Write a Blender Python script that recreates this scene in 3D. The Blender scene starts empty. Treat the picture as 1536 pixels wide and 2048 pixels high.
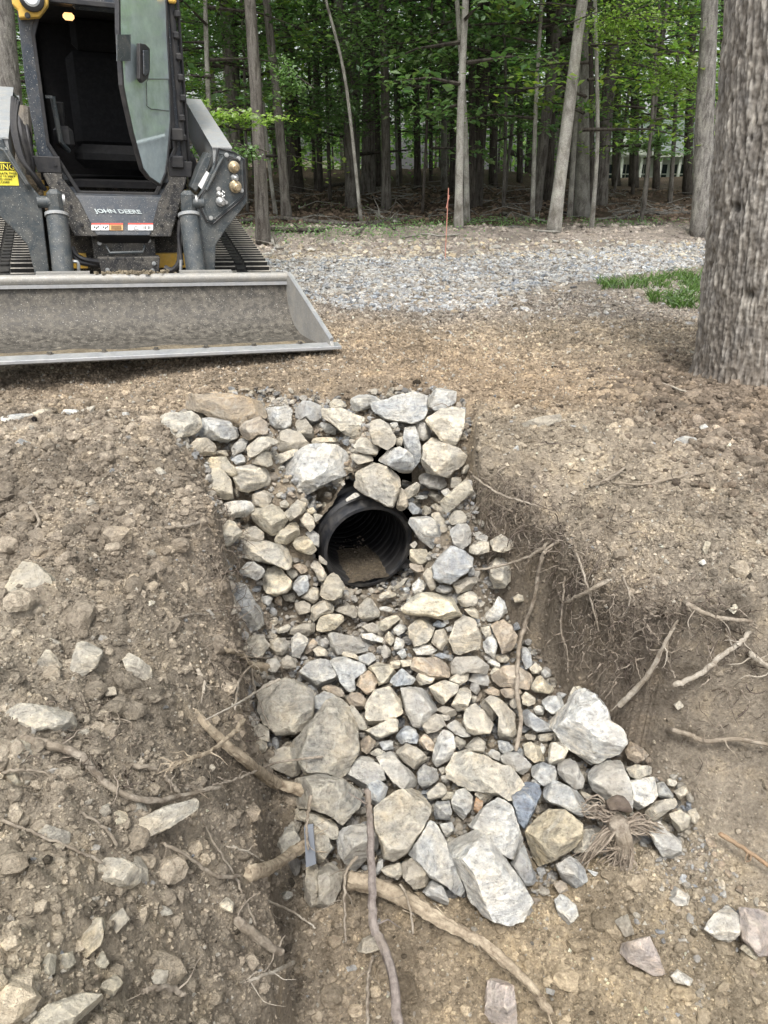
import bpy, math, random
import numpy as np
from mathutils import Vector, Matrix

# ------------------------------------------------------------------ camera, sky, sun, exposure
scn = bpy.context.scene
K = 1.2                                   # one design unit = 1.2 m
CAM_H = .82
PITCH = math.radians(26)
F = 1490.0
cam_d = bpy.data.cameras.new('camera'); cam = bpy.data.objects.new('camera', cam_d)
scn.collection.objects.link(cam); scn.camera = cam
cam.location = (0, 0, CAM_H*K); cam.rotation_euler = (math.radians(90)-PITCH, 0, 0)
cam_d.sensor_fit = 'VERTICAL'; cam_d.sensor_height = 36; cam_d.sensor_width = 27
cam_d.lens = 36*F/2048; cam_d.clip_start = .02; cam_d.clip_end = 2000
SUN_EL, SUN_AZ = math.radians(62), math.radians(186)   # azimuth clockwise from +Y: light comes from behind-left
world = bpy.data.worlds.new('World'); scn.world = world; world.use_nodes = True
wn = world.node_tree; wn.nodes.clear()
w_out = wn.nodes.new('ShaderNodeOutputWorld'); w_bg = wn.nodes.new('ShaderNodeBackground')
w_sky = wn.nodes.new('ShaderNodeTexSky'); w_sky.sky_type = 'NISHITA'; w_sky.sun_disc = False
w_sky.sun_elevation = SUN_EL; w_sky.sun_rotation = SUN_AZ
w_sky.air_density = 1.0; w_sky.dust_density = 4.0; w_sky.ozone_density = 1.0
w_hs = wn.nodes.new('ShaderNodeHueSaturation'); w_hs.inputs['Saturation'].default_value = .25; w_hs.inputs['Value'].default_value = 1.3
wn.links.new(w_sky.outputs[0], w_hs.inputs['Color']); wn.links.new(w_hs.outputs[0], w_bg.inputs[0])
w_bg.inputs[1].default_value = .15; wn.links.new(w_bg.outputs[0], w_out.inputs[0])
sun_d = bpy.data.lights.new('sun', 'SUN'); sun_d.energy = 1.5; sun_d.angle = math.radians(10); sun_d.color = (1, .96, .9)
sun = bpy.data.objects.new('sun', sun_d); scn.collection.objects.link(sun); sun.location = (0, 0, 30)
sd = Vector((math.sin(SUN_AZ)*math.cos(SUN_EL), math.cos(SUN_AZ)*math.cos(SUN_EL), math.sin(SUN_EL)))
sun.rotation_euler = sd.to_track_quat('Z', 'Y').to_euler()
scn.view_settings.view_transform = 'Standard'; scn.view_settings.look = 'None'
scn.view_settings.exposure = .80; scn.view_settings.gamma = 1; scn.view_settings.use_curve_mapping = False

rnd = random.Random(7); rng = np.random.default_rng(7)
cP, sP = math.cos(PITCH), math.sin(PITCH)

# ------------------------------------------------------------------ helpers: view rays (to find where things stand)
def ray(px, py):
    dx = (px-768)/F; dy = (1024-py)/F
    return np.array((dx, cP+dy*sP, -sP+dy*cP))
def at_z(px, py, z):
    r = ray(px, py); t = (z-CAM_H)/r[2]; return np.array((r[0]*t, r[1]*t, z))
def at_y(px, py, y):
    r = ray(px, py); t = y/r[1]; return np.array((r[0]*t, y, CAM_H+r[2]*t))
CAMV = np.array((0, 0, CAM_H))

# ------------------------------------------------------------------ noise
_perm = np.random.default_rng(3).permutation(4096).astype(np.int64)
_g = np.random.default_rng(4).normal(size=(4096, 3)); _g /= np.linalg.norm(_g, axis=1)[:, None]
def noise(p):
    p = np.asarray(p, float); i = np.floor(p).astype(np.int64); f = p-i
    u = f*f*f*(f*(f*6-15)+10); out = 0
    for dx in (0, 1):
        for dy in (0, 1):
            for dz in (0, 1):
                h = _perm[(_perm[(_perm[(i[:, 0]+dx) & 4095]+i[:, 1]+dy) & 4095]+i[:, 2]+dz) & 4095]
                d = (_g[h]*(f-np.array((dx, dy, dz)))).sum(1)
                w = (u[:, 0] if dx else 1-u[:, 0])*(u[:, 1] if dy else 1-u[:, 1])*(u[:, 2] if dz else 1-u[:, 2])
                out = out+w*d
    return out*1.6
def fbm(p, o=4, lac=2.03, g=.5):
    a = 1; s = 0; p = np.asarray(p, float)
    for k in range(o):
        s = s+a*noise(p+k*17.3); p = p*lac; a *= g
    return s
def ss(a, b, x):
    t = np.clip((np.asarray(x, float)-a)/(b-a), 0, 1); return t*t*(3-2*t)

# ------------------------------------------------------------------ mesh / object helpers
COL = scn.collection
def mesh_np(name, V, Fc, mats=(), smooth=False, col=None, sharp=None):
    """V (n,3) in design units, Fc a list of equal-length index arrays"""
    me = bpy.data.meshes.new(name); V = np.asarray(V, np.float32)*K
    if not isinstance(Fc, list): Fc = [Fc]
    Fc = [np.asarray(f, np.int32) for f in Fc if len(f)]
    me.vertices.add(len(V)); me.vertices.foreach_set('co', V.ravel())
    loops = np.concatenate([f.ravel() for f in Fc]); tot = np.concatenate([np.full(len(f), f.shape[1], np.int32) for f in Fc])
    me.loops.add(len(loops)); me.loops.foreach_set('vertex_index', loops)
    me.polygons.add(len(tot)); st = np.concatenate(([0], np.cumsum(tot)[:-1])).astype(np.int32)
    me.polygons.foreach_set('loop_start', st); me.polygons.foreach_set('loop_total', tot)
    me.polygons.foreach_set('use_smooth', np.full(len(tot), bool(smooth)))
    me.update(calc_edges=True)
    if col is not None:
        a = me.attributes.new('Col', 'FLOAT_COLOR', 'POINT'); c = np.ones((len(V), 4), np.float32); c[:, :3] = col
        a.data.foreach_set('color', c.ravel())
    if sharp: me.set_sharp_from_angle(angle=math.radians(sharp))
    for m in mats: me.materials.append(m)
    return me
def link(name, me, loc=(0, 0, 0), parent=None, rot=None, **props):
    o = bpy.data.objects.new(name, me); COL.objects.link(o)
    if parent is not None: o.parent = parent
    o.location = Vector(loc)*K
    if rot is not None: o.rotation_euler = rot
    for k, v in props.items():
        if v is not None: o[k] = v
    return o
class MB:
    """collects simple solids; build() links them as ONE mesh"""
    def __init__(s): s.v = []; s.f = []
    def add(s, v, f):
        n = len(s.v); s.v += [tuple(map(float, p)) for p in v]; s.f += [tuple(i+n for i in q) for q in f]; return s
    def box(s, c, d, M=None, bev=0):
        hx, hy, hz = d[0]/2, d[1]/2, d[2]/2
        if bev > 0:
            b = min(bev, hx*.9, hy*.9, hz*.9); pts = []; 
            for sx in (-1, 1):
                for sy in (-1, 1):
                    for sz in (-1, 1):
                        pts += [(sx*(hx-b), sy*(hy-b), sz*hz), (sx*(hx-b), sy*hy, sz*(hz-b)), (sx*hx, sy*(hy-b), sz*(hz-b))]
            f = hull_faces(pts)
        else:
            pts = [(x*hx, y*hy, z*hz) for x in (-1, 1) for y in (-1, 1) for z in (-1, 1)]
            f = [(0, 1, 3, 2), (4, 6, 7, 5), (0, 4, 5, 1), (2, 3, 7, 6), (0, 2, 6, 4), (1, 5, 7, 3)]
        pts = np.array(pts)
        if M is not None: pts = pts@np.array(M).T
        return s.add(pts+np.array(c), f)
    def prism(s, poly, a, b):
        """poly (n,3) points; extruded from offset vector a to offset vector b"""
        p = np.array(poly, float); n = len(p); v = np.vstack((p+np.array(a), p+np.array(b)))
        f = [tuple(range(n))[::-1], tuple(range(n, 2*n))]+[(i, (i+1) % n, n+(i+1) % n, n+i) for i in range(n)]
        return s.add(v, f)
    def tube(s, pts, r, seg=8, cap=True):
        pts = [np.array(p, float) for p in pts]; n = len(pts); r = [r]*n if np.isscalar(r) else list(r)
        prev = None; V = []
        for i in range(n):
            t = pts[min(i+1, n-1)]-pts[max(i-1, 0)]; t = t/(np.linalg.norm(t)+1e-9)
            if prev is None:
                a = np.array((0, 0, 1.)) if abs(t[2]) < .9 else np.array((1., 0, 0))
                x = np.cross(t, a)
            else: x = prev-t*(prev@t)
            x /= np.linalg.norm(x)+1e-9; prev = x; y = np.cross(t, x)
            for k in range(seg):
                a = 2*math.pi*k/seg; V.append(pts[i]+r[i]*(math.cos(a)*x+math.sin(a)*y))
        f = [(i*seg+k, i*seg+(k+1) % seg, (i+1)*seg+(k+1) % seg, (i+1)*seg+k) for i in range(n-1) for k in range(seg)]
        if cap: f += [tuple(range(seg))[::-1], tuple(range((n-1)*seg, n*seg))]
        return s.add(V, f)
    def build(s, name, mat, parent=None, loc=(0, 0, 0), smooth=False, sharp=35, bevel=0, **pr):
        me = bpy.data.meshes.new(name); L = np.array(loc, float)
        me.from_pydata([tuple((np.array(p)-L)*K) for p in s.v], [], s.f); me.update()
        for m in (mat if isinstance(mat, (list, tuple)) else [mat]): me.materials.append(m)
        if smooth:
            me.polygons.foreach_set('use_smooth', [True]*len(me.polygons)); me.set_sharp_from_angle(angle=math.radians(sharp))
        o = link(name, me, loc, parent, **pr)
        if bevel:
            b = o.modifiers.new('bevel', 'BEVEL'); b.width = bevel*K; b.segments = 2; b.limit_method = 'ANGLE'
        return o
def hull_faces(pts):
    import bmesh
    bm = bmesh.new(); vs = [bm.verts.new(p) for p in pts]
    for i, v in enumerate(vs): v.index = i
    r = bmesh.ops.convex_hull(bm, input=vs); f = [tuple(v.index for v in fc.verts) for fc in bm.faces]; bm.free(); return f
def icos(sub):
    import bmesh
    bm = bmesh.new(); bmesh.ops.create_icosphere(bm, subdivisions=sub, radius=1)
    bm.verts.ensure_lookup_table(); V = np.array([v.co[:] for v in bm.verts]); Fc = np.array([[v.index for v in f.verts] for f in bm.faces]); bm.free()
    return V, Fc
ICO = {k: icos(k) for k in (1, 2, 3, 4, 5)}

# ------------------------------------------------------------------ materials
def new_mat(name):
    m = bpy.data.materials.new(name); m.use_nodes = True; nt = m.node_tree
    b = nt.nodes['Principled BSDF']; return m, nt, b
def N(nt, t, **kw):
    n = nt.nodes.new(t)
    for k, v in kw.items():
        if k in n.inputs: n.inputs[k].default_value = v
        else: setattr(n, k, v)
    return n
def mixc(nt, fac, a, b, bt='MIX'):
    m = nt.nodes.new('ShaderNodeMix'); m.data_type = 'RGBA'; m.blend_type = bt
    for s, v in ((m.inputs[0], fac), (m.inputs[6], a), (m.inputs[7], b)):
        if hasattr(v, 'is_linked') or hasattr(v, 'links'): nt.links.new(v, s)
        else: s.default_value = v if not isinstance(v, tuple) else (*v, 1)[:4]
    return m.outputs[2]
def ramp(nt, src, pts):
    r = nt.nodes.new('ShaderNodeValToRGB'); nt.links.new(src, r.inputs[0]); e = r.color_ramp.elements
    while len(e) < len(pts): e.new(.5)
    for k, (p, c) in enumerate(pts):
        e[k].position = p; e[k].color = (c, c, c, 1) if np.isscalar(c) else (*c, 1)
    return r.outputs[0]
def nz(nt, vec, scale, detail=6, rough=.6, **kw):
    n = N(nt, 'ShaderNodeTexNoise', Scale=scale, Detail=detail, Roughness=rough, **kw)
    if vec is not None: nt.links.new(vec, n.inputs['Vector'])
    return n.outputs[0]
def bump(nt, b, h, strength, dist, normal=None):
    n = N(nt, 'ShaderNodeBump', Strength=strength, Distance=dist); nt.links.new(h, n.inputs['Height'])
    if normal is not None: nt.links.new(normal, n.inputs['Normal'])
    if b is not None: nt.links.new(n.outputs[0], b.inputs['Normal'])
    return n.outputs[0]

def mat_soil(name, use_attr=True, base=(.2, .16, .12), fine=1.0):
    m, nt, b = new_mat(name); tc = N(nt, 'ShaderNodeTexCoord').outputs['Object']
    if use_attr: c = N(nt, 'ShaderNodeAttribute', attribute_name='Col').outputs['Color']
    else: c = N(nt, 'ShaderNodeRGB'); c.outputs[0].default_value = (*base, 1); c = c.outputs[0]
    n1 = nz(nt, tc, 9, 8, .65); n2 = nz(nt, tc, 70, 6, .7); n3 = nz(nt, tc, 300, 3, .6)
    c = mixc(nt, 1, c, ramp(nt, n1, [(.3, (.62, .60, .58)), (.5, (1, 1, 1)), (.72, (1.35, 1.3, 1.2))]), 'MULTIPLY')
    c = mixc(nt, 1, c, ramp(nt, n2, [(.32, (.66, .64, .62)), (.55, (1, 1, 1)), (.7, (1.4, 1.37, 1.3))]), 'MULTIPLY')
    c = mixc(nt, ramp(nt, n3, [(.66, 0), (.72, .7)]), c, (.42, .38, .31))
    nt.links.new(c, b.inputs['Base Color']); b.inputs['Roughness'].default_value = .95
    b.inputs['Specular IOR Level'].default_value = .15
    vo = N(nt, 'ShaderNodeTexVoronoi', Scale=85); wv = N(nt, 'ShaderNodeVectorMath', operation='ADD'); nn_ = N(nt, 'ShaderNodeTexNoise', Scale=30, Detail=4); sc_ = N(nt, 'ShaderNodeVectorMath', operation='SCALE'); sc_.inputs['Scale'].default_value = .04
    nt.links.new(tc, nn_.inputs['Vector']); nt.links.new(nn_.outputs['Color'], sc_.inputs[0]); nt.links.new(tc, wv.inputs[0]); nt.links.new(sc_.outputs[0], wv.inputs[1]); nt.links.new(wv.outputs[0], vo.inputs['Vector'])
    inv = N(nt, 'ShaderNodeMath', operation='SUBTRACT'); inv.inputs[0].default_value = 1; nt.links.new(vo.outputs['Distance'], inv.inputs[1])
    x = bump(nt, None, n2, 1.0*fine, .02); x = bump(nt, None, inv.outputs[0], .5*fine, .01, x); bump(nt, b, n3, .8*fine, .006, x)
    return m
M_soil = mat_soil('soil'); M_clod = mat_soil('clods', True, fine=.8)

def mat_rock(name, attr):
    m, nt, b = new_mat(name); tcn = N(nt, 'ShaderNodeTexCoord'); oi = N(nt, 'ShaderNodeObjectInfo')
    if attr:
        c = N(nt, 'ShaderNodeAttribute', attribute_name='Col').outputs['Color']; vec = tcn.outputs['Object']
    else:
        c = oi.outputs['Color']
        ad = N(nt, 'ShaderNodeVectorMath', operation='ADD'); sc = N(nt, 'ShaderNodeVectorMath', operation='SCALE')
        nt.links.new(oi.outputs['Location'], sc.inputs[0]); sc.inputs['Scale'].default_value = 3.1
        nt.links.new(tcn.outputs['Object'], ad.inputs[0]); nt.links.new(sc.outputs[0], ad.inputs[1]); vec = ad.outputs[0]
    n1 = nz(nt, vec, 7, 9, .62, Distortion=.6); n2 = nz(nt, vec, 52, 8, .74); n3 = nz(nt, vec, 150, 4, .65); n4 = nz(nt, vec, 16, 6, .6, Distortion=1.2)
    c0 = c
    c = mixc(nt, 1, c0, ramp(nt, n2, [(.37, (.55, .55, .55)), (.45, (.88, .88, .88)), (.55, (1.03, 1.03, 1.02)), (.66, (1.3, 1.3, 1.27))]), 'MULTIPLY')
    c = mixc(nt, 1, c, ramp(nt, n1, [(.3, (.72, .76, .82)), (.5, (1, 1, 1)), (.7, (1.16, 1.08, .96))]), 'MULTIPLY')
    c = mixc(nt, ramp(nt, n4, [(.53, 0), (.63, .4)]), c, (.60, .57, .50))
    c = mixc(nt, ramp(nt, n4, [(.3, .38), (.4, 0)]), c, (.25, .21, .165))
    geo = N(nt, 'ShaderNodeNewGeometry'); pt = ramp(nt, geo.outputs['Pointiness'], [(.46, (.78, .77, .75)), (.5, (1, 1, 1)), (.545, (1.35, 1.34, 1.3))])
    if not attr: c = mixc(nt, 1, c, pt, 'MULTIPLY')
    c = mixc(nt, ramp(nt, n3, [(.3, .55), (.38, 0)]), c, (.14, .13, .115))
    mp = N(nt, 'ShaderNodeMapping'); nt.links.new(vec, mp.inputs[0]); mp.inputs['Scale'].default_value = (1, 1, 7); mp.inputs['Rotation'].default_value = (.7, .4, 0)
    n5 = nz(nt, mp.outputs[0], 9, 6, .65, Distortion=.8); c = mixc(nt, 1, c, ramp(nt, n5, [(.36, (.74, .75, .77)), (.5, (1, 1, 1)), (.62, (1.12, 1.1, 1.06))]), 'MULTIPLY')
    n6 = nz(nt, vec, 3.2, 5, .6); c = mixc(nt, ramp(nt, n6, [(.44, 0), (.64, .6)]), c, (.40, .36, .30))
    nt.links.new(c, b.inputs['Base Color']); b.inputs['Roughness'].default_value = .88
    b.inputs['Specular IOR Level'].default_value = .25
    x = bump(nt, None, n4, .7, .035); x = bump(nt, None, n2, .9, .018, x); bump(nt, b, n3, .5, .004, x)
    return m
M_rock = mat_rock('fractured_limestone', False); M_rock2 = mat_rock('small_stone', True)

def mat_wood(name, base, dark, rough=.85, sc=(60, 60, 6)):
    m, nt, b = new_mat(name); tc = N(nt, 'ShaderNodeTexCoord').outputs['Object']
    n1 = nz(nt, tc, 35, 7, .7); n2 = nz(nt, tc, 140, 5, .7); n3 = nz(nt, tc, 8, 4, .6)
    c = mixc(nt, ramp(nt, n1, [(.35, 1), (.62, 0)]), base, dark)
    c = mixc(nt, ramp(nt, n3, [(.45, 0), (.65, .5)]), c, (.21, .17, .12))
    nt.links.new(c, b.inputs['Base Color']); b.inputs['Roughness'].default_value = rough
    b.inputs['Specular IOR Level'].default_value = .2
    x = bump(nt, None, n1, .8, .006); bump(nt, b, n2, .5, .002, x)
    return m
M_root = mat_wood('weathered_root', (.34, .30, .245), (.13, .105, .08))
M_rootpeel = mat_wood('peeled_root_wood', (.43, .365, .27), (.17, .13, .09))
M_rootgrey = mat_wood('grey_stick_bark', (.27, .235, .21), (.12, .10, .09))
M_rootred = mat_wood('orange_root', (.38, .26, .16), (.2, .13, .08))
M_hair = mat_wood('fine_rootlets', (.36, .31, .25), (.14, .11, .085))
M_hairdark = mat_wood('dark_rootlets', (.15, .12, .10), (.07, .055, .045))

def mat_bark(name, light, dark, stretch=.16, scale=26, moss=0):
    m, nt, b = new_mat(name); tc = N(nt, 'ShaderNodeTexCoord').outputs['Object']; oi = N(nt, 'ShaderNodeObjectInfo')
    mp = N(nt, 'ShaderNodeMapping'); nt.links.new(tc, mp.inputs[0]); mp.inputs['Scale'].default_value = (1, 1, stretch)
    n1 = nz(nt, mp.outputs[0], scale, 8, .7, Distortion=.5); n2 = nz(nt, tc, 5, 5, .6); n3 = nz(nt, tc, 90, 4, .6)
    c = mixc(nt, ramp(nt, n1, [(.38, 1), (.56, 0)]), light, dark)
    c = mixc(nt, 1, c, ramp(nt, n2, [(.3, (.7, .68, .66)), (.5, (1, 1, 1)), (.72, (1.25, 1.27, 1.2))]), 'MULTIPLY')
    c = mixc(nt, 1, c, ramp(nt, n3, [(.35, (.75, .75, .75)), (.6, (1.1, 1.1, 1.1))]), 'MULTIPLY')
    nt.links.new(c, b.inputs['Base Color']); b.inputs['Roughness'].default_value = .92; b.inputs['Specular IOR Level'].default_value = .15
    bump(nt, b, n1, .8, .03)
    return m
M_bark = mat_bark('grey_brown_bark', (.185, .17, .15), (.07, .061, .053))
M_barktall = mat_bark('tall_grey_bark', (.29, .275, .25), (.12, .11, .10), .25, 30)
M_barkpale = mat_bark('pale_smooth_bark', (.36, .345, .31), (.20, .185, .16), .5, 9)
M_barkdark = mat_bark('dark_bark', (.10, .088, .075), (.04, .034, .03))
M_barkgrey = mat_bark('grey_beech_bark', (.235, .225, .20), (.12, .11, .095), .4, 12)

def mat_leaf(name, cols, trans=.52):
    m, nt, b = new_mat(name); nt.nodes.remove(b)
    c = N(nt, 'ShaderNodeAttribute', attribute_name='Col').outputs['Color']
    col = mixc(nt, 1, c, cols, 'MULTIPLY')
    d = N(nt, 'ShaderNodeBsdfDiffuse'); t = N(nt, 'ShaderNodeBsdfTranslucent'); g = N(nt, 'ShaderNodeBsdfGlossy', Roughness=.45)
    nt.links.new(col, d.inputs[0]); tcol = mixc(nt, 1, col, (1.05, 1.35, .6), 'MULTIPLY'); nt.links.new(tcol, t.inputs[0])
    g.inputs[0].default_value = (.9, .95, 1, 1)
    m1 = N(nt, 'ShaderNodeMixShader', Fac=trans); nt.links.new(d.outputs[0], m1.inputs[1]); nt.links.new(t.outputs[0], m1.inputs[2])
    m2 = N(nt, 'ShaderNodeMixShader', Fac=.05); nt.links.new(m1.outputs[0], m2.inputs[1]); nt.links.new(g.outputs[0], m2.inputs[2])
    nt.links.new(m2.outputs[0], nt.nodes['Material Output'].inputs[0]); return m
M_leaf = mat_leaf('deep_green_leaves', (.12, .205, .09))
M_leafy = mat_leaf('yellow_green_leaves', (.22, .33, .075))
M_leafm = mat_leaf('mid_green_leaves', (.16, .265, .115))
M_grass = mat_leaf('grass', (.08, .155, .04), .3)

def mat_metal(name, base, rough=.5, metallic=0, dust=.25, dustc=(.42, .38, .31), speck=.0, scale=14, coat=0, spec=.5, scratch=0):
    m, nt, b = new_mat(name); tc = N(nt, 'ShaderNodeTexCoord').outputs['Object']
    n1 = nz(nt, tc, scale, 8, .7, Distortion=.4); n2 = nz(nt, tc, 170, 3, .6); n3 = nz(nt, tc, 45, 5, .7)
    c = mixc(nt, ramp(nt, n3, [(.4, 0), (.75, .5)]), base, tuple(min(1, x*1.5+.01) for x in base))
    f = ramp(nt, n1, [(.42, 0), (.72, dust)])
    c = mixc(nt, f, c, dustc)
    if speck: c = mixc(nt, ramp(nt, n2, [(.66-speck*.06, 0), (.69-speck*.06, .75)]), c, (.5, .48, .43))
    if scratch:
        mp = N(nt, 'ShaderNodeMapping'); nt.links.new(tc, mp.inputs[0]); mp.inputs['Scale'].default_value = (3, 3, 60)
        mp.inputs['Rotation'].default_value = (.3, .5, .2)
        n4 = nz(nt, mp.outputs[0], 9, 4, .7); c = mixc(nt, ramp(nt, n4, [(.62, 0), (.7, scratch)]), c, (.5, .44, .33))
    nt.links.new(c, b.inputs['Base Color']); b.inputs['Metallic'].default_value = metallic
    r = ramp(nt, n1, [(.4, rough), (.7, min(1, rough+.3))]); nt.links.new(r, b.inputs['Roughness'])
    b.inputs['Specular IOR Level'].default_value = spec; bump(nt, b, n3, .15, .004)
    return m
M_frame = mat_metal('charcoal_painted_steel', (.022, .030, .042), .36, 0, .16, speck=.2)
M_arm = mat_metal('grey_painted_steel', (.040, .050, .056), .42, 0, .22, speck=.12)
M_armtop = mat_metal('dusty_grey_steel', (.24, .255, .265), .6, 0, .5, speck=.4)
M_black = mat_metal('black_plastic', (.012, .012, .014), .45, 0, .08)
M_blackdusty = mat_metal('dusty_black_steel', (.018, .018, .019), .7, 0, .32, speck=.6)
M_seat = mat_metal('seat_fabric', (.006, .0063, .007), .9, 0, .01, spec=.15)
M_inner = mat_metal('cab_lining', (.004, .004, .005), .8, 0, .02, spec=.2)
M_dirt = mat_soil('dried_dirt', False, (.27, .23, .165))
M_yellow = mat_metal('yellow_paint', (.62, .38, .05), .5, 0, .35)
M_bucket = mat_metal('worn_bucket_steel', (.036, .032, .026), .55, .2, .34, speck=.2, scratch=.45, scale=30)
M_bucketlt = mat_metal('polished_worn_steel', (.25, .245, .23), .5, .3, .5, speck=.6, scratch=.5)
M_edge = mat_metal('bright_cutting_edge', (.40, .41, .42), .4, .6, .4, speck=.3)
M_track = mat_metal('track_rubber', (.012, .012, .012), .8, 0, .1)
M_tracklug = mat_metal('dusty_track_rubber', (.24, .225, .20), .8, 0, .6, speck=.7)
M_brass = mat_metal('brass_fitting', (.42, .34, .22), .4, .7, .4)
M_chrome = mat_metal('bare_steel', (.42, .43, .43), .35, .7, .3)
M_white = mat_metal('white_decal', (.78, .78, .76), .5, 0, .2)
M_whitel = mat_metal('faded_lettering', (.45, .50, .50), .6, 0, .4, dustc=(.1, .11, .12))
M_red = mat_metal('red_decal', (.6, .06, .04), .5, 0, .1)
M_dyellow = mat_metal('yellow_decal', (.78, .66, .05), .5, 0, .1)
M_orange = mat_metal('orange_decal', (.65, .35, .12), .5, 0, .2)
M_hdpe = mat_metal('black_corrugated_plastic', (.013, .014, .017), .38, 0, .30, dustc=(.30, .27, .22), scale=6)
M_hdpein = mat_metal('pipe_liner', (.008, .008, .009), .45, 0, .12, dustc=(.30, .28, .25), scale=3)
m, nt, b = new_mat('door_glass'); nt.nodes.remove(b)
tr = N(nt, 'ShaderNodeBsdfTransparent'); tr.inputs[0].default_value = (.66, .75, .78, 1); gl = N(nt, 'ShaderNodeBsdfGlossy', Roughness=.05); gl.inputs[0].default_value = (.8, .9, .9, 1)
df = N(nt, 'ShaderNodeBsdfDiffuse'); df.inputs[0].default_value = (.50, .58, .60, 1); tcg = N(nt, 'ShaderNodeTexCoord').outputs['Object']
fr = N(nt, 'ShaderNodeFresnel', IOR=1.5); ma = N(nt, 'ShaderNodeMixShader'); mb_ = N(nt, 'ShaderNodeMixShader')
nt.links.new(fr.outputs[0], ma.inputs[0]); nt.links.new(tr.outputs[0], ma.inputs[1]); nt.links.new(gl.outputs[0], ma.inputs[2])
dn = ramp(nt, nz(nt, tcg, 9, 7, .7), [(.3, .38), (.7, .62)]); ds = ramp(nt, nz(nt, tcg, 110, 3, .6), [(.66, 0), (.7, .6)])
mx = N(nt, 'ShaderNodeMath', operation='MAXIMUM'); nt.links.new(dn, mx.inputs[0]); nt.links.new(ds, mx.inputs[1])
nt.links.new(mx.outputs[0], mb_.inputs[0]); nt.links.new(ma.outputs[0], mb_.inputs[1]); nt.links.new(df.outputs[0], mb_.inputs[2])
nt.links.new(mb_.outputs[0], nt.nodes['Material Output'].inputs[0]); M_glass = m
m, nt, b = new_mat('lamp_glow'); b.inputs['Emission Color'].default_value = (1, .55, .2, 1); b.inputs['Emission Strength'].default_value = 1.1; M_glow = m
m, nt, b = new_mat('lamp_lens'); b.inputs['Base Color'].default_value = (.75, .78, .8, 1); b.inputs['Roughness'].default_value = .12; M_lens = m
def plain(name, c, r=.7):
    m, nt, b = new_mat(name); b.inputs['Roughness'].default_value = r
    tc = N(nt, 'ShaderNodeTexCoord').outputs['Object']; k = mixc(nt, ramp(nt, nz(nt, tc, 6, 5, .6), [(.35, 0), (.7, .35)]), c, tuple(x*.7 for x in c))
    nt.links.new(k, b.inputs['Base Color']); return m
M_siding = plain('white_siding', (.8, .8, .78)); M_roof = plain('grey_shingle', (.32, .34, .37)); M_window = plain('dark_window', (.03, .04, .05), .1)
M_stake = plain('orange_stake', (.5, .23, .17)); M_tape = plain('duct_tape', (.17, .185, .21), .5); M_bottle = plain('blue_bottle', (.12, .35, .6), .2)
M_paper = plain('dry_leaf', (.5, .42, .25)); M_ink = plain('black_ink', (.01, .01, .01))
# ------------------------------------------------------------------ terrain
LIPD = None
def pts(txt): return [at_z(*map(float, l.split())) for l in txt.replace('\n', ';').split(';') if l.strip()]
LIP_L = pts("""325 868 -.01;380 940 -.08;425 1000 -.14;452 1150 -.23;446 1250 -.27;468 1350 -.33;495 1450 -.41;500 1600 -.47;530 1760 -.54;552 1880 -.59;530 2040 -.58""")
LIP_R = pts("""945 795 0;962 950 -.09;1010 1012 -.17;1115 1078 -.22;1200 1185 -.28;1300 1240 -.27;1400 1225 -.22;1540 1165 -.18""")
LIP_T = pts("""325 830 0;450 786 0;600 774 0;760 768 0;880 762 0""")
TOE_L = pts("""500 1110 -.50;492 1250 -.56;518 1350 -.62;548 1480 -.69;562 1620 -.77;588 1750 -.85;592 1900 -.91;600 2040 -.95""")
TOE_R = pts("""965 1150 -.5;1020 1230 -.56;1070 1300 -.61;1130 1380 -.65;1270 1490 -.70;1400 1640 -.77;1540 1810 -.83""")
TOE_T = pts("""490 1060 -.33;440 990 -.22;395 925 -.10;352 860 -.02;450 800 -.005;600 788 -.005;760 784 0;880 778 0;922 810 0;934 940 -.10;945 1020 -.30;950 1090 -.45""")
BANKP = LIP_L+LIP_R+LIP_T+pts("""420 770 0;700 740 0
1000 900 -.04;1100 950 -.08;1200 1010 -.12;1300 900 -.02;1400 1000 -.07;1536 1000 -.05;1300 1110 -.17;1100 830 0;1300 780 0;1500 790 .03;1400 720 .02;1200 700 0;1420 900 -.01
300 860 0;100 840 0;0 835 0;0 900 .02;200 900 .02;300 950 -.01;380 1050 -.09;0 1100 -.02;200 1100 -.03;300 1200 -.08;0 1300 -.04;200 1300 -.08;350 1350 -.17;0 1500 -.07;200 1500 -.13;350 1500 -.24;430 1560 -.36;0 1750 -.1;200 1750 -.19;350 1750 -.32;470 1750 -.46;0 2040 -.12;200 2040 -.22;400 2040 -.41""")
BANKP += [np.array(p, float) for p in ((-.55, .2, -.12), (-.8, 0, -.02), (-.35, .2, -.5), (-.5, -.6, -.2), (-1, -.6, 0), (-1.8, 1, 0), (-1.8, -.6, 0), (-1.8, 2, .02), (1.6, 1.2, -.2), (1.7, .6, -.25), (2.2, 1, -.1), (1.7, -.5, -.3), (2.6, 0, -.1), (3, 1.5, 0), (2.6, 2.5, 0),
          (-1.8, 3, 0), (-1, 3.3, 0), (0, 3.3, 0), (1, 3.3, 0), (2.4, 3.3, .01), (-3, 0, 0), (-3, 2.5, 0), (4, 3, 0), (4, 0, 0), (-3, -2, 0), (4, -2, 0), (0, 4.5, 0), (3, 4.5, 0), (-3, 4.5, 0))]
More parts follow.
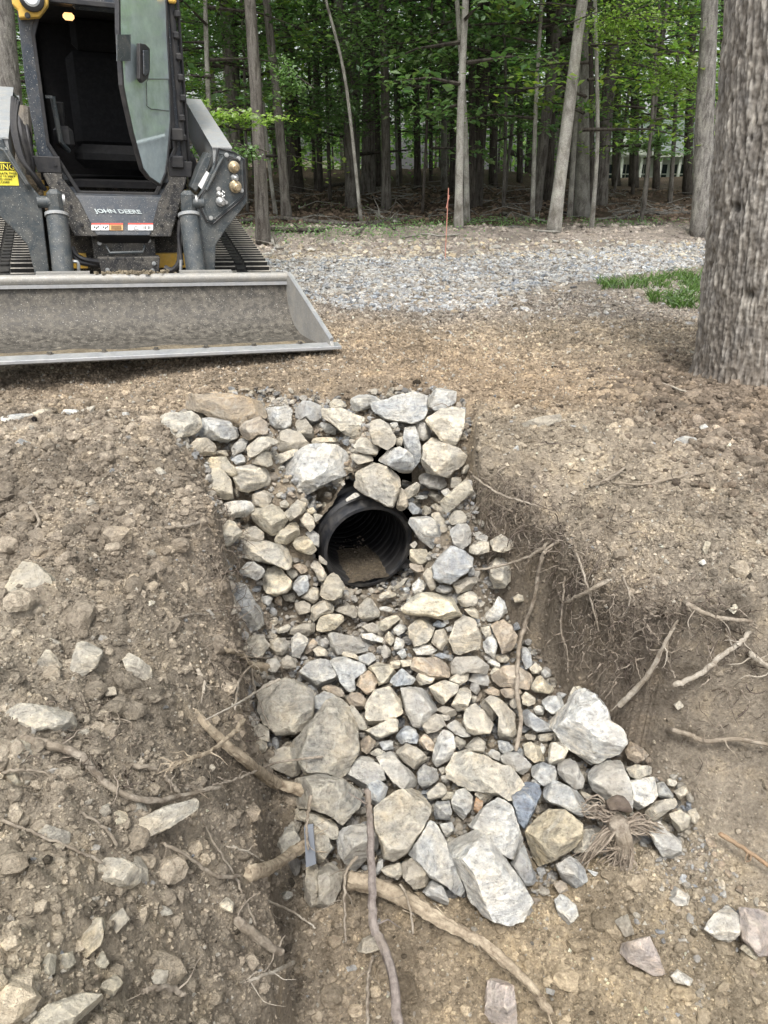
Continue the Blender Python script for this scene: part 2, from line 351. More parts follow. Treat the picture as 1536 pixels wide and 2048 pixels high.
FLOORP = TOE_L+TOE_R+TOE_T+pts("""600 900 -.10;700 950 -.19;800 880 -.07;900 850 -.03;600 1000 -.30;880 1010 -.28;480 1000 -.27;620 1100 -.5;860 1100 -.5;760 800 -.005;600 750 0;900 745 0;400 790 0;300 850 0;500 880 -.07;735 1190 -.65;560 1180 -.57;900 1180 -.59;735 1260 -.67;560 1300 -.62;735 1400 -.71;1000 1350 -.66;1000 1500 -.75;700 1600 -.78;850 1700 -.83;1150 1600 -.79;1230 1490 -.72;620 1600 -.77
650 1800 -.86;800 1900 -.9;1000 1850 -.89;1200 1850 -.9;1400 1850 -.88;620 2040 -.95;900 2040 -.97;1300 2040 -.97;1530 2040 -.94;1350 1700 -.83;1480 1850 -.86""")
FLOORP += [np.array(p, float) for p in ((0, .5, -.98), (.4, .3, -1), (0, -.6, -1.02), (.7, -.4, -1), (1, .5, -.96), (.2, -2, -1), (0, 3, -.6), (-2, 2, -.6), (2, 2, -.7), (-2, 0, -.9), (2.5, 0, -.9))]
def fit(CP, lam):
    CP = np.array(CP); n = len(CP); d2 = ((CP[:, None, :2]-CP[None, :, :2])**2).sum(2); A = np.zeros((n+3, n+3))
    U = lambda r2: .5*r2*np.log(r2+1e-9)
    A[:n, :n] = U(d2)+np.eye(n)*lam; A[:n, n] = 1; A[:n, n+1:] = CP[:, :2]; A[n, :n] = 1; A[n+1:, :n] = CP[:, :2].T
    TW = np.linalg.solve(A, np.concatenate((CP[:, 2], np.zeros(3))))
    def f(x, y):
        out = np.empty(len(x))
        for s in range(0, len(x), 40000):
            xs, ys = x[s:s+40000], y[s:s+40000]
            out[s:s+40000] = U((xs[:, None]-CP[None, :, 0])**2+(ys[:, None]-CP[None, :, 1])**2)@TW[:n]+TW[n]+TW[n+1]*xs+TW[n+2]*ys
        return out
    return f
bankf, floorf = fit(BANKP, .0008), fit(FLOORP, .0015)
LIPP = [p[:2] for p in LIP_T]+[p[:2] for p in LIP_R]+[(1.55, 1.2), (1.5, .4), (1.5, -2.2), (-.35, -2.2), (-.3, .2)]+[p[:2] for p in LIP_L[::-1]]
TOEP = [p[:2] for p in TOE_T]+[p[:2] for p in TOE_R]+[(1.2, .8), (1.2, -2.4), (-.1, -2.4), (-.12, .3)]+[p[:2] for p in TOE_L[::-1]]
def pdist(x, y, poly):
    best = np.full(len(x), 9.)
    for i in range(len(poly)):
        a = np.array(poly[i]); b_ = np.array(poly[(i+1) % len(poly)]); e = b_-a; t = np.clip(((x-a[0])*e[0]+(y-a[1])*e[1])/(e@e+1e-12), 0, 1); best = np.minimum(best, np.hypot(x-a[0]-t*e[0], y-a[1]-t*e[1]))
    return best
def tps(x, y):
    q = np.c_[x*7, y*7, x*0]; xx = x+.022*noise(q)+.012*noise(q*3.1+5); yy = y+.022*noise(q+9)
    zb = bankf(x, y); inl = inpoly(xx, yy, LIPP); zf = np.zeros_like(zb); zf[inl] = floorf(x[inl], y[inl]); int_ = inpoly(xx, yy, TOEP)
    dl = pdist(xx, yy, LIPP); dt = pdist(xx, yy, TOEP); t = dl/(dl+dt+1e-6); f = np.where(int_, 1, np.where(inl, np.where(x > .3, .45*t+.55*ss(0, .6, t), .3*t+.7*ss(0, .45, t)), 0)); return zb*(1-f)+np.minimum(zf, zb)*f
def inpoly(x, y, poly):
    c_ = np.zeros(len(x), bool); j = len(poly)-1
    for i in range(len(poly)):
        xi, yi = poly[i][:2]; xj, yj = poly[j][:2]; k = ((yi > y) != (yj > y)) & (x < (xj-xi)*(y-yi)/(yj-yi+1e-12)+xi); c_ ^= k; j = i
    return c_
def axis(lo, hi, parts):
    out = []
    for a, b_, s in parts: out.append(np.arange(a, b_-1e-9, s))
    return np.concatenate(out+[[hi]])
def grow(a, b_, s, g):
    o = [a]; 
    while o[-1] < b_: o.append(o[-1]+s); s *= g
    return np.array(o)
gx = np.concatenate((-grow(1.45, 90, .02, 1.12)[::-1], np.arange(-1.44, 1.75, .0085), grow(1.752, 90, .015, 1.10)))
gy = np.concatenate((-grow(.6, 8, .03, 1.2)[::-1], np.arange(-.57, .45, .03), np.arange(.45, 3.3, .009), np.arange(3.3, 9.2, .03), grow(9.2, 120, .06, 1.07)))
GX, GY = np.meshgrid(gx, gy); X, Y = GX.ravel(), GY.ravel()
Z = np.zeros_like(X); near = (np.abs(X-.3) < 4.0) & (Y < 4.6) & (Y > -2.4)
Z[near] = tps(X[near], Y[near])
edge = ss(3.2, 4.4, Y)+ss(2.6, 3.9, np.abs(X-.3))+ss(-1.2, -2.3, Y); Z *= 1-np.clip(edge, 0, 1)
fl = ss(2.72, 3.0, Y); Z = Z*(1-fl)
# shallow hollow below the loader bucket, forest rise and the fall beyond it
Z += -.035*ss(-.25, -1.3, X)*ss(2.5, 2.75, Y)*(1-ss(3.3, 3.8, Y))
Z += .26*ss(8.6, 26, Y)*(1-.8*ss(.14, .24, X/np.maximum(Y, 1)))
Z += .10*np.exp(-((Y-7.9)/.55)**2)*(1+.5*noise(np.c_[X*.8, Y, X*0]))
Z += ss(8.5, 12, Y)*.12*fbm(np.c_[X*.25, Y*.25, X*0], 3)+ss(8.2, 9.2, Y)*.05-ss(20, 50, Y)*1.6*ss(-12, 6, X)-ss(26, 60, Y)*.9
FACE = np.zeros(len(X)); FACE[near] = inpoly(X[near], Y[near], LIPP) & ~inpoly(X[near], Y[near], TOEP) & (X[near] > .25) & (Y[near] < 2.05)
_f = FACE.reshape(GX.shape)
for _ in range(2):
    for ax_ in (0, 1): _f = (_f+np.roll(_f, 1, ax_)+np.roll(_f, -1, ax_)+np.roll(_f, 3, ax_)+np.roll(_f, -3, ax_))/5
FACE = _f.ravel(); face = FACE
rough = np.clip(1-.75*face, .2, 1)*(1-.55*ss(2.7, 3.1, Y)*(1-ss(8.5, 9.5, Y)))
P3 = np.c_[X, Y, Z*0]
det = .022*fbm(P3*5, 3)+.018*np.abs(fbm(P3*15+5, 3))+.009*fbm(P3*45, 2)
det += .012*ss(.05, .5, noise(P3*9+40))
Z0 = Z+det*rough*(1+.8*ss(-.05, -.4, X)*(1-ss(1.8, 2.6, Y)))
BEDPX = [(330, 835), (450, 785), (600, 785), (700, 790), (870, 780), (935, 810), (945, 900), (950, 1000), (1030, 1060), (1040, 1180), (1070, 1300), (1130, 1390), (1290, 1490), (1390, 1600), (1380, 1680), (1250, 1690), (1140, 1740), (1060, 1830), (900, 1790), (700, 1760), (620, 1800), (560, 1700), (600, 1600), (490, 1440), (500, 1350), (470, 1250), (440, 1050), (400, 930), (350, 890)]
def topx(x, y, z):
    q = z-CAM_H; d = np.maximum(y*cP-q*sP, 1e-3); return 768+F*x/d, 1024-F*(y*sP+q*cP)/d
_px, _py = topx(X, Y, Z0)
_m = (inpoly(_px, _py, BEDPX) & (Y > .8) & (Y < 3.1)).astype(float).reshape(GX.shape)
for _ in range(4):
    for ax_ in (0, 1): _m = (_m+np.roll(_m, 1, ax_)+np.roll(_m, -1, ax_)+np.roll(_m, 2, ax_)+np.roll(_m, -2, ax_))/5
BEDM = _m.ravel(); Zhi = Z.reshape(GX.shape)+.3*det.reshape(GX.shape); Z0 = Z0-.05*BEDM
Zg = Z0.reshape(GX.shape)
def hgt(x, y, G=None):
    G = Zg if G is None else G
    x = np.atleast_1d(np.asarray(x, float)); y = np.atleast_1d(np.asarray(y, float))
    i = np.clip(np.searchsorted(gx, x)-1, 0, len(gx)-2); j = np.clip(np.searchsorted(gy, y)-1, 0, len(gy)-2)
    u = (x-gx[i])/(gx[i+1]-gx[i]); v = (y-gy[j])/(gy[j+1]-gy[j])
    return (G[j, i]*(1-u)+G[j, i+1]*u)*(1-v)+(G[j+1, i]*(1-u)+G[j+1, i+1]*u)*v
TS = np.concatenate((np.arange(.3, 4, .006), np.arange(4, 14, .03), np.arange(14, 60, .15)))
def hit(px, py):
    r = ray(px, py); P = CAMV+TS[:, None]*r; below = P[:, 2] < hgt(P[:, 0], P[:, 1], Zhi)
    k = int(np.argmax(below)) if below.any() else len(TS)-1
    return TS[max(k-1, 0)]
def on_ground(px, py, lift=0.):
    t = hit(px, py); r = ray(px, py); return CAMV+r*t*(1-lift/(t*np.linalg.norm(r))), t
# soil colours: patches of different earth
pat = [(600, 740, 0, (.27, .21, .145), .5), (950, 730, 0, (.34, .245, .15), .45), (1100, 690, 0, (.27, .22, .16), .5), (100, 1000, 0, (.215, .18, .14), .45), (300, 1000, 0, (.235, .195, .15), .3), (250, 1150, -.05, (.23, .19, .145), .15),
       (100, 1400, -.05, (.255, .22, .17), .3), (350, 1650, -.25, (.24, .20, .155), .25), (100, 1900, -.15, (.235, .20, .145), .2), (1100, 980, -.1, (.34, .285, .21), .3), (1300, 1000, -.1, (.30, .25, .19), .3),
       (1480, 880, 0, (.22, .175, .135), .25), (1430, 740, .03, (.19, .145, .11), .2), (1400, 1230, -.28, (.11, .09, .07), .10), (1230, 1310, -.4, (.20, .165, .13), .08), (1060, 1060, -.25, (.20, .16, .13), .09), (1150, 1230, -.4, (.26, .21, .165), .12),
       (1400, 1500, -.6, (.33, .29, .235), .25), (1250, 1440, -.62, (.24, .19, .15), .1), (1100, 1850, -.9, (.32, .25, .155), .3), (750, 1900, -.9, (.24, .19, .13), .2), (1450, 1950, -.95, (.30, .245, .165), .3), (560, 1700, -.8, (.20, .165, .125), .15),
       (735, 1150, -.6, (.22, .185, .14), .3), (450, 1200, -.3, (.18, .15, .12), .08), (500, 1350, -.6, (.17, .14, .11), .1), (850, 1400, -.7, (.2, .17, .13), .4)]
W = np.full(len(X), 1e-3); CC = np.zeros((len(X), 3))+np.array((.24, .2, .155))*1e-3
for px_, py_, z_, c_, r_ in pat:
    q = at_z(px_, py_, z_); w = np.exp(-((X-q[0])**2+(Y-q[1])**2)/(r_*r_)); W += w; CC += w[:, None]*np.array(c_)
CC /= W[:, None]; _l = CC.mean(1, keepdims=True); CC = (_l+(CC-_l)*.68)*1.25*np.array((1.015, .99, .925))
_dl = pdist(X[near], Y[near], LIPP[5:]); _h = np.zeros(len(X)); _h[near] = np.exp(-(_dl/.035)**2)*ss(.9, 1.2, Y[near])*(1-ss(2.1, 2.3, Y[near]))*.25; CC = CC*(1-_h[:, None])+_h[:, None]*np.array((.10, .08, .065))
CC = CC*(1-.7*FACE[:, None])+.7*FACE[:, None]*np.array((.33, .285, .225))*(1-_h[:, None]*1.4)
f1 = ss(3.7, 4.3, Y+.25*noise(P3*1.5)); CC = CC*(1-f1[:, None])+f1[:, None]*np.array((.30, .265, .225))
f2 = ss(6.6, 7.2, Y+.4*noise(P3*.8)); CC = CC*(1-f2[:, None])+f2[:, None]*np.array((.33, .29, .255))
f3 = ss(8.4, 9.3, Y+.6*noise(P3*.6)); CC = CC*(1-f3[:, None])+f3[:, None]*np.array((.095, .07, .052))
f4 = ss(32, 45, Y)*ss(-14, 0, X); CC = CC*(1-f4[:, None])+f4[:, None]*np.array((.08, .12, .05))
CC *= (1+.18*ss(-.1, -.5, X)*(1-ss(2.5, 3, Y)))[:, None]; CC *= (1+.3*noise(P3*3)+.18*noise(P3*11))[:, None]
# culvert: axis runs back and slightly left; the earth keeps clear of it
PIPE_C = at_y(735, 1092, 2.35); PIPE_R = .172
PD = np.array((-.30, .953, .02)); PD /= np.linalg.norm(PD)
rel = np.c_[X, Y, Z0]-PIPE_C; s_ = rel@PD; rad = np.linalg.norm(rel-s_[:, None]*PD, axis=1); lat = rel-s_[:, None]*PD
hf = np.sqrt(np.maximum(0, (PIPE_R+.02)**2-np.hypot(lat[:, 0], lat[:, 1])**2)); bot = PIPE_C[2]-PIPE_R-.012
dig = (s_ > -.30) & (s_ <= .06) & (np.hypot(lat[:, 0], lat[:, 1]) < PIPE_R+.03); Z0[dig] = np.minimum(Z0[dig], bot+.012*noise(P3[dig]*20))
rel[:, 2] = Z0-PIPE_C[2]; s_ = rel@PD; lat = rel-s_[:, None]*PD
inside = (s_ > -.03) & (s_ < 2.2) & (np.hypot(lat[:, 0], lat[:, 1]) < PIPE_R+.01)
Zt = Z0.copy(); half = np.sqrt(np.maximum(0, (PIPE_R+.012)**2-np.hypot(lat[:, 0], lat[:, 1])**2))
ax_z = PIPE_C[2]+s_*PD[2]; up = inside & (s_ > .06) & (Zt < ax_z+half); Zt[up] = (ax_z+half)[up]
front = inside & (s_ <= .06); Zt[front] = np.minimum(Zt[front], (ax_z-half)[front])
Zt2 = np.where(inside, Zt, Z0)
nx, ny = len(gx), len(gy); I = (np.arange(ny-1)[:, None]*nx+np.arange(nx-1)[None, :]).ravel()
Fq = np.c_[I, I+1, I+nx+1, I+nx]
zz = Zt2[Fq]; ins = inside[Fq].any(1); drop = ins & ((zz.max(1)-zz.min(1)) > .16)
cull = Fq[~drop]
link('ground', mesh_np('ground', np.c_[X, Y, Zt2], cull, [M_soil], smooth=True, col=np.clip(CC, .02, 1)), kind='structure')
def gcol(x, y):
    i = np.clip(np.searchsorted(gx, x), 0, nx-1); j = np.clip(np.searchsorted(gy, y), 0, ny-1); return CC[j*nx+i]

# ------------------------------------------------------------------ scattered stuff
def facet(V, seed, k=9, lo=.62, hi=.86, amp=.06):
    r = np.random.default_rng(seed); V = V*(1+amp*fbm(V*1.7+seed*3.1, 3))[:, None]
    for _ in range(k):
        nn = r.normal(size=3); nn /= np.linalg.norm(nn); h = (V@nn).max()*r.uniform(lo, hi); e = V@nn-h; m_ = e > 0; V[m_] -= e[m_, None]*nn
    return V
STONE = {s: [facet(ICO[s][0].copy(), 10*s+k, 13, .5, .84, .1)*np.array((1, .82, .66)) for k in range(7)] for s in (1, 2)}
CLOD = {s: [ICO[s][0]*(1+.34*fbm(ICO[s][0]*1.6+k*9.7, 3))[:, None]*np.array((1, .9, .72)) for k in range(6)] for s in (1, 2)}
def rot_mats(n_, tilt=1.0):
    a = rng.uniform(0, 2*math.pi, n_); q = rng.normal(size=(n_, 3))*tilt; out = np.zeros((n_, 3, 3))
    ca, sa = np.cos(a), np.sin(a); Rz = np.zeros((n_, 3, 3)); Rz[:, 0, 0] = ca; Rz[:, 0, 1] = -sa; Rz[:, 1, 0] = sa; Rz[:, 1, 1] = ca; Rz[:, 2, 2] = 1
    b_ = q[:, 0]*.6; cb, sb = np.cos(b_), np.sin(b_); Rx = np.zeros((n_, 3, 3)); Rx[:, 0, 0] = 1; Rx[:, 1, 1] = cb; Rx[:, 1, 2] = -sb; Rx[:, 2, 1] = sb; Rx[:, 2, 2] = cb
    return Rx@Rz
def scatter(name, pts, size, cols, mat, shapes, lvl, sink=.25, tilt=1., cvar=.25, sharp=None, **pr):
    n_ = len(pts); R = rot_mats(n_, tilt)*size[:, None, None]; kind = rng.integers(0, len(shapes), n_); Fb = ICO[lvl][1]; nv = len(ICO[lvl][0])
    B = np.array(shapes)[kind]*rng.uniform(.75, 1.25, (n_, 1, 3)); V = np.einsum('nij,nvj->nvi', R, B)+pts[:, None, :]; V[:, :, 2] += (size*(.6-sink*2))[:, None]*.6
    Fc = (Fb[None]+np.arange(n_)[:, None, None]*nv).reshape(-1, 3)
    C_ = np.repeat(np.clip(cols*(1+rng.normal(0, cvar, (n_, 1))), .02, .8), nv, 0)
    return link(name, mesh_np(name, V.reshape(-1, 3), Fc, [mat], smooth=False, col=C_), kind='stuff', **pr)
def area(n_, x0, x1, y0, y1, f=None):
    x = rng.uniform(x0, x1, n_); y = rng.uniform(y0, y1, n_)
    if f is not None: m_ = f(x, y); x, y = x[m_], y[m_]
    return x, y
def ground_pts(x, y): return np.c_[x, y, hgt(x, y)]
def bed(x, y):      # the stone-filled part of the ditch
    return inpoly(*topx(x, y, hgt(x, y)), BEDPX) & (y < 3.1)
BEDP = [at_z(a, b_, z)[:2] for a, b_, z in ((330, 830, 0), (600, 775, 0), (900, 775, 0), (935, 900, -.08), (945, 1000, -.3), (1010, 1150, -.55), (1080, 1330, -.66), (1280, 1480, -.73), (1390, 1650, -.8), (1150, 1700, -.84), (1060, 1800, -.88), (850, 1790, -.88), (640, 1790, -.87), (600, 1600, -.78), (520, 1450, -.66), (480, 1250, -.5), (430, 1000, -.25), (400, 930, -.12))]
def clearpipe(p, r=.0):
    q = p-PIPE_C; s = q@PD; l = np.linalg.norm(q-s[:, None]*PD, axis=1); return ~((l < PIPE_R+r) & (s > -.25))
def powsize(n_, lo, hi, a=2.2):
    u = rng.uniform(size=n_); return (lo**(1-a)+u*(hi**(1-a)-lo**(1-a)))**(1/(1-a))
def onface(x, y): return FACE[np.clip(np.searchsorted(gy, y), 0, ny-1)*nx+np.clip(np.searchsorted(gx, x), 0, nx-1)]
def _clods():
    # near banks and ditch floor
    x, y = area(60000, -1.3, 1.9, .35, 2.75, lambda x, y: ~(bed(x, y) & (rng.uniform(size=len(x)) > .25)) & (rng.uniform(size=len(x)) > .92*onface(x, y)))
    keep = rng.uniform(size=len(x)) < np.where(x < 0, 1, np.where(y > 2.2, .7, np.where(y < 1.35, .9, .6))); x, y = x[keep], y[keep]
    p = ground_pts(x, y); k = clearpipe(p, .02); p = p[k]; s = powsize(len(p), .0027, .016, 2.7)
    scatter('loose_soil', p, s, gcol(p[:, 0], p[:, 1]), M_clod, CLOD[1], 1, .3)
    # bigger crumbs
    x, y = area(1700, -1.2, 1.8, .45, 2.75, lambda x, y: ~bed(x, y)); m_ = rng.uniform(size=len(x)) < np.where(x < 0, 1., np.where((x > .8) & (y > 2.0), 1, np.where(y < 1.3, .8, .25)))
    m_ &= ~((x < -.9) & (y < .8)); m_ &= onface(x, y) < .3; x, y = x[m_], y[m_]; p = ground_pts(x, y); p = p[clearpipe(p, .02)]
    scatter('soil_crumbs', p, powsize(len(p), .012, .034, 2.5), gcol(p[:, 0], p[:, 1])*1.08, M_clod, CLOD[2], 2, .3)
    # crumbly red-brown heap at the big tree
    q = at_z(1440, 800, .0); n_ = 4200; x = q[0]+rng.normal(0.05, .2, n_); y = q[1]+rng.normal(-.05, .3, n_)
    scatter('soil_crumbs', ground_pts(x, y), powsize(n_, .007, .022, 2.4), np.tile((.21, .17, .13), (n_, 1)), M_clod, CLOD[1], 1, .2)
    # flat worked earth before the bucket and up to the gravel
    x, y = area(17000, -1.9, 2.6, 2.6, 4.6); scatter('loose_soil', ground_pts(x, y), powsize(len(x), .004, .016, 3.0), gcol(x, y), M_clod, CLOD[1], 1, .35)
    # litter-covered rubble strip before the wood
    x, y = area(9000, -3.2, 5.2, 6.4, 8.9); scatter('rubble_strip', ground_pts(x, y), powsize(len(x), .012, .045, 2.6), gcol(x, y)*1.15, M_clod, STONE[1], 1, .3)
    x, y = area(11000, -10, 8, 8.6, 16); scatter('leaf_litter', ground_pts(x, y), powsize(len(x), .02, .05, 2.6), gcol(x, y)*1.5, M_clod, CLOD[1], 1, .3, cvar=.4)
_clods()
def _grit():
    # fine crumbs: eight-sided grains, uncountable
    O = np.array(((1, 0, 0), (-1, 0, 0), (0, 1, 0), (0, -1, 0), (0, 0, 1), (0, 0, -1.))); OF = np.array(((0, 2, 4), (2, 1, 4), (1, 3, 4), (3, 0, 4), (2, 0, 5), (1, 2, 5), (3, 1, 5), (0, 3, 5)))
    def put(x, y, lo, hi, a=2.4):
        p = ground_pts(x, y); p = p[clearpipe(p, .01)]; n_ = len(p); s = powsize(n_, lo, hi, a); R = rot_mats(n_)*s[:, None, None]; B = O[None]*rng.uniform(.5, 1.3, (n_, 6, 1)); V = np.einsum('nij,nvj->nvi', R, B)+p[:, None, :]; V[:, :, 2] += s[:, None]*.3
        Fc = (OF[None]+np.arange(n_)[:, None, None]*6).reshape(-1, 3); c = gcol(p[:, 0], p[:, 1])*np.exp(rng.normal(.05, .30, (n_, 1))); lt = rng.uniform(size=n_) < .06; c[lt] = np.array((.45, .42, .36))
        link('soil_grit', mesh_np('soil_grit', V.reshape(-1, 3), Fc, [M_clod], col=np.repeat(np.clip(c, .02, .7), 6, 0)), kind='stuff')
    x, y = area(95000, -1.0, 1.3, .42, 1.9, lambda x, y: ~bed(x, y) & (rng.uniform(size=len(x)) > .75*onface(x, y))); put(x, y, .0016, .0065)
    x, y = area(50000, -1.5, 1.9, 1.7, 3.3, lambda x, y: ~bed(x, y)); put(x, y, .0025, .010)
    x, y = area(30000, -1.2, 2.6, 3.2, 4.8); put(x, y, .004, .014)
_grit()
ROAD = [at_z(a, b_, 0)[:2] for a, b_ in ((-900, 575), (300, 570), (560, 560), (640, 610), (720, 624), (860, 626), (980, 618), (1020, 595), (1100, 575), (1200, 560), (1410, 535), (1900, 500), (1900, 470), (1410, 492), (1100, 503), (900, 517), (700, 516), (560, 522), (300, 525), (-900, 540))]
def _gravel():
    x, y = area(70000, -5, 6, 4.0, 8.2, lambda x, y: inpoly(x, y, ROAD)); x, y = x[:22000], y[:22000]
    c = np.array(((.38, .40, .42), (.48, .49, .50), (.30, .325, .355), (.43, .41, .38)))[rng.integers(0, 4, len(x))]
    scatter('gravel', ground_pts(x, y), powsize(len(x), .014, .036, 2.0), c, M_rock2, STONE[1], 1, .2)
    # stray stones round the drive
    x, y = area(9000, -.8, 3.2, 3.5, 5.4, lambda x, y: rng.uniform(size=len(x)) < np.exp(-((y-4.6)/.55)**2)*ss(-.6, .2, x)*.75)
    c = np.array(((.42, .38, .32), (.38, .36, .33), (.32, .27, .2), (.44, .44, .44)))[rng.integers(0, 4, len(x))]
    scatter('stray_gravel', ground_pts(x, y), powsize(len(x), .01, .04, 2.6), c, M_rock2, STONE[1], 1, .25)
    x, y = area(3000, -3, 5, 6.3, 7.4); c = np.array(((.5, .46, .38), (.42, .41, .39), (.5, .42, .3)))[rng.integers(0, 3, len(x))]
    scatter('stray_gravel', ground_pts(x, y), powsize(len(x), .015, .07, 2.8), c, M_rock2, STONE[1], 1, .25)
_gravel()
def _chips():
    c4 = np.array(((.42, .38, .31), (.38, .37, .35), (.34, .355, .37), (.36, .30, .235), (.45, .42, .36)))
    x, y = area(30000, -.9, 1.3, 1.0, 2.95, bed); x, y = x[:9500], y[:9500]; p = ground_pts(x, y); p = p[clearpipe(p, .015)]
    s = powsize(len(p), .006, .026, 2.2); c = c4[rng.integers(0, 5, len(p))]*.92; p[:, 2] += rng.uniform(-.004, .016, len(p))
    scatter('stone_chips', p, s, c, M_rock2, STONE[2], 2, .15)
    # pebbles strewn on banks and ditch floor
    x, y = area(1500, -1.3, 1.8, .5, 3.2, lambda x, y: ~bed(x, y) & (onface(x, y) < .3)); p = ground_pts(x, y); p = p[clearpipe(p, .02)]
    scatter('strewn_pebbles', p, powsize(len(p), .005, .018, 2.6), c4[rng.integers(0, 5, len(p))], M_rock2, STONE[1], 1, .25)
    q = at_z(1400, 1720, -.83); n_ = 420; x = q[0]+rng.normal(0, .1, n_); y = q[1]+rng.normal(0, .12, n_); k = onface(x, y) < .3; x, y = x[k], y[k]; n_ = len(x)
    scatter('strewn_pebbles', ground_pts(x, y), powsize(n_, .006, .017, 2.2), c4[rng.integers(0, 5, n_)], M_rock2, STONE[2], 2, .2)
    # stones packed round the pipe's collar
    ex = np.cross(PD, (0, 0, 1.)); ex /= np.linalg.norm(ex); ez = np.cross(ex, PD); n_ = 420; a = rng.uniform(0, 2*math.pi, n_); s0 = rng.uniform(.02, .13, n_); rr = PIPE_R+rng.uniform(.018, .07, n_)+.25*np.abs(s0-.05)
    p = PIPE_C+s0[:, None]*PD+rr[:, None]*(np.cos(a)[:, None]*ex+np.sin(a)[:, None]*ez); p = p[~((a > .8) & (a < 2.9) & (s0 < .08))]; n_ = len(p); scatter('stone_chips', p, powsize(n_, .012, .034, 2.0), c4[rng.integers(0, 5, n_)]*.9, M_rock2, STONE[2], 2, .15)
_chips()
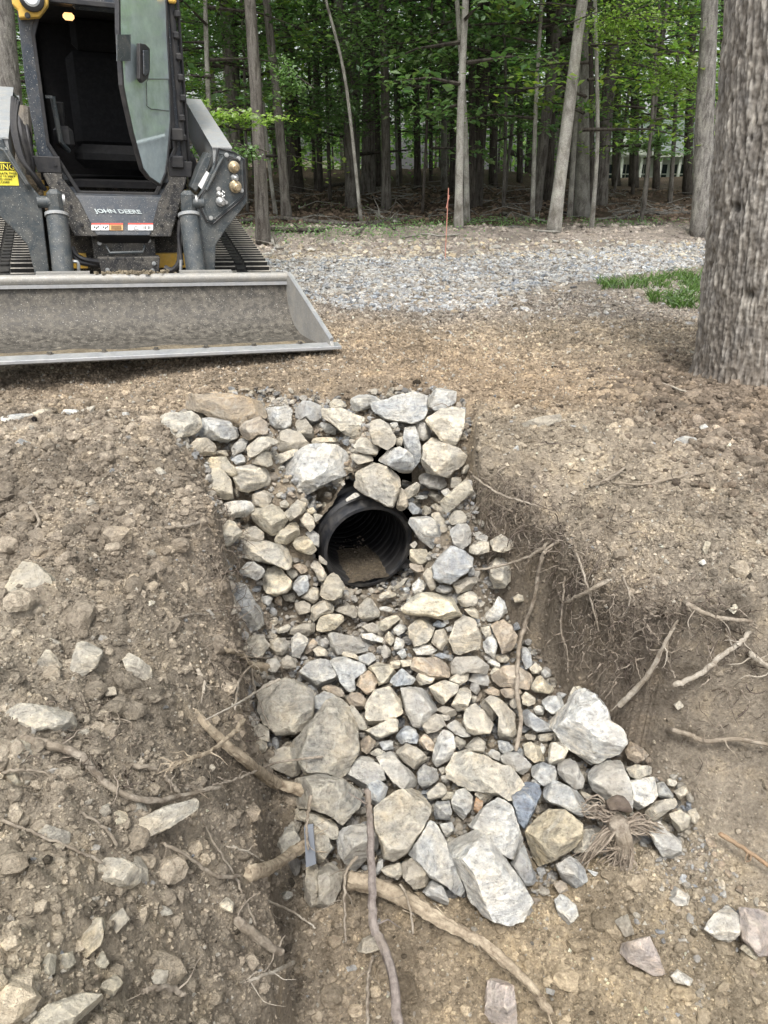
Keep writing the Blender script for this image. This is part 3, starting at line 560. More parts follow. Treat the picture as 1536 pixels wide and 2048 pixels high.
# ------------------------------------------------------------------ stones, each one by its own outline
TILES = {1: (300, 760, 4.518), 2: (600, 760, 4.267), 3: (420, 1000, 4.518), 4: (720, 1000, 4.518), 5: (460, 1280, 3.84), 6: (780, 1280, 4.267), 7: (1000, 1340, 3.84), 8: (500, 1500, 3.339), 9: (700, 1450, 1.8373),
         10: (0, 780, 2.4774), 11: (0, 1350, 2.1943), 12: (900, 750, 2.4151)}
ROCKS = """1
O 300,130 340,118 560,130 740,120 900,165 990,190 1060,280 1070,340 900,350 830,410 780,430 740,410 690,350 560,340 520,300 350,260|long brown-faced slab stone lying at the top left of the stone bed
t+ 50,350 180,290 370,280 450,320 475,420 420,490 240,548 170,500 100,420|pale buff stone at the far left end of the top row of stones
g+ 480,335 620,345 700,350 740,430 800,450 790,520 700,570 580,555 430,500
o 800,440 870,370 990,330 1060,380 1070,490 980,500 910,550 830,520
g+ 1050,250 1230,230 1290,280 1270,430 1150,460 1080,400
b 1305,190 1440,185 1530,230 1560,330 1530,370 1450,385 1390,340 1310,350
t- 1310,360 1400,340 1480,430 1480,490 1440,560 1330,440
t+ 345,590 420,520 500,520 600,570 590,680 490,690 370,660
t 590,640 700,630 710,690 620,690
g- 730,620 820,525 885,545 850,640 760,685
t+ 870,600 990,515 1140,505 1160,560 1030,640 930,700 890,700
t- 915,745 1020,645 1100,650 1110,770 1060,790 960,760
t 1140,490 1260,440 1370,480 1440,580 1300,640 1190,660 1160,560
b+ 735,720 810,660 880,740 790,780
y 480,700 700,690 740,760 840,860 740,880 650,800 510,780
y+ 460,860 540,795 640,795 740,910 760,1080 660,1080 560,990
t+ 790,780 990,745 1060,800 1105,870 1090,950 900,1020 760,970 750,890 830,860
t 1090,700 1280,625 1340,620 1180,760 1090,780
w 1080,790 1450,580 1560,570 1700,580 1780,640 1880,760 1830,830 1560,950 1380,1060 1290,1050 1190,990 1110,930|big white flat-topped boulder lying above the black pipe
t 915,1040 1040,995 1105,1030 1090,1140 1010,1150 930,1110
w 610,1160 700,1100 830,1085 940,1105 930,1180 860,1240 740,1245 650,1200|flat white stone hanging at the left edge of the stone slope
y- 900,1180 960,1130 1040,1160 1110,1135 1180,1170 1250,1270 1170,1390 1110,1410 940,1290
t- 1210,1200 1330,1080 1420,1120 1400,1180 1260,1280
t 1170,1110 1220,1080 1260,1130 1240,1160 1180,1150
2
t+ 180,240 350,235 450,280 575,330 590,410 560,450 450,505 380,470 310,400 200,320
g 430,270 440,160 500,135 640,120 690,180 600,230 530,250
g 600,200 850,130 960,100 1080,140 1090,260 1050,370 950,375 720,340 640,270|broad grey stone in the middle of the top row of stones
g+ 1095,150 1210,65 1340,115 1330,210 1240,250 1160,270 1090,220|pale grey block at the top right corner of the stone bed
t+ 1070,340 1200,250 1340,225 1415,250 1400,400 1350,560 1200,510 1110,400
w 965,400 1040,345 1070,370 1120,440 1110,490 1020,520
t+ 1040,570 1130,490 1180,510 1350,580 1430,650 1400,720 1260,835 1070,800 1035,700
g 875,560 890,400 950,385 1010,500 1035,600 1030,700 960,760 900,640
g 665,680 760,600 860,565 960,620 980,720 960,780 900,800 760,720
t+ 600,350 680,330 760,380 825,500 820,540 750,600 620,540 590,420
t 455,560 500,490 560,490 640,570 670,600 650,645 540,630 480,610
t- 430,650 460,625 600,640 630,690 500,725
g- 165,380 190,360 250,375 310,430 290,470 220,450
y 95,530 120,490 280,490 350,540 230,530 130,545
t- 245,220 290,160 350,165 400,220 370,240 270,240
t 470,800 620,700 740,740 860,830 850,960 790,1090 740,1080 650,1030 540,980 450,900 480,860|squarish tan boulder resting right on top of the black pipe
t- 880,940 990,870 1030,890 1010,960 920,1020 890,1000
g- 1010,810 1080,790 1230,830 1260,900 1220,940 1120,930 1040,880
t 1090,970 1130,940 1210,970 1225,1030 1190,1060 1140,1020
w 1200,950 1260,920 1290,960 1250,1005
w 980,990 1090,980 1080,1020 1000,1015
t- 1040,1150 1050,1070 1110,1090 1130,1130 1080,1160
t- 1120,1070 1160,1050 1220,1100 1230,1150 1150,1110
w 390,1020 470,960 510,980 470,1010 400,1040
t- 1280,840 1380,830 1350,920 1290,920
t- 820,1080 860,920 890,940 930,1050 860,1120
t 1390,740 1440,720 1430,800 1370,800
g 765,370 830,360 840,400 790,420
t- 820,500 880,480 870,560 820,560
3
t- 80,290 150,180 220,200 300,300 230,370 150,430 100,360
t 240,360 330,260 420,235 490,300 490,360 330,400
t 185,450 300,370 480,365 590,400 640,385 740,500 700,620 660,640 580,590 460,560 300,530|wide tan boulder with a pinkish break left of the pipe
y 580,350 630,270 720,200 800,195 815,310 770,360 690,405 590,385
y- 745,400 790,340 860,320 930,390 970,460 960,495 880,500 780,460
g 860,290 950,270 990,310 980,430 930,390
t 811,180 870,110 930,160 950,240 900,290 830,220
y 1000,130 1000,40 1030,15 1090,50 1095,125 1010,135
y+ 870,90 930,65 955,100 920,130 870,115
t 934,130 990,120 1020,150 960,200 930,180
gd 265,640 330,560 380,560 500,650 490,690 400,730 290,680
y+ 470,700 510,610 580,595 650,630 740,730 745,790 700,840 600,875 510,850 475,800|pale buff flat-faced block below and left of the pipe
b+ 740,740 830,680 880,690 900,770 890,830 800,870 750,800
t 905,600 950,540 1000,580 1055,680 1040,720 990,740 950,660
o 750,590 810,570 880,600 870,650 820,670
t- 690,640 760,620 800,650 790,690 740,720 700,680
y 990,860 1020,740 1110,655 1160,680 1225,790 1200,880 1110,915 1040,900|upright yellowish speckled stone just below the pipe mouth's left edge
t- 820,880 910,790 960,800 990,870 930,935 870,900
g 460,870 540,860 570,890 530,960 470,920
o 580,890 650,870 650,960 590,930
td 650,860 740,840 775,880 750,920 680,910
t 765,930 850,910 910,940 910,1010 810,1040 780,1000
t 905,1060 920,960 990,905 1080,920 1125,970 1110,1020 1010,1040 940,1100
y 960,1140 990,1050 1130,1025 1210,1040 1210,1100 1130,1170 1010,1195 960,1180
t- 1120,1000 1180,960 1300,950 1330,1010 1310,1070 1210,1030
t+ 1325,1050 1350,950 1420,880 1480,910 1540,990 1540,1060 1400,1100
gd 170,800 240,740 330,770 400,900 480,1000 495,1130 430,1190 260,1210 210,1150 250,1060 180,950|dark dusty leaning slab against the left bank below the rootlets
t 590,1170 700,1120 730,1140 700,1190 610,1210
t- 700,1180 830,1115 950,1110 955,1180 860,1240 740,1220
w 725,1260 790,1195 885,1250 870,1310 810,1430 740,1420|small upright bluish-white stone left of the long grey slab
t- 540,1280 620,1240 720,1280 720,1350 660,1410 570,1400 530,1330
td 270,1290 380,1220 480,1230 540,1310 470,1420 380,1440 290,1380
g- 1065,1230 1110,1190 1400,1260 1530,1290 1530,1350 1330,1395 1150,1410 1080,1350|long grey slab lying flat below the pipe mouth
t 1200,1370 1330,1400 1340,1450 1250,1440 1190,1410
g 1340,1420 1450,1380 1500,1430 1430,1500 1350,1480
g 970,1280 1050,1240 1080,1280 1060,1340 980,1310
o- 871,1320 930,1250 975,1290 930,1360 850,1400
t 930,1350 990,1320 1070,1370 1060,1415 960,1410
t- 640,1450 690,1400 780,1440 780,1510 690,1530 640,1510
g- 500,1440 600,1425 640,1490 600,1560 520,1560
t- 990,500 1060,560 1060,590 980,560 
4
g+ 430,190 480,140 650,150 760,260 835,370 820,430 740,480 620,410 540,350 500,280|long pale rounded boulder against the right side of the pipe
t 640,130 710,105 760,150 785,200 740,240
t 795,180 850,95 910,90 970,140 960,200 820,225
g 810,270 880,215 970,210 1010,300 1000,390 930,445 850,400
t 980,430 1050,360 1160,380 1170,470 1060,500 990,480
g 1010,290 1080,280 1160,330 1150,380 1050,360
t 1170,370 1280,305 1390,380 1380,440 1300,480 1200,460
b+ 650,600 700,530 820,415 940,460 1030,520 1020,610 960,670 820,760 740,750 660,710|big blue-grey angular boulder right of the pipe
b- 960,600 1030,590 1040,660 990,700
t 840,760 960,700 1060,700 1060,750 990,820 880,850
t 875,880 1030,825 1070,900 1050,950 930,970
t+ 1155,600 1200,540 1310,520 1370,640 1360,730 1310,790 1210,800 1170,700|pale pitted block crossed by a root at the foot of the right bank
t 450,400 500,370 520,400 490,440 455,430
y- 455,450 600,440 630,560 600,590 500,580 445,540|yellow-brown block touching the pipe's right rim
o 445,570 560,590 580,640 500,660 450,620
t+ 565,690 620,615 650,640 670,720 690,790 640,820 590,740
w 470,780 540,710 600,780 550,840 500,860 470,830
g- 680,800 720,765 790,770 840,820 780,850 690,830
y+ 370,980 450,900 530,850 740,835 850,900 925,980 920,1040 800,1060 720,1085 580,1050 440,1040 380,1020|wide flat yellowish boulder below the pipe's right side
t 430,1150 490,1075 580,1070 680,1130 640,1240 600,1300 490,1335 450,1250
t 640,1290 680,1180 760,1160 795,1220 790,1290 740,1360 700,1340
w 475,1350 580,1290 700,1350 640,1400 500,1400
t+ 800,1270 860,1100 950,1040 1040,1080 1100,1230 1090,1350 900,1405 850,1380
y 940,990 1020,960 1075,1010 1070,1080 1000,1050
w 1115,1040 1200,970 1250,870 1310,920 1330,1010 1250,1090 1160,1100
o 1180,1130 1300,1080 1380,1150 1425,1230 1390,1360 1290,1395 1240,1250|rust-brown angular stone at the right edge beside the hanging root
w 1110,1310 1150,1250 1210,1210 1245,1330 1210,1430 1130,1380
t 1090,1150 1170,1140 1190,1210 1150,1250 1100,1190
b- 430,30 455,15 545,80 540,125 480,135 435,80
y- 723,40 800,-20 1025,-185 1017,-35 860,75 790,122|thin tan plank-shaped slab tilted up at the right bank
y 160,1120 240,1070 330,1040 365,1080 230,1185
w 300,1170 340,1120 425,1140 400,1190 340,1230
t 225,1230 260,1185 310,1220 310,1280 280,1320 230,1270
w 300,1330 330,1240 400,1270 405,1310 370,1370 300,1350
w 0,1210 120,1200 225,1250 220,1290 130,1270 0,1230
t 10,1140 100,1105 180,1140 230,1210 100,1200 20,1180
g- 190,1400 200,1300 280,1360 270,1410 220,1435
b 330,1380 400,1340 425,1420 380,1440
w 750,1085 800,1075 805,1120 760,1125
b+ 656,1130 700,1085 780,1120 750,1150 700,1155
g 770,1150 840,1140 845,1180 790,1190
t 1380,880 1430,845 1490,870 1480,920 1400,930
t- 400,720 440,700 430,760 330,810 300,800
t- 255,790 285,770 280,830 240,820
g+ 385,800 440,785 450,820 410,835
t 170,860 260,820 330,850 300,880 200,890
w 170,960 240,960 300,980 280,1010 200,1000
t- 620,1290 650,1300 640,1360 600,1330
6
o+ 170,240 200,140 480,150 520,190 520,310 400,345 200,260|pinkish slab with a flat top in the middle of the stone bed
g 515,190 560,140 740,135 850,210 830,290 740,270 660,260 560,310 520,280
b 380,130 430,105 510,130 500,160 440,160
t+ 220,330 260,270 350,255 400,310 360,370 260,390
b+ 0,350 110,240 220,330 200,380 60,400
t 0,190 90,170 90,240 30,250
t+ 85,170 180,170 185,220 110,235
o+ 855,310 980,230 1090,215 1210,290 1215,370 1190,430 1100,410 930,400|broad tan stone under the hanging right-hand root
o 940,420 1090,405 1130,450 1040,500 960,490
b+ 1120,90 1160,60 1200,120 1215,210 1160,250 1130,180
t 1190,240 1240,190 1300,240 1270,290 1210,290
y 1205,420 1240,330 1290,300 1330,370 1400,410 1360,460 1260,450
g 1285,270 1330,250 1380,300 1320,330
w 830,180 880,160 940,200 940,240 870,220
t 900,150 980,120 1020,160 1000,200 930,190
t+ 850,290 880,230 940,250 900,300
b 660,340 740,270 820,290 850,360 830,395 760,380
t+ 500,340 590,280 680,270 660,350 600,390
g 90,400 260,400 330,420 410,560 310,660 240,750 180,740 130,600|tall grey prism-shaped stone with one dark face in mid bed
t+ 330,400 470,340 590,380 580,430 450,555 400,520
t+ 520,560 600,400 680,410 700,490 650,600 570,615
td 700,470 740,480 735,540 700,530
t+ 620,700 640,590 720,535 800,610 890,720 850,800 730,815 650,790|pear-shaped tan stone in the middle of the stone bed
t+ 765,540 870,475 935,590 930,640 900,695 830,650
t 800,520 870,470 970,520 1070,630 1075,800 1010,870 920,800 930,640
t- 400,590 470,560 540,590 575,640 520,660 450,620
t+ 270,730 300,660 380,625 450,650 480,730 400,780 310,800
w 390,630 510,640 515,680 470,690
b 50,830 100,760 170,730 230,790 200,860 100,890
b+ 130,830 190,770 250,820 220,890 150,880
o+ 240,870 310,800 380,890 375,950 300,940
w 355,1020 400,840 460,760 540,800 560,920 520,1010 400,1085|tall narrow blue-white stone left of the broad lozenge slab
t- 540,880 560,820 650,870 590,940
t- 640,930 740,820 820,880 810,960 770,970
g 480,740 560,680 620,740 690,820 620,830 550,800
t 50,950 140,880 260,940 320,1010 220,1110 120,1040
g- 230,1130 290,1060 400,1100 420,1180 290,1280 240,1200
t+ 470,1100 550,960 650,930 810,990 960,1060 1020,1065 1155,1190 1110,1310 1010,1370 900,1330 700,1290 600,1240 490,1180|broad pale lozenge-shaped slab left of the deep blue block
g+ 940,990 1000,950 1090,960 1210,1060 1190,1140 1120,1150 1020,1080 950,1040
g+ 920,850 1010,870 1060,930 1000,980 940,960
b+ 835,970 870,930 940,960 950,1040 860,1000
y 1140,890 1200,865 1280,920 1320,1020 1220,1050 1150,980
t+ 1340,1010 1360,880 1470,865 1525,940 1490,1020 1410,1080 1350,1050
w 1290,880 1330,930 1310,980 1280,920
g 1205,1080 1300,1040 1390,1080 1440,1180 1300,1250 1210,1160
w 1295,520 1350,480 1440,475 1500,540 1470,610 1380,635 1320,590
w 1225,590 1260,555 1320,580 1310,640 1250,640
t 1120,480 1160,440 1240,500 1240,550 1180,570 1130,550
b 1120,640 1170,590 1260,660 1380,730 1390,780 1260,790 1170,730
t 1255,810 1400,790 1400,850 1290,870
td 1150,800 1250,810 1230,860 1160,850
t 1020,520 1070,490 1100,560 1060,590 1020,560
o+ 800,430 870,400 940,430 930,480 840,470
b 690,370 740,345 770,420 740,470 680,420
w 430,1160 490,1150 500,1210 450,1215
t 410,1100 450,1080 500,1110 440,1150
t- 310,1310 410,1215 490,1280 430,1350 330,1370
y 430,1340 480,1290 550,1300 530,1360 450,1370
g- 370,1420 400,1380 510,1370 530,1460 520,1540 380,1530
g 520,1370 560,1290 650,1260 710,1340 690,1450 620,1540 540,1450
t 720,1320 800,1230 900,1220 910,1290 860,1370 800,1400 730,1330
r 715,1400 740,1320 800,1330 790,1420 740,1480 715,1460|small stone with an orange end on the broad lozenge slab
t- 1390,790 1430,800 1440,860 1400,860
7
B 80,960 160,930 200,850 310,890 320,960 270,1080 190,1220 140,1160 90,1010|deep blue block between the big pale boulders
g 330,920 370,840 450,850 600,930 700,1050 690,1110 620,1130 480,1060 380,1020|long grey oval boulder right of the deep blue block
g 440,720 500,670 580,720 650,850 640,910 580,920 460,820
w+ 370,370 430,340 540,290 570,220 610,160 680,140 760,180 800,240 840,300 860,400 930,440 960,490 975,560 920,620 820,680 700,735 560,700 520,590 480,500 400,420|huge white humped boulder at the foot of the right bank
t+ 525,200 560,130 620,120 650,150 590,220 540,250
o 960,620 1000,545 1100,600 1145,650 1110,690 1050,720 980,680|small brown faceted stone right of the huge white humped boulder
g+ 670,800 780,700 820,710 920,690 1000,870 1030,1000 1020,1080 960,1090 860,1040 730,960 690,870|large light grey block above the fibrous root stump
t 970,760 1040,735 1160,740 1165,800 1060,840 1000,820
w 1000,850 1190,820 1220,960 1180,1010 1060,1080 1035,1060|blue-white square slab right of the light grey block
gd 1205,850 1260,860 1330,950 1330,990 1230,980
t+ 1275,850 1320,830 1365,860 1340,895 1290,890
t 1335,930 1430,885 1450,945 1380,1000
t+ 1110,1090 1200,1010 1350,985 1365,1040 1250,1120 1170,1175 1115,1150
y+ 1300,1100 1380,1070 1470,1120 1460,1200 1370,1245 1330,1190
t 1440,1090 1500,1060 1536,1130 1500,1185 1460,1160
g 1130,1220 1230,1160 1290,1240 1390,1310 1400,1420 1340,1470 1240,1430 1190,1350|long bluish stone right of the fibrous root stump
Y 190,1240 280,1130 370,1060 500,1070 640,1190 640,1290 560,1370 400,1470 290,1510 240,1430|big round rusty-yellow boulder below the deep blue block
t- 640,1220 720,1220 750,1300 680,1380 560,1400
t 620,930 710,960 690,1000 650,980
g 240,860 300,830 320,890 270,870
9
g+ 755,515 810,480 862,520 875,575 825,602 785,580|pale round stone below right of the rusty boulder
w+ 350,440 380,390 410,370 470,380 520,430 620,560 675,650 640,720 590,738 510,710 440,660 400,560|biggest oblong white boulder low in the ditch
w 430,370 480,320 540,265 590,300 620,400 640,440 600,500 560,480 480,400|large pale wedge boulder leaning behind the biggest oblong boulder
b- 590,510 640,440 680,560 680,600 640,590
g+ 750,640 780,620 830,660 842,700 800,740 770,720|grey angular stone alone on the dirt below the rusty boulder
w 1165,630 1190,590 1250,630 1250,660 1200,665
w 1300,750 1340,700 1385,660 1430,700 1435,770 1400,800 1350,790|white pointed stone near the lower right edge
p 1425,680 1540,690 1545,850 1500,850 1440,790|pinkish block cut by the right edge of the photo
p 990,820 1110,782 1130,830 1160,920 1120,925 1040,880|flat triangular pinkish stone on the ditch floor at lower right
t- 970,720 1020,695 1045,770 1010,780
p+ 500,950 540,930 600,970 615,1099 490,1099|white stone with rusty streaks at the bottom edge of the photo
w 1175,920 1200,895 1262,935 1240,955 1190,945
b 720,965 755,975 745,995 720,985
o 745,580 790,575 803,610 770,620
y- 1430,820 1460,795 1505,840 1490,865
g 870,530 900,540 930,545 900,560
5
td 200,420 260,320 430,285 560,300 640,400 640,560 600,680 490,720 350,740 250,660 210,560|big round dusty boulder by the left bank
t- 450,820 560,720 620,640 680,560 760,450 830,425 920,510 990,650 1000,860 940,970 850,1060 760,1030 590,1040 520,900|very large grey-tan humped boulder behind the split root
t- 240,900 400,820 500,840 560,950 550,1020 450,1060 300,980
g 520,260 600,170 740,140 830,190 810,320 680,380 600,320
g 760,130 900,140 1040,200 1050,250 970,300 980,380 930,400 870,330 830,230|arched grey stone in the middle of the stone bed
o+ 970,350 1000,270 1100,220 1150,290 1110,390 1050,420
y 1060,220 1130,170 1230,200 1280,260 1210,330 1140,350 1120,270
g 640,440 720,390 830,430 780,490 700,590 640,600
o 700,360 790,340 870,390 885,440 830,430 720,390
o- 890,450 930,400 1010,405 1050,460 1030,530 940,540
t 890,500 950,520 1050,650 1040,700 980,680 920,560
t+ 1035,480 1100,370 1220,350 1310,400 1330,540 1220,600 1080,680 1040,620|pale rounded block left of the grey prism stone
t+ 1040,715 1260,590 1295,610 1290,700 1150,770 1060,740|flat pale slab lying under the pale rounded block
o- 1000,760 1060,730 1120,780 1110,820 1050,880 1000,850
g+ 1140,790 1250,770 1255,840 1180,850
t 1070,870 1130,830 1190,860 1130,900
g 890,1050 1000,890 1080,900 1180,980 1200,1070 1110,1090 1040,1150 960,1110
w 1120,900 1230,850 1310,950 1440,1050 1430,1110 1350,1170 1250,1100 1170,990|white oblong block between the hump boulder and the lozenge slab
b+ 1050,1110 1140,1070 1215,1130 1180,1230 1110,1280 1060,1220
t- 490,1060 690,1020 870,1065 1025,1180 1010,1260 860,1425 790,1370 640,1300 520,1290|brownish block under the end of the split root
t- 160,680 210,625 300,680 310,780 230,770
td 140,800 220,765 290,800 230,870
8
t- 830,390 960,310 1130,250 1170,330 1215,400 1200,450 1140,560 1060,680 960,745 890,720 840,540|big tan square boulder just right of the upright stick
t- 290,440 330,400 430,400 530,440 590,520 580,600 520,590 440,500
t- 170,650 260,500 290,490 340,600 260,690 200,700
t- 360,560 430,505 500,550 555,650 470,765 440,740 380,640
td 375,800 440,760 470,850 450,990 410,1050 360,1000
td 450,790 540,750 620,830 600,920 560,990 450,1080 400,1060 460,960|dusty slab standing below the taped grey root strand
g+ 575,560 640,505 740,490 840,540 875,620 780,720 690,820 650,780 590,690|white-veined grey block behind the upright stick
t- 1010,760 1090,710 1160,760 1215,860 1200,900 1090,935 1020,850
t- 870,790 1000,750 1020,820 1000,870 900,830
g+ 1055,690 1200,470 1250,500 1310,620 1380,820 1440,940 1400,985 1310,910 1200,850 1100,730|long grey boulder left of the biggest oblong boulder
g 1265,490 1350,480 1370,530 1310,580
g+ 1150,930 1230,870 1290,900 1330,1000 1320,1040 1230,1000
g 830,820 850,750 890,730 880,800 850,840
td 710,1340 760,1260 830,1220 900,1270 890,1330 780,1360
td 560,850 600,830 620,860 590,880
t- 180,960 240,940 290,960 220,1020 190,1010
10
y 20,1010 60,900 110,850 180,870 280,960 270,1010 230,1060 190,1110 100,1120 20,1070|big yellowish boulder on the left bank by the left edge
gd 60,280 100,240 160,260 165,310 80,325
t 470,350 600,340 610,360 520,385
t 310,900 370,870 400,900 340,930
t- 345,1380 380,1250 430,1240 510,1290 480,1370 400,1435|flat earth-covered stone on the left bank below the yellowish boulder
td 180,1360 240,1280 310,1370 290,1410 200,1400
t 600,1310 640,1300 740,1370 760,1420 720,1455 640,1420|tan stone half sunk in the left bank
w 75,1315 180,1315 185,1335 85,1330
t 10,1600 110,1545 230,1560 350,1590 385,1640 350,1700 240,1670 150,1690 100,1640|long flat slab on the left bank above the long grey root
y+ 705,1080 760,1040 770,1060 720,1100
g+ 0,130 100,115 165,115 165,150 60,165 0,170
t 160,100 250,95 230,125 180,150
w 300,110 330,95 400,95 400,125 320,130
t 400,100 470,75 460,115 420,125
t+ 480,120 540,95 580,110 520,140
w 560,115 640,105 640,140 560,140
t- 430,275 510,300 460,335 430,320
t- 380,1700 440,1670 445,1700 400,1720
t- 240,1225 300,1250 270,1285 240,1270
td 510,1480 570,1470 580,1510 530,1520
g 0,1480 35,1520 20,1560 0,1570
td 740,410 790,380 830,420 770,460
t- 420,560 450,535 480,560 450,580
t- 165,310 240,300 250,320 180,335
11
y- 0,310 70,280 150,310 150,390 60,410 0,380
t 510,740 560,690 620,630 740,570 870,535 860,590 760,660 560,750|long thin flat slab propped on the left bank above the ditch
t- 550,550 640,570 650,600 580,610
y 470,640 510,590 560,610 550,650 490,665
t 405,840 470,800 540,805 620,850 625,920 560,940 480,910 430,890|large pale lumpy stone on the left bank below the thin slab
td 560,820 610,790 650,850 650,920 625,910 620,850
t- 150,690 190,640 310,690 310,740 220,730
y 335,1220 385,1080 450,1065 465,1100 440,1190 380,1245|upright yellowish finger stone low on the left bank
t- 470,1110 480,1060 540,1020 570,1070 480,1170
y- 155,1310 210,1220 250,1230 240,1310 190,1345
y- 240,1280 260,1230 320,1210 335,1260 290,1310
y- 410,1260 450,1210 480,1260 450,1295
y+ 125,1530 200,1450 350,1400 450,1400 455,1430 350,1520 300,1560|pale flat stone in the bottom left corner of the photo
t- 60,1500 120,1435 165,1480 120,1530
y- 70,890 100,840 160,850 150,900 90,915
y- 430,1370 510,1310 540,1350 480,1430
t- 340,980 440,960 440,1000 380,1020
y- 120,550 165,530 200,555 160,600
t+ 960,1000 990,975 1025,990 1015,1045 970,1030
td 660,1010 740,1020 760,1050 700,1060
y- 25,440 60,425 105,490 70,490
t- 645,1300 740,1300 735,1350 670,1360
t- 410,590 480,560 490,600 440,640
12
gd+ 1065,365 1110,320 1185,300 1190,330 1140,380|flat grey shard on the right bank below the big tree
gd+ 1175,365 1235,335 1240,370 1200,400
gd+ 1240,360 1310,370 1320,400 1260,400
g 1205,250 1230,235 1255,265 1220,280
gd 970,190 990,165 1020,190 990,210
td 320,250 420,210 540,190 540,220 430,260 350,280|long dark crust of soil or bark on the right bank
g 300,360 330,340 335,370 310,380
g 255,385 290,370 290,395 260,400
y- 1210,870 1240,800 1260,820 1240,870
w 1200,905 1225,890 1240,910 1220,920
y+ 1340,1130 1380,1105 1390,1130 1370,1155
t- 1080,1590 1110,1570 1130,1600 1100,1620"""
BASEC = {'w': (.52, .515, .49), 'g': (.38, .385, .38), 'b': (.33, .35, .37), 't': (.43, .40, .34), 'y': (.45, .41, .325), 'o': (.36, .30, .235), 'O': (.34, .27, .19), 'B': (.24, .27, .315), 'Y': (.44, .385, .285), 'p': (.46, .40, .37), 'r': (.46, .30, .19)}
NAMEC = {'w': 'white', 'g': 'grey', 'b': 'blue-grey', 't': 'tan', 'y': 'yellowish', 'o': 'brown', 'O': 'brown', 'B': 'deep blue', 'Y': 'rusty yellow', 'p': 'pinkish', 'r': 'orange'}
STN = []
tile = None
for ln in ROCKS.split('\n'):
    if ln.strip().isdigit(): tile = TILES[int(ln)]; continue
    body, _, lab = ln.partition('|'); tok = body.split(); code = tok[0]
    P = np.array([[float(a) for a in t.split(',')] for t in tok[1:]])/tile[2]+np.array(tile[:2])
    STN.append(dict(code=code, P=P, lab=lab or None, bank=tile in (TILES[10], TILES[11], TILES[12])))
LANDM = [('the black pipe', 735, 1095, 85), ('the big white boulder above the pipe', 630, 940, 80), ('the long brown-faced slab', 450, 815, 70), ('the huge white humped boulder', 1175, 1455, 75), ('the biggest oblong boulder', 980, 1755, 95),
         ('the deep blue block', 1055, 1605, 40), ('the round rusty boulder', 1110, 1672, 60), ('the split root end', 622, 1590, 15), ('the round dusty boulder', 572, 1415, 55), ('the big blue-grey boulder', 905, 1130, 50),
         ('the upright stick', 740, 1700, 20), ('the root stump', 1240, 1650, 50), ('the broad lozenge slab', 965, 1550, 75), ('the flat yellowish boulder', 863, 1212, 60), ('the very large humped boulder', 660, 1470, 80),
         ('the tan square boulder', 800, 1640, 60), ('the grey prism stone', 835, 1410, 40), ('the pinkish slab', 860, 1330, 40), ('the long grey slab', 705, 1285, 45), ('the pale slab by the bank', 478, 1120, 45),
         ('the light grey block', 1220, 1570, 50), ('the top right grey block', 887, 800, 30), ('the squarish tan boulder on the pipe', 755, 965, 45), ('the long pale boulder right of the pipe', 858, 1065, 40), ('the yellowish bank boulder', 60, 1180, 60),
         ('the thin propped slab', 315, 1640, 60), ('the lumpy bank stone', 235, 1745, 45), ('the long flat bank slab', 80, 1430, 60), ('the bottom left corner', 60, 2020, 40), ('the big tree', 1470, 760, 60), ('the loader bucket', 300, 690, 100),
         ('the rust-brown stone', 1008, 1275, 28), ('the white pointed stone', 1445, 1845, 35), ('the rusty streaked bottom stone', 1000, 2005, 40), ('the broad tan stone', 1022, 1350, 42), ('the arched grey stone', 700, 1345, 35),
         ('the dark leaning slab', 492, 1217, 35), ('the plank-shaped slab', 915, 993, 30), ('the pear-shaped stone', 957, 1438, 30), ('the blue-white square slab', 1290, 1585, 28), ('the wedge boulder', 990, 1655, 50)]
USED = set()
def relabel(px, py, adj, noun='stone', skip=None):
    ds = sorted(((math.hypot(px-a, py-b_), n_, a, b_, r_) for n_, a, b_, r_ in LANDM if n_ != skip))
    def dirw(a, b_):
        dx, dy = px-a, py-b_; an = math.degrees(math.atan2(-dy, dx)) % 360
        return ['right of', 'up and right of', 'above', 'up and left of', 'left of', 'down and left of', 'below', 'down and right of'][int((an+22.5)//45) % 8]
    def dist(d, r_): return 'just ' if d < r_*1.5 else ('' if d < r_*2.6 else 'well ')
    cands = [f'{adj} {noun} {dist(d, r_)}{dirw(a, b_)} {n_}' for d, n_, a, b_, r_ in ds[:5]]
    cands += [f'{adj} {noun} {dirw(*ds[i][2:4])} {ds[i][1]}, {dirw(*ds[j][2:4])} {ds[j][1]}' for i in range(3) for j in range(i+1, 5)]
    for c_ in cands:
        if c_ not in USED and len(c_.split()) <= 16: USED.add(c_); return c_
    for w in ('clean', 'rough', 'chipped', 'flat-topped', 'weathered', 'jagged'):
        c_ = w+' '+cands[0]
        if c_ not in USED: USED.add(c_); return c_
    return cands[0]
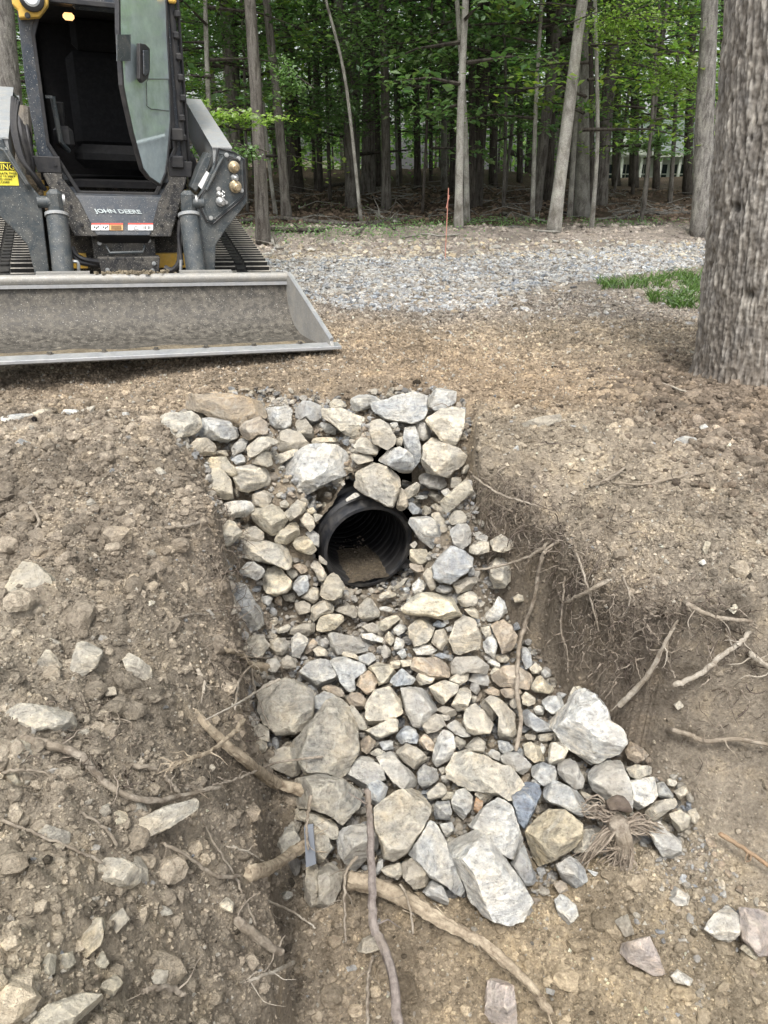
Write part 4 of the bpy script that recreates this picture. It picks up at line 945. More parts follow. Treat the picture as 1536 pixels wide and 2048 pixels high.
def rock_mesh(P, T, lvl, seed, depth_f=.62, cen=None):
    """closed stone whose outline, seen along the line of sight, is polygon P (n,2, design units), thickness T"""
    Vs = ICO[lvl][0].copy(); a, b_, c_ = Vs.T; rho = np.hypot(a, b_); th = np.arctan2(b_, a); r = np.random.default_rng(seed)
    # silhouette radius by direction
    nb = 180; ang = np.linspace(-math.pi, math.pi, nb+1); R = np.zeros(nb+1); Q = np.vstack((P, P[:1]))
    for k, t in enumerate(ang):
        d = np.array((math.cos(t), math.sin(t))); best = 0
        for i in range(len(P)):
            e = Q[i+1]-Q[i]; den = d[0]*e[1]-d[1]*e[0]
            if abs(den) < 1e-12: continue
            s = (Q[i][0]*e[1]-Q[i][1]*e[0])/den; u = (Q[i][0]*d[1]-Q[i][1]*d[0])/den
            if s > 0 and -1e-6 <= u <= 1+1e-6: best = max(best, s)
        R[k] = best if best > 0 else np.nan
    R = np.where(np.isnan(R), np.nanmean(R), R); Rt = np.interp(th, ang, R)
    q = 4.5; s = (np.abs(rho)**q+np.abs(c_)**q)**(-1/q)
    V = np.c_[a*s*Rt, b_*s*Rt, c_*s*T]
    m = float(np.mean(R)); dv = V/np.maximum(np.linalg.norm(V, axis=1), 1e-9)[:, None]
    V = V+dv*m*(.07*fbm(V/m*1.3+seed*1.7, 2))[:, None]
    for _ in range(int(r.integers(7, 12))):
        nn = np.array((r.normal()*.75, r.normal()*.75+.15, abs(r.normal())*.8+.25)); nn /= np.linalg.norm(nn)
        hm = (V@nn).max()*r.uniform(.62, .90); e = V@nn-hm; k = e > 0; V[k] -= e[k, None]*nn
    for _ in range(2):
        nn = r.normal(size=3); nn[2] = -abs(nn[2]); nn /= np.linalg.norm(nn); hm = (V@nn).max()*r.uniform(.75, .95); e = V@nn-hm; k = e > 0; V[k] -= e[k, None]*nn
    for ax_ in (0, 1):      # keep the traced outline's size after the facets are cut
        lo, hi = V[:, ax_].min(), V[:, ax_].max(); V[:, ax_] = P[:, ax_].min()+(V[:, ax_]-lo)/(hi-lo)*np.ptp(P[:, ax_])
    dirs = V/np.maximum(np.linalg.norm(V, axis=1), 1e-9)[:, None]
    sc = m
    rid = 1-np.abs(fbm(V/sc*2.2+seed*7.7, 3))*2
    V = V+dirs*sc*(.022*fbm(V/sc*2.4+seed, 4)+.03*np.clip(rid-.5, -1, 1)+.014*fbm(V/sc*9+seed, 3))[:, None]
    return V
def view_basis(d):
    d = d/np.linalg.norm(d); e3 = -d; e1 = np.cross((0, 0, 1.), e3); e1 /= np.linalg.norm(e1); e2 = np.cross(e3, e1); return e1, e2, e3
AREAS = [abs(sum(s['P'][i][0]*s['P'][(i+1) % len(s['P'])][1]-s['P'][(i+1) % len(s['P'])][0]*s['P'][i][1] for i in range(len(s['P']))))/2 for s in STN]
for s, A_ in zip(STN, AREAS):
    s['A'] = A_
    if s['lab']: USED.add(s['lab'])
for idx, s in enumerate(STN):
    P = s['P']; c0 = P.mean(0); c0 = (P.max(0)+P.min(0))/2*.5+c0*.5
    t = hit(*c0); th_low = hit(c0[0], P[:, 1].max()-.2*(P[:, 1].max()-P[:, 1].min())); d = ray(*c0); dl = np.linalg.norm(d)
    w_, h_ = np.ptp(P[:, 0]), np.ptp(P[:, 1]); T = .5*min(w_, h_)**.6*max(w_, h_)**.4/F*t*dl*.92
    flat = s['bank']; 
    if flat: T *= .75
    if s['code'].startswith('gd+'): T *= .3
    back = T*(.62 if flat else .55); back = T*.9 if (s['A'] > 9000 and c0[1] < 1250) or (flat and s['A'] > 4000) else back; tc_ = t-back/dl
    if not flat and s['A'] < 3200: back *= rnd.uniform(.7, 1.9)
    tc_ = t-back/dl
    if s['lab'] and 'plank' in s['lab']: T *= .35
    if s['lab'] and ('thin flat slab' in s['lab'] or 'crust' in s['lab']): T *= .8
    cen = CAMV+d*tc_
    if np.linalg.norm(cen-PIPE_C) < .3 and ((cen-PIPE_C)@PD) > -.1: # keep clear of the pipe's mouth
        q = cen-PIPE_C; sq = q@PD; ql = q-sq*PD; 
        if np.linalg.norm(ql) < PIPE_R+T*.5: cen = cen-d/dl*0+0
    e1, e2, e3 = view_basis(d)
    # outline pixels -> offsets in the plane through the centre
    off = []
    for p in P:
        r_ = ray(*p); k = ((cen-CAMV)@e3)/(r_@e3); q = CAMV+r_*k-cen; off.append((q@e1, q@e2))
    lvl = 5 if s['A'] > 5000 else (4 if s['A'] > 1000 else 3)
    V = rock_mesh(np.array(off), T, lvl, idx+1)
    Vw = V[:, :1]*e1+V[:, 1:2]*e2+V[:, 2:3]*e3
    base = np.array((0, 0, Vw[:, 2].min()))*.5
    code = s['code']; k = 1.30 if '+' in code else (.96 if '-' in code else 1.15); k *= .74 if 'd' in code else 1
    c_ = np.array(BASEC[code[0]])*k*rnd.uniform(.94, 1.06)
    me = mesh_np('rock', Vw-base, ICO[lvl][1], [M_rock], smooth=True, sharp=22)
    dia = math.sqrt(s['A']); asp = max(w_, h_)/min(w_, h_)
    size = 'large' if dia > 72 else 'mid-sized' if dia > 42 else 'small' if dia > 24 else 'tiny'
    shape = 'long' if asp > 1.9 else 'oblong' if asp > 1.45 else 'blocky'
    tone = ('pale ' if '+' in code and code[0] not in 'w' else 'dusty dark ' if 'd' in code else '')
    lab = s['lab'] or relabel(c0[0], c0[1], f'{size} {tone}{NAMEC[code[0]]} {shape}')
    o = link('rock', me, cen+base, label=lab, category='rock', group='stones on the banks' if s['bank'] else 'quarried stones lining the ditch')
    o.color = (*np.clip(c_, 0, .85), 1)
print('rocks', len(STN), sorted(AREAS)[:3])
# ------------------------------------------------------------------ culvert pipe
def _pipe():
    ax = PD; ex = np.cross(ax, (0, 0, 1.)); ex /= np.linalg.norm(ex); ez = np.cross(ex, ax)
    if ez[2] < 0: ez = -ez
    root = link('culvert_pipe', None, PIPE_C, label='black corrugated plastic culvert pipe opening in the middle of the stone slope', category='pipe')
    def ring_surface(prof, seg=72):
        V = []; 
        for s, r in prof:
            for k in range(seg):
                a = 2*math.pi*k/seg; V.append(ax*s+r*(math.cos(a)*ex+math.sin(a)*ez))
        f = [(i*seg+k, i*seg+(k+1) % seg, (i+1)*seg+(k+1) % seg, (i+1)*seg+k) for i in range(len(prof)-1) for k in range(seg)]
        return np.array(V), np.array(f)
    # outer wall: deep corrugations
    prof = [(-.0, .150), (-.004, .166)]; s = 0
    while s < 2.0:
        prof += [(s+.002, .168), (s+.016, .175), (s+.034, .175), (s+.046, .168), (s+.052, .152), (s+.066, .149), (s+.072, .156)]; s += .076
    V, Fc = ring_surface(prof); link('outer_wall', mesh_np('outer_wall', V, Fc, [M_hdpe], smooth=True, sharp=30), (0, 0, 0), root)
    inn = [(-.001, .1495), (.0, .146)]; s = .004
    while s < 2.0: inn += [(s, .1455), (s+.024, .1455), (s+.028, .1475), (s+.034, .1475), (s+.038, .1455)]; s += .038
    V, Fc = ring_surface(inn); V *= 1+0*V; link('inner_liner', mesh_np('inner_liner', V, Fc, [M_hdpein], smooth=True, sharp=40), (0, 0, 0), root)
    V, Fc = ring_surface([(-.004, .1665), (-.012, .163), (-.013, .152), (-.004, .1475), (.004, .149)]); link('rim', mesh_np('rim', V, Fc, [M_hdpe], smooth=True, sharp=50), (0, 0, 0), root)
    # silt on the pipe floor, with crumbs
    g = []; n1, n2 = 26, 14
    n1 = 8
    for i in range(n1):
        for j in range(n2):
            s = -.02+i*.035; u = -.078+j*.156/(n2-1); z = -.126-.05*max(0, s-.12)+.006*noise(np.array([[s*9, u*20, 3]]))[0]-.03*max(0, -s*8); g.append(ax*s+ex*u+ez*z)
    f = [(i*n2+j, i*n2+j+1, (i+1)*n2+j+1, (i+1)*n2+j) for i in range(n1-1) for j in range(n2-1)]
    link('silt', mesh_np('silt', g, np.array(f), [M_soil], smooth=True, col=np.tile((.12, .10, .075), (len(g), 1))), PIPE_C, kind='stuff')
    p = np.array([PIPE_C+ax*a+ex*b_-ez*.128 for a, b_ in zip(rng.uniform(-.03, .3, 90), rng.uniform(-.06, .06, 90))])
    scatter('silt_crumbs', p, powsize(90, .002, .007), np.tile((.12, .10, .078), (90, 1)), M_clod, CLOD[1], 1, .1)
_pipe()

# ------------------------------------------------------------------ roots and sticks
def spline(pts, n_):
    pts = np.array(pts, float); m_ = len(pts); out = []
    for u in np.linspace(0, m_-1, n_):
        i = min(int(u), m_-2); t = u-i; p0 = pts[max(i-1, 0)]; p1 = pts[i]; p2 = pts[i+1]; p3 = pts[min(i+2, m_-1)]
        out.append(.5*((2*p1)+(-p0+p2)*t+(2*p0-5*p1+4*p2-p3)*t*t+(-p0+3*p1-3*p2+p3)*t**3))
    return np.array(out)
def root_mesh(P3, rads, seg, seed, jit=1.):
    n_ = len(P3); V = []; r = np.random.default_rng(seed); prev = None
    for i in range(n_):
        t = P3[min(i+1, n_-1)]-P3[max(i-1, 0)]; t /= np.linalg.norm(t)+1e-9
        x = np.cross(t, (0, 0, 1.) if abs(t[2]) < .9 else (1., 0, 0)) if prev is None else prev-t*(prev@t)
        x /= np.linalg.norm(x)+1e-9; prev = x; y = np.cross(t, x)
        for k in range(seg):
            a = 2*math.pi*k/seg; V.append((i, a, x*math.cos(a)+y*math.sin(a)))
    D = np.array([v[2] for v in V]); I = np.array([v[0] for v in V]); R = np.asarray(rads)[I]
    base = P3[I]; pn = np.c_[np.array([v[1] for v in V])*.0, I*.0, I*.0]+D*1.3+(I*.22)[:, None]*np.array((.3, .5, 1))
    ph = np.cumsum(np.concatenate(([0], np.linalg.norm(np.diff(P3, axis=0), axis=1))))[I]/max(float(np.mean(rads)), 1e-4); A2 = np.c_[np.zeros(len(I)), ph*.10, ph*.05]; R = R*(1+jit*(.20*noise(D*.8+A2*1.2+seed*3.3)+.16*noise(D*3.4+A2*.8+seed)+.07*noise(D*8+A2*1.5+seed)))
    R = np.where((I == 0) | (I == n_-1), R*(.45+.4*np.random.default_rng(seed).uniform(size=len(R))), R)
    Vv = base+D*R[:, None]
    Fc = [(i*seg+k, i*seg+(k+1) % seg, (i+1)*seg+(k+1) % seg, (i+1)*seg+k) for i in range(n_-1) for k in range(seg)]
    V2 = np.vstack((Vv, P3[:1], P3[-1:])); tri = [((k+1) % seg, k, len(V2)-2) for k in range(seg)]+[((n_-1)*seg+k, (n_-1)*seg+(k+1) % seg, len(V2)-1) for k in range(seg)]
    return V2, [np.array(Fc), np.array(tri)]
def surf_t(px, py, lift):
    t = hit(px, py); return t-lift
RT = [  # pixels, width at start and end (px), lift off the ground towards the viewer, material, label
 ((385, 1418, 430, 1468, 490, 1520, 545, 1562, 600, 1580, 627, 1590), 14, 26, .035, 'peel', 'thick peeled tan root ending split above the brownish block', .10),
 ((622, 1590, 616, 1625, 613, 1660, 616, 1700), 8, 4, .13, 'root', 'thin grey strand hanging from the split end of the peeled root'),
 ((488, 1438, 462, 1470, 420, 1502, 375, 1520, 340, 1532), 10, 7, .10, 'peel', 'short curved tan root crossing the peeled root'),
 ((-20, 1440, 50, 1478, 100, 1490, 160, 1510, 190, 1545, 230, 1580, 300, 1602, 370, 1590, 440, 1573), 20, 9, .012, 'root', 'long grey root winding across the left bank above the thin slab'),
 ((255, 1530, 310, 1538, 335, 1560, 358, 1585), 9, 8, .012, 'root', 'curved side root arching down to the long grey root'),
 ((-10, 1635, 60, 1663, 150, 1700, 205, 1724), 7, 5, .008, 'root', 'thin pale root above the lumpy stone on the left bank'),
 ((-10, 1592, 60, 1587, 130, 1612, 200, 1648, 236, 1692), 6, 6, .008, 'root', 'thin curved root passing left of the thin propped slab'),
 ((315, 1680, 370, 1710, 430, 1750, 478, 1752), 6, 8, .012, 'root', 'pale bent root running down from under the thin propped slab'),
 ((400, 1630, 430, 1690, 470, 1752, 490, 1800, 512, 1850), 5, 5, .008, 'root', 'thin brown root lying down the face of the left bank'),
 ((470, 1838, 500, 1862, 535, 1890, 562, 1906), 20, 13, .02, 'root', 'thick pale root stub low on the left bank face'),
 ((480, 1966, 540, 1946, 588, 1924), 5, 8, .05, 'rootp', 'short pale straight twig at the foot of the left bank'),
 ((280, 1984, 330, 1974, 368, 1990), 9, 12, .008, 'root', 'short flat root stub near the bottom left'),
 ((495, 1748, 540, 1735, 590, 1702, 622, 1680), 26, 18, .06, 'peel2', 'thick split root stub pointing at the taped grey strand', .3),
 ((695, 1757, 745, 1768, 800, 1792, 850, 1822, 900, 1852, 960, 1882, 1010, 1922, 1060, 1972, 1102, 2026), 34, 12, .045, 'peel3', 'big pale root curving across the dirt to the bottom of the photo', .25),
 ((734, 1578, 738, 1620, 741, 1660, 744, 1760, 746, 1845, 768, 1895, 786, 1960, 800, 2080), 12, 19, .09, 'grey', 'upright grey stick crossing in front of the big pale root'),
 ((715, 1712, 692, 1745, 689, 1800, 691, 1885), 7, 4, .07, 'root', 'thin dangling root left of the upright stick'),
 ((748, 1908, 738, 1940, 735, 1980, 735, 2060), 6, 7, .02, 'root', 'thin pale root left of the stick at the bottom edge'),
 ((800, 1768, 812, 1790, 822, 1830, 826, 1868), 5, 4, .075, 'root', 'short thin root hanging over the big pale root'),
 ((1125, 1080, 1092, 1100, 1078, 1140, 1070, 1190, 1050, 1250, 1038, 1300, 1034, 1380, 1042, 1440, 1032, 1502), 9, 11, .035, 'root', 'long root hanging from the right bank down over the stones'),
 ((1100, 1084, 1060, 1112, 1000, 1132, 950, 1140), 8, 5, .04, 'root', 'side root crossing the pale pitted block toward the pipe'),
 ((1358, 1236, 1328, 1290, 1300, 1345, 1270, 1380, 1238, 1412), 7, 15, .012, 'rootp', 'pale root slanting down the cut face of the right bank'),
 ((1500, 1262, 1480, 1285, 1445, 1310, 1400, 1348, 1348, 1370), 10, 13, .02, 'rootp', 'thick pale root ending above the smooth cut face'),
 ((1368, 1203, 1400, 1222, 1440, 1236, 1505, 1242), 11, 9, .02, 'root', 'root lying along the dark humus patch of the right bank'),
 ((1358, 1236, 1340, 1268, 1334, 1312, 1350, 1356), 5, 5, .012, 'root', 'thin crooked root beside the pale slanting root'),
 ((1332, 1458, 1375, 1468, 1410, 1482, 1470, 1478, 1550, 1492), 13, 9, .015, 'root', 'knobbly root sticking out of the smooth cut face'),
 ((1440, 1668, 1480, 1692, 1550, 1740), 11, 8, .02, 'red', 'orange-brown root at the right edge of the photo'),
 ((1500, 1306, 1520, 1322, 1550, 1342), 14, 12, .02, 'rootp', 'pale root stub cut by the right edge of the photo'),
 ((330, 1056, 372, 1052, 412, 1040), 8, 6, .012, 'root', 'short brown twig high on the left bank'),
 ((345, 1238, 392, 1228, 432, 1236), 5, 5, .01, 'root', 'thin twig on the left bank left of the dark slab'),
 ((393, 1338, 408, 1362, 406, 1388), 9, 5, .015, 'rootp', 'small pale broken root end in the left bank'),
 ((440, 1298, 478, 1306, 500, 1328, 536, 1334), 9, 16, .04, 'peel', 'frayed tan root stub poking out at the left of the bed'),
 ((500, 1332, 478, 1362, 470, 1420), 8, 4, .03, 'root', 'thin root dropping from the frayed tan stub'),
 ((410, 1440, 470, 1410, 520, 1380, 560, 1358), 3, 6, .09, 'rootp', 'thin white root crossing the round dusty boulder'),
 ((503, 1335, 508, 1372, 522, 1412, 540, 1458), 5, 3, .07, 'root', 'hair-thin root dangling in front of the dusty boulder'),
 ((522, 1536, 560, 1524, 605, 1518, 645, 1513), 4, 6, .09, 'root', 'thin root lying across the very large humped boulder'),
 ((425, 1570, 468, 1560, 512, 1542), 4, 6, .06, 'root', 'thin root below the peeled root joining it'),
 ((1130, 1148, 1126, 1200, 1122, 1260, 1134, 1300, 1136, 1345), 6, 3, .02, 'root', 'thin root hanging down the cut face under the lip'),
 ((1128, 1206, 1170, 1186, 1218, 1160), 7, 12, .03, 'root', 'stout short root sticking out of the right bank lip'),
 ((1150, 1098, 1168, 1150, 1185, 1212, 1198, 1262), 6, 4, .02, 'root', 'slanting thin root behind the stout short root'),
 ((1178, 972, 1212, 960, 1250, 936), 6, 7, .008, 'root', 'forked twig lying high on the right bank'),
 ((1220, 966, 1290, 968, 1350, 955, 1412, 944), 5, 8, .008, 'root', 'long brown twig on the right bank slope'),
 ((1310, 762, 1350, 776, 1392, 792), 6, 5, .008, 'rootp', 'pale twig on the ground left of the big tree'),
 ((945, 952, 1000, 988, 1050, 1004, 1080, 1014), 6, 4, .02, 'root', 'thin root along the undercut lip right of the plank slab'),
 ((1245, 1150, 1260, 1200, 1240, 1240), 5, 3, .02, 'root', 'thin short root at the shaded right lip'),
 ((530, 1800, 582, 1822, 632, 1856), 5, 3, .02, 'rootp', 'thin white rootlet below the split root stub'),
 ((448, 1692, 492, 1702, 535, 1728), 4, 3, .02, 'rootp', 'thin white rootlet above the split root stub'),
 ((0, 1545, 60, 1540, 120, 1556), 6, 5, .006, 'root', 'thin root at the left edge below the long grey root'),
 ((60, 1010, 78, 1040, 70, 1060), 7, 5, .01, 'root', 'small hooked root on the far left bank'),
 ((1060, 1560, 1100, 1660, 1120, 1700), 0, 0, 0, None, None)]
RM = {'root': M_root, 'peel': M_rootpeel, 'peel2': M_rootpeel, 'peel3': M_rootpeel, 'rootp': mat_wood('pale_root', (.50, .46, .39), (.28, .24, .19)), 'grey': M_rootgrey, 'red': M_rootred}
def _roots():
    for q, e in enumerate(RT):
        if e[4] is None: continue
        px, w0, w1, lift, mk, lab = e[:6]; pts = np.array(px, float).reshape(-1, 2); sp = spline(pts, max(16, int(len(pts)*7)))
        t0 = np.array([hit(min(max(p[0], -300), 1800), min(p[1], 2150)) for p in sp])
        t0 = np.min(np.stack([np.roll(np.pad(t0, 3, 'edge'), k)[3:-3] for k in (-2, -1, 0, 1, 2)]), 0); t0 = np.convolve(np.pad(t0, 4, 'edge'), np.ones(9)/9, 'valid')
        # a root rests on the stones and earth: follow the nearest surface, smoothed
        tt = t0-lift-.010
        if mk in ('root', 'rootp', 'peel') and lift < .06: m4 = max(3, len(tt)//6); tt[:m4] += np.linspace(.035+lift, 0, m4)
        P3 = np.array([CAMV+ray(*p)*t for p, t in zip(sp, tt)])
        wob = .0035*np.c_[noise(np.c_[np.arange(len(sp))*.6, sp[:, 0]*0+q, sp[:, 0]*0]), noise(np.c_[np.arange(len(sp))*.6, sp[:, 0]*0+q, sp[:, 0]*0+9]), noise(np.c_[np.arange(len(sp))*.6, sp[:, 0]*0+q, sp[:, 0]*0+5])]
        P3 = P3+wob; rad = np.linspace(w0, w1, len(sp))/2/F*np.linalg.norm(P3-CAMV, axis=1)*(.78 if np.mean(sp[:, 0]) > 930 else .9)
        seg = 22 if max(w0, w1) > 15 else 10; jit = 1.5 if mk in ('peel', 'peel2', 'peel3') else 1.0
        V, Fc = root_mesh(P3, rad, seg, q+3, jit); b0 = P3[0]
        o = link('root' if mk != 'grey' else 'stick', mesh_np('root', V-b0, Fc, [RM[mk]], smooth=True, sharp=40), b0, label=lab, category='root' if mk != 'grey' else 'stick')
        for j in range(3 if max(w0, w1) > 6 else 1):
            i = int(rng.integers(3, len(P3)-2)); r_ = rad[i]*rng.uniform(.25, .45); d = rng.normal(size=3); d -= (P3[i+1]-P3[i-1])*0; d[2] = -abs(d[2])*.6; d /= np.linalg.norm(d); q_ = [P3[i]]; L_ = rng.uniform(.03, .10)
            for _ in range(4): d = d+rng.normal(size=3)*.45; d /= np.linalg.norm(d); q_.append(q_[-1]+d*L_/4)
            V, Fc = root_mesh(spline(q_, 9), np.linspace(r_, r_*.25, 9), 6, q*7+j, .8); link('side_root', mesh_np('side_root', V-b0, Fc, [RM[mk]], smooth=True), (0, 0, 0), o)
        if mk.startswith('peel'):     # torn fibres along the break
            mb = MB()
            for j in range(14 if mk != 'peel3' else 26):
                i = int(rng.integers(len(P3)//2 if mk != 'peel3' else 8, len(P3)-1)); a = P3[i]+rng.normal(size=3)*rad[i]*.6; dv = (P3[min(i+1, len(P3)-1)]-P3[i-1]); dv /= np.linalg.norm(dv)
                a2 = a+dv*rng.uniform(.01, .035)+rng.normal(size=3)*.006; a3 = a2+dv*.01+np.array((0, 0, -rng.uniform(.0, .02)))
                mb.tube([a-b0, a2-b0, a3-b0], [.0018, .0012, .0005], 4)
            mb.build('torn_fibres', RM[mk], o, kind='stuff')
_roots()
def _hair():
    cl = [  # cx, cy, spread x, y, count, length, hang
        (460, 1040, 18, 50, 26, .05, .4), (470, 1150, 22, 60, 40, .07, .3), (455, 1270, 25, 50, 38, .07, .5), (470, 1380, 25, 40, 26, .07, .8), (985, 970, 40, 20, 40, .07, .6), (1040, 1020, 50, 30, 80, .08, .8), (1000, 1070, 45, 35, 50, .07, .8),
        (1090, 1080, 30, 25, 40, .06, .8), (1150, 1130, 40, 40, 50, .07, .9), (1190, 1230, 35, 55, 80, .07, .9), (1240, 1310, 40, 40, 60, .06, .8), (1330, 1230, 60, 30, 50, .07, .6), (1430, 1260, 60, 40, 50, .06, .6), (1480, 1380, 40, 40, 20, .05, .8),
        (250, 1540, 80, 25, 26, .05, .2), (200, 1450, 60, 50, 14, .04, .3), (120, 1000, 90, 60, 24, .05, .1), (430, 1500, 40, 25, 20, .05, .8), (1250, 900, 150, 60, 34, .06, .1), (1000, 730, 180, 40, 24, .08, .1), (600, 770, 200, 20, 20, .07, .1), (1350, 1050, 110, 60, 30, .05, .2), (1380, 1480, 90, 60, 12, .04, .5), (1000, 800, 80, 30, 20, .07, .1)]
    for dark in (0, 1):
        V = []; Fc = []; n_ = 0
        for cx, cy, sx, sy, cnt, ln, hang in cl:
            for _ in range(int(cnt*(1.25 if dark == 0 else .7))):
                a = on_ground(cx+rng.normal()*sx, min(cy+rng.normal()*sy, 2040), rng.uniform(.002, .03))[0]
                d = rng.normal(size=3); d[2] = d[2]*.5-hang; d[1] -= hang*.5; d /= np.linalg.norm(d); p = [a]; L = ln*rng.uniform(.4, 1.6); k = 7
                for i in range(k): d = d+rng.normal(size=3)*.35; d[2] -= .08*hang; d /= np.linalg.norm(d); p.append(p[-1]+d*L/k)
                p = np.array(p); big = rng.uniform() < .12; r0 = rng.uniform(.0007, .0019)*(1.8 if big else 1); L *= 1.8 if big else 1
                for i, q in enumerate(p):
                    for j in range(3):
                        an = j*2.1; V.append(q+r0*(1-i/(k+1)*.7)*np.array((math.cos(an), math.sin(an)*.7, math.sin(an))))
                for i in range(k):
                    for j in range(3): Fc.append((n_+i*3+j, n_+i*3+(j+1) % 3, n_+(i+1)*3+(j+1) % 3, n_+(i+1)*3+j))
                n_ += (k+1)*3
        link('rootlets', mesh_np('rootlets', V, np.array(Fc), [M_hairdark if dark else M_hair], smooth=True), kind='stuff')
_hair()
def _stump():
    c, t = on_ground(1240, 1665, .07); b0 = c
    def pt(px, py, l): return CAMV+ray(px, py)*(t-l-.02)
    mb = MB()
    core = root_mesh(spline([pt(1215, 1625, .0), pt(1240, 1655, .05), pt(1250, 1690, .05), pt(1255, 1735, .03)], 18), np.interp(np.linspace(0, 1, 18), [0, .3, 1], [.016, .026, .012]), 16, 5, 1.6)
    o = link('root_stump', mesh_np('root_stump', core[0]-b0, core[1], [M_root], smooth=True, sharp=35), b0, label='torn fibrous root stump frayed in every direction, right of the rusty boulder', category='root stump')
    st = MB()
    arms = [((1225, 1630), (1165, 1615), 30), ((1232, 1650), (1160, 1730), 34), ((1245, 1670), (1245, 1785), 70), ((1250, 1700), (1200, 1740), 16), ((1250, 1650), (1325, 1668), 40), ((1250, 1665), (1300, 1640), 12), ((1235, 1690), (1185, 1700), 16), ((1250, 1720), (1260, 1770), 16)]
    for (ax_, ay), (bx, by), cnt in arms:
        for _ in range(cnt):
            j = rng.normal(size=4)*6.5; p0 = pt(ax_+j[0]*.8, ay+j[1]*.8, .04+rng.normal()*.012); u = rng.uniform(.5, 1.1); qx, qy = ax_+(bx-ax_)*u+j[2]*1.2, ay+(by-ay)*u+j[3]*1.2; p2 = pt(qx, qy, .03+rng.normal()*.012)
            p1 = (p0+p2)/2+rng.normal(size=3)*.012+np.array((0, 0, .01)); p2 = p2+rng.normal(size=3)*.005; r0 = rng.uniform(.0010, .0046); st.tube([q-b0 for q in spline([p0, p1, p2], 7)], list(np.linspace(r0, r0*.3, 7)), 4)
    st.build('frayed_fibres', M_hair, o, smooth=True, kind='stuff')
    top = root_mesh(spline([pt(1212, 1612, .05), pt(1240, 1606, .06), pt(1262, 1622, .05)], 8), [.006, .016, .02, .02, .018, .015, .01, .006], 12, 8, 1.4)
    link('dark_bark_cap', mesh_np('dark_bark_cap', top[0]-b0, top[1], [M_hairdark], smooth=True, sharp=35), (0, 0, 0), o)
    # frayed roots that run from the stump over the stones
    # strip of grey tape-like film on a strand
    a = CAMV+ray(617, 1665)*(hit(617, 1665)-.13); tv = [CAMV+ray(*p)*(hit(617, 1690)-.12) for p in ((608, 1658), (626, 1655), (632, 1728), (612, 1735))]
    m_ = MB(); m_.prism([q-tv[0] for q in tv], (0, 0, 0), (.0, .012, .0)); m_.build('film_strip', M_tape, None, kind=None)
    o2 = bpy.data.objects['film_strip']; o2.location = Vector(tv[0])*K; o2['label'] = 'bluish grey film strip behind the hanging strand of the split root'; o2['category'] = 'film strip'
_stump()
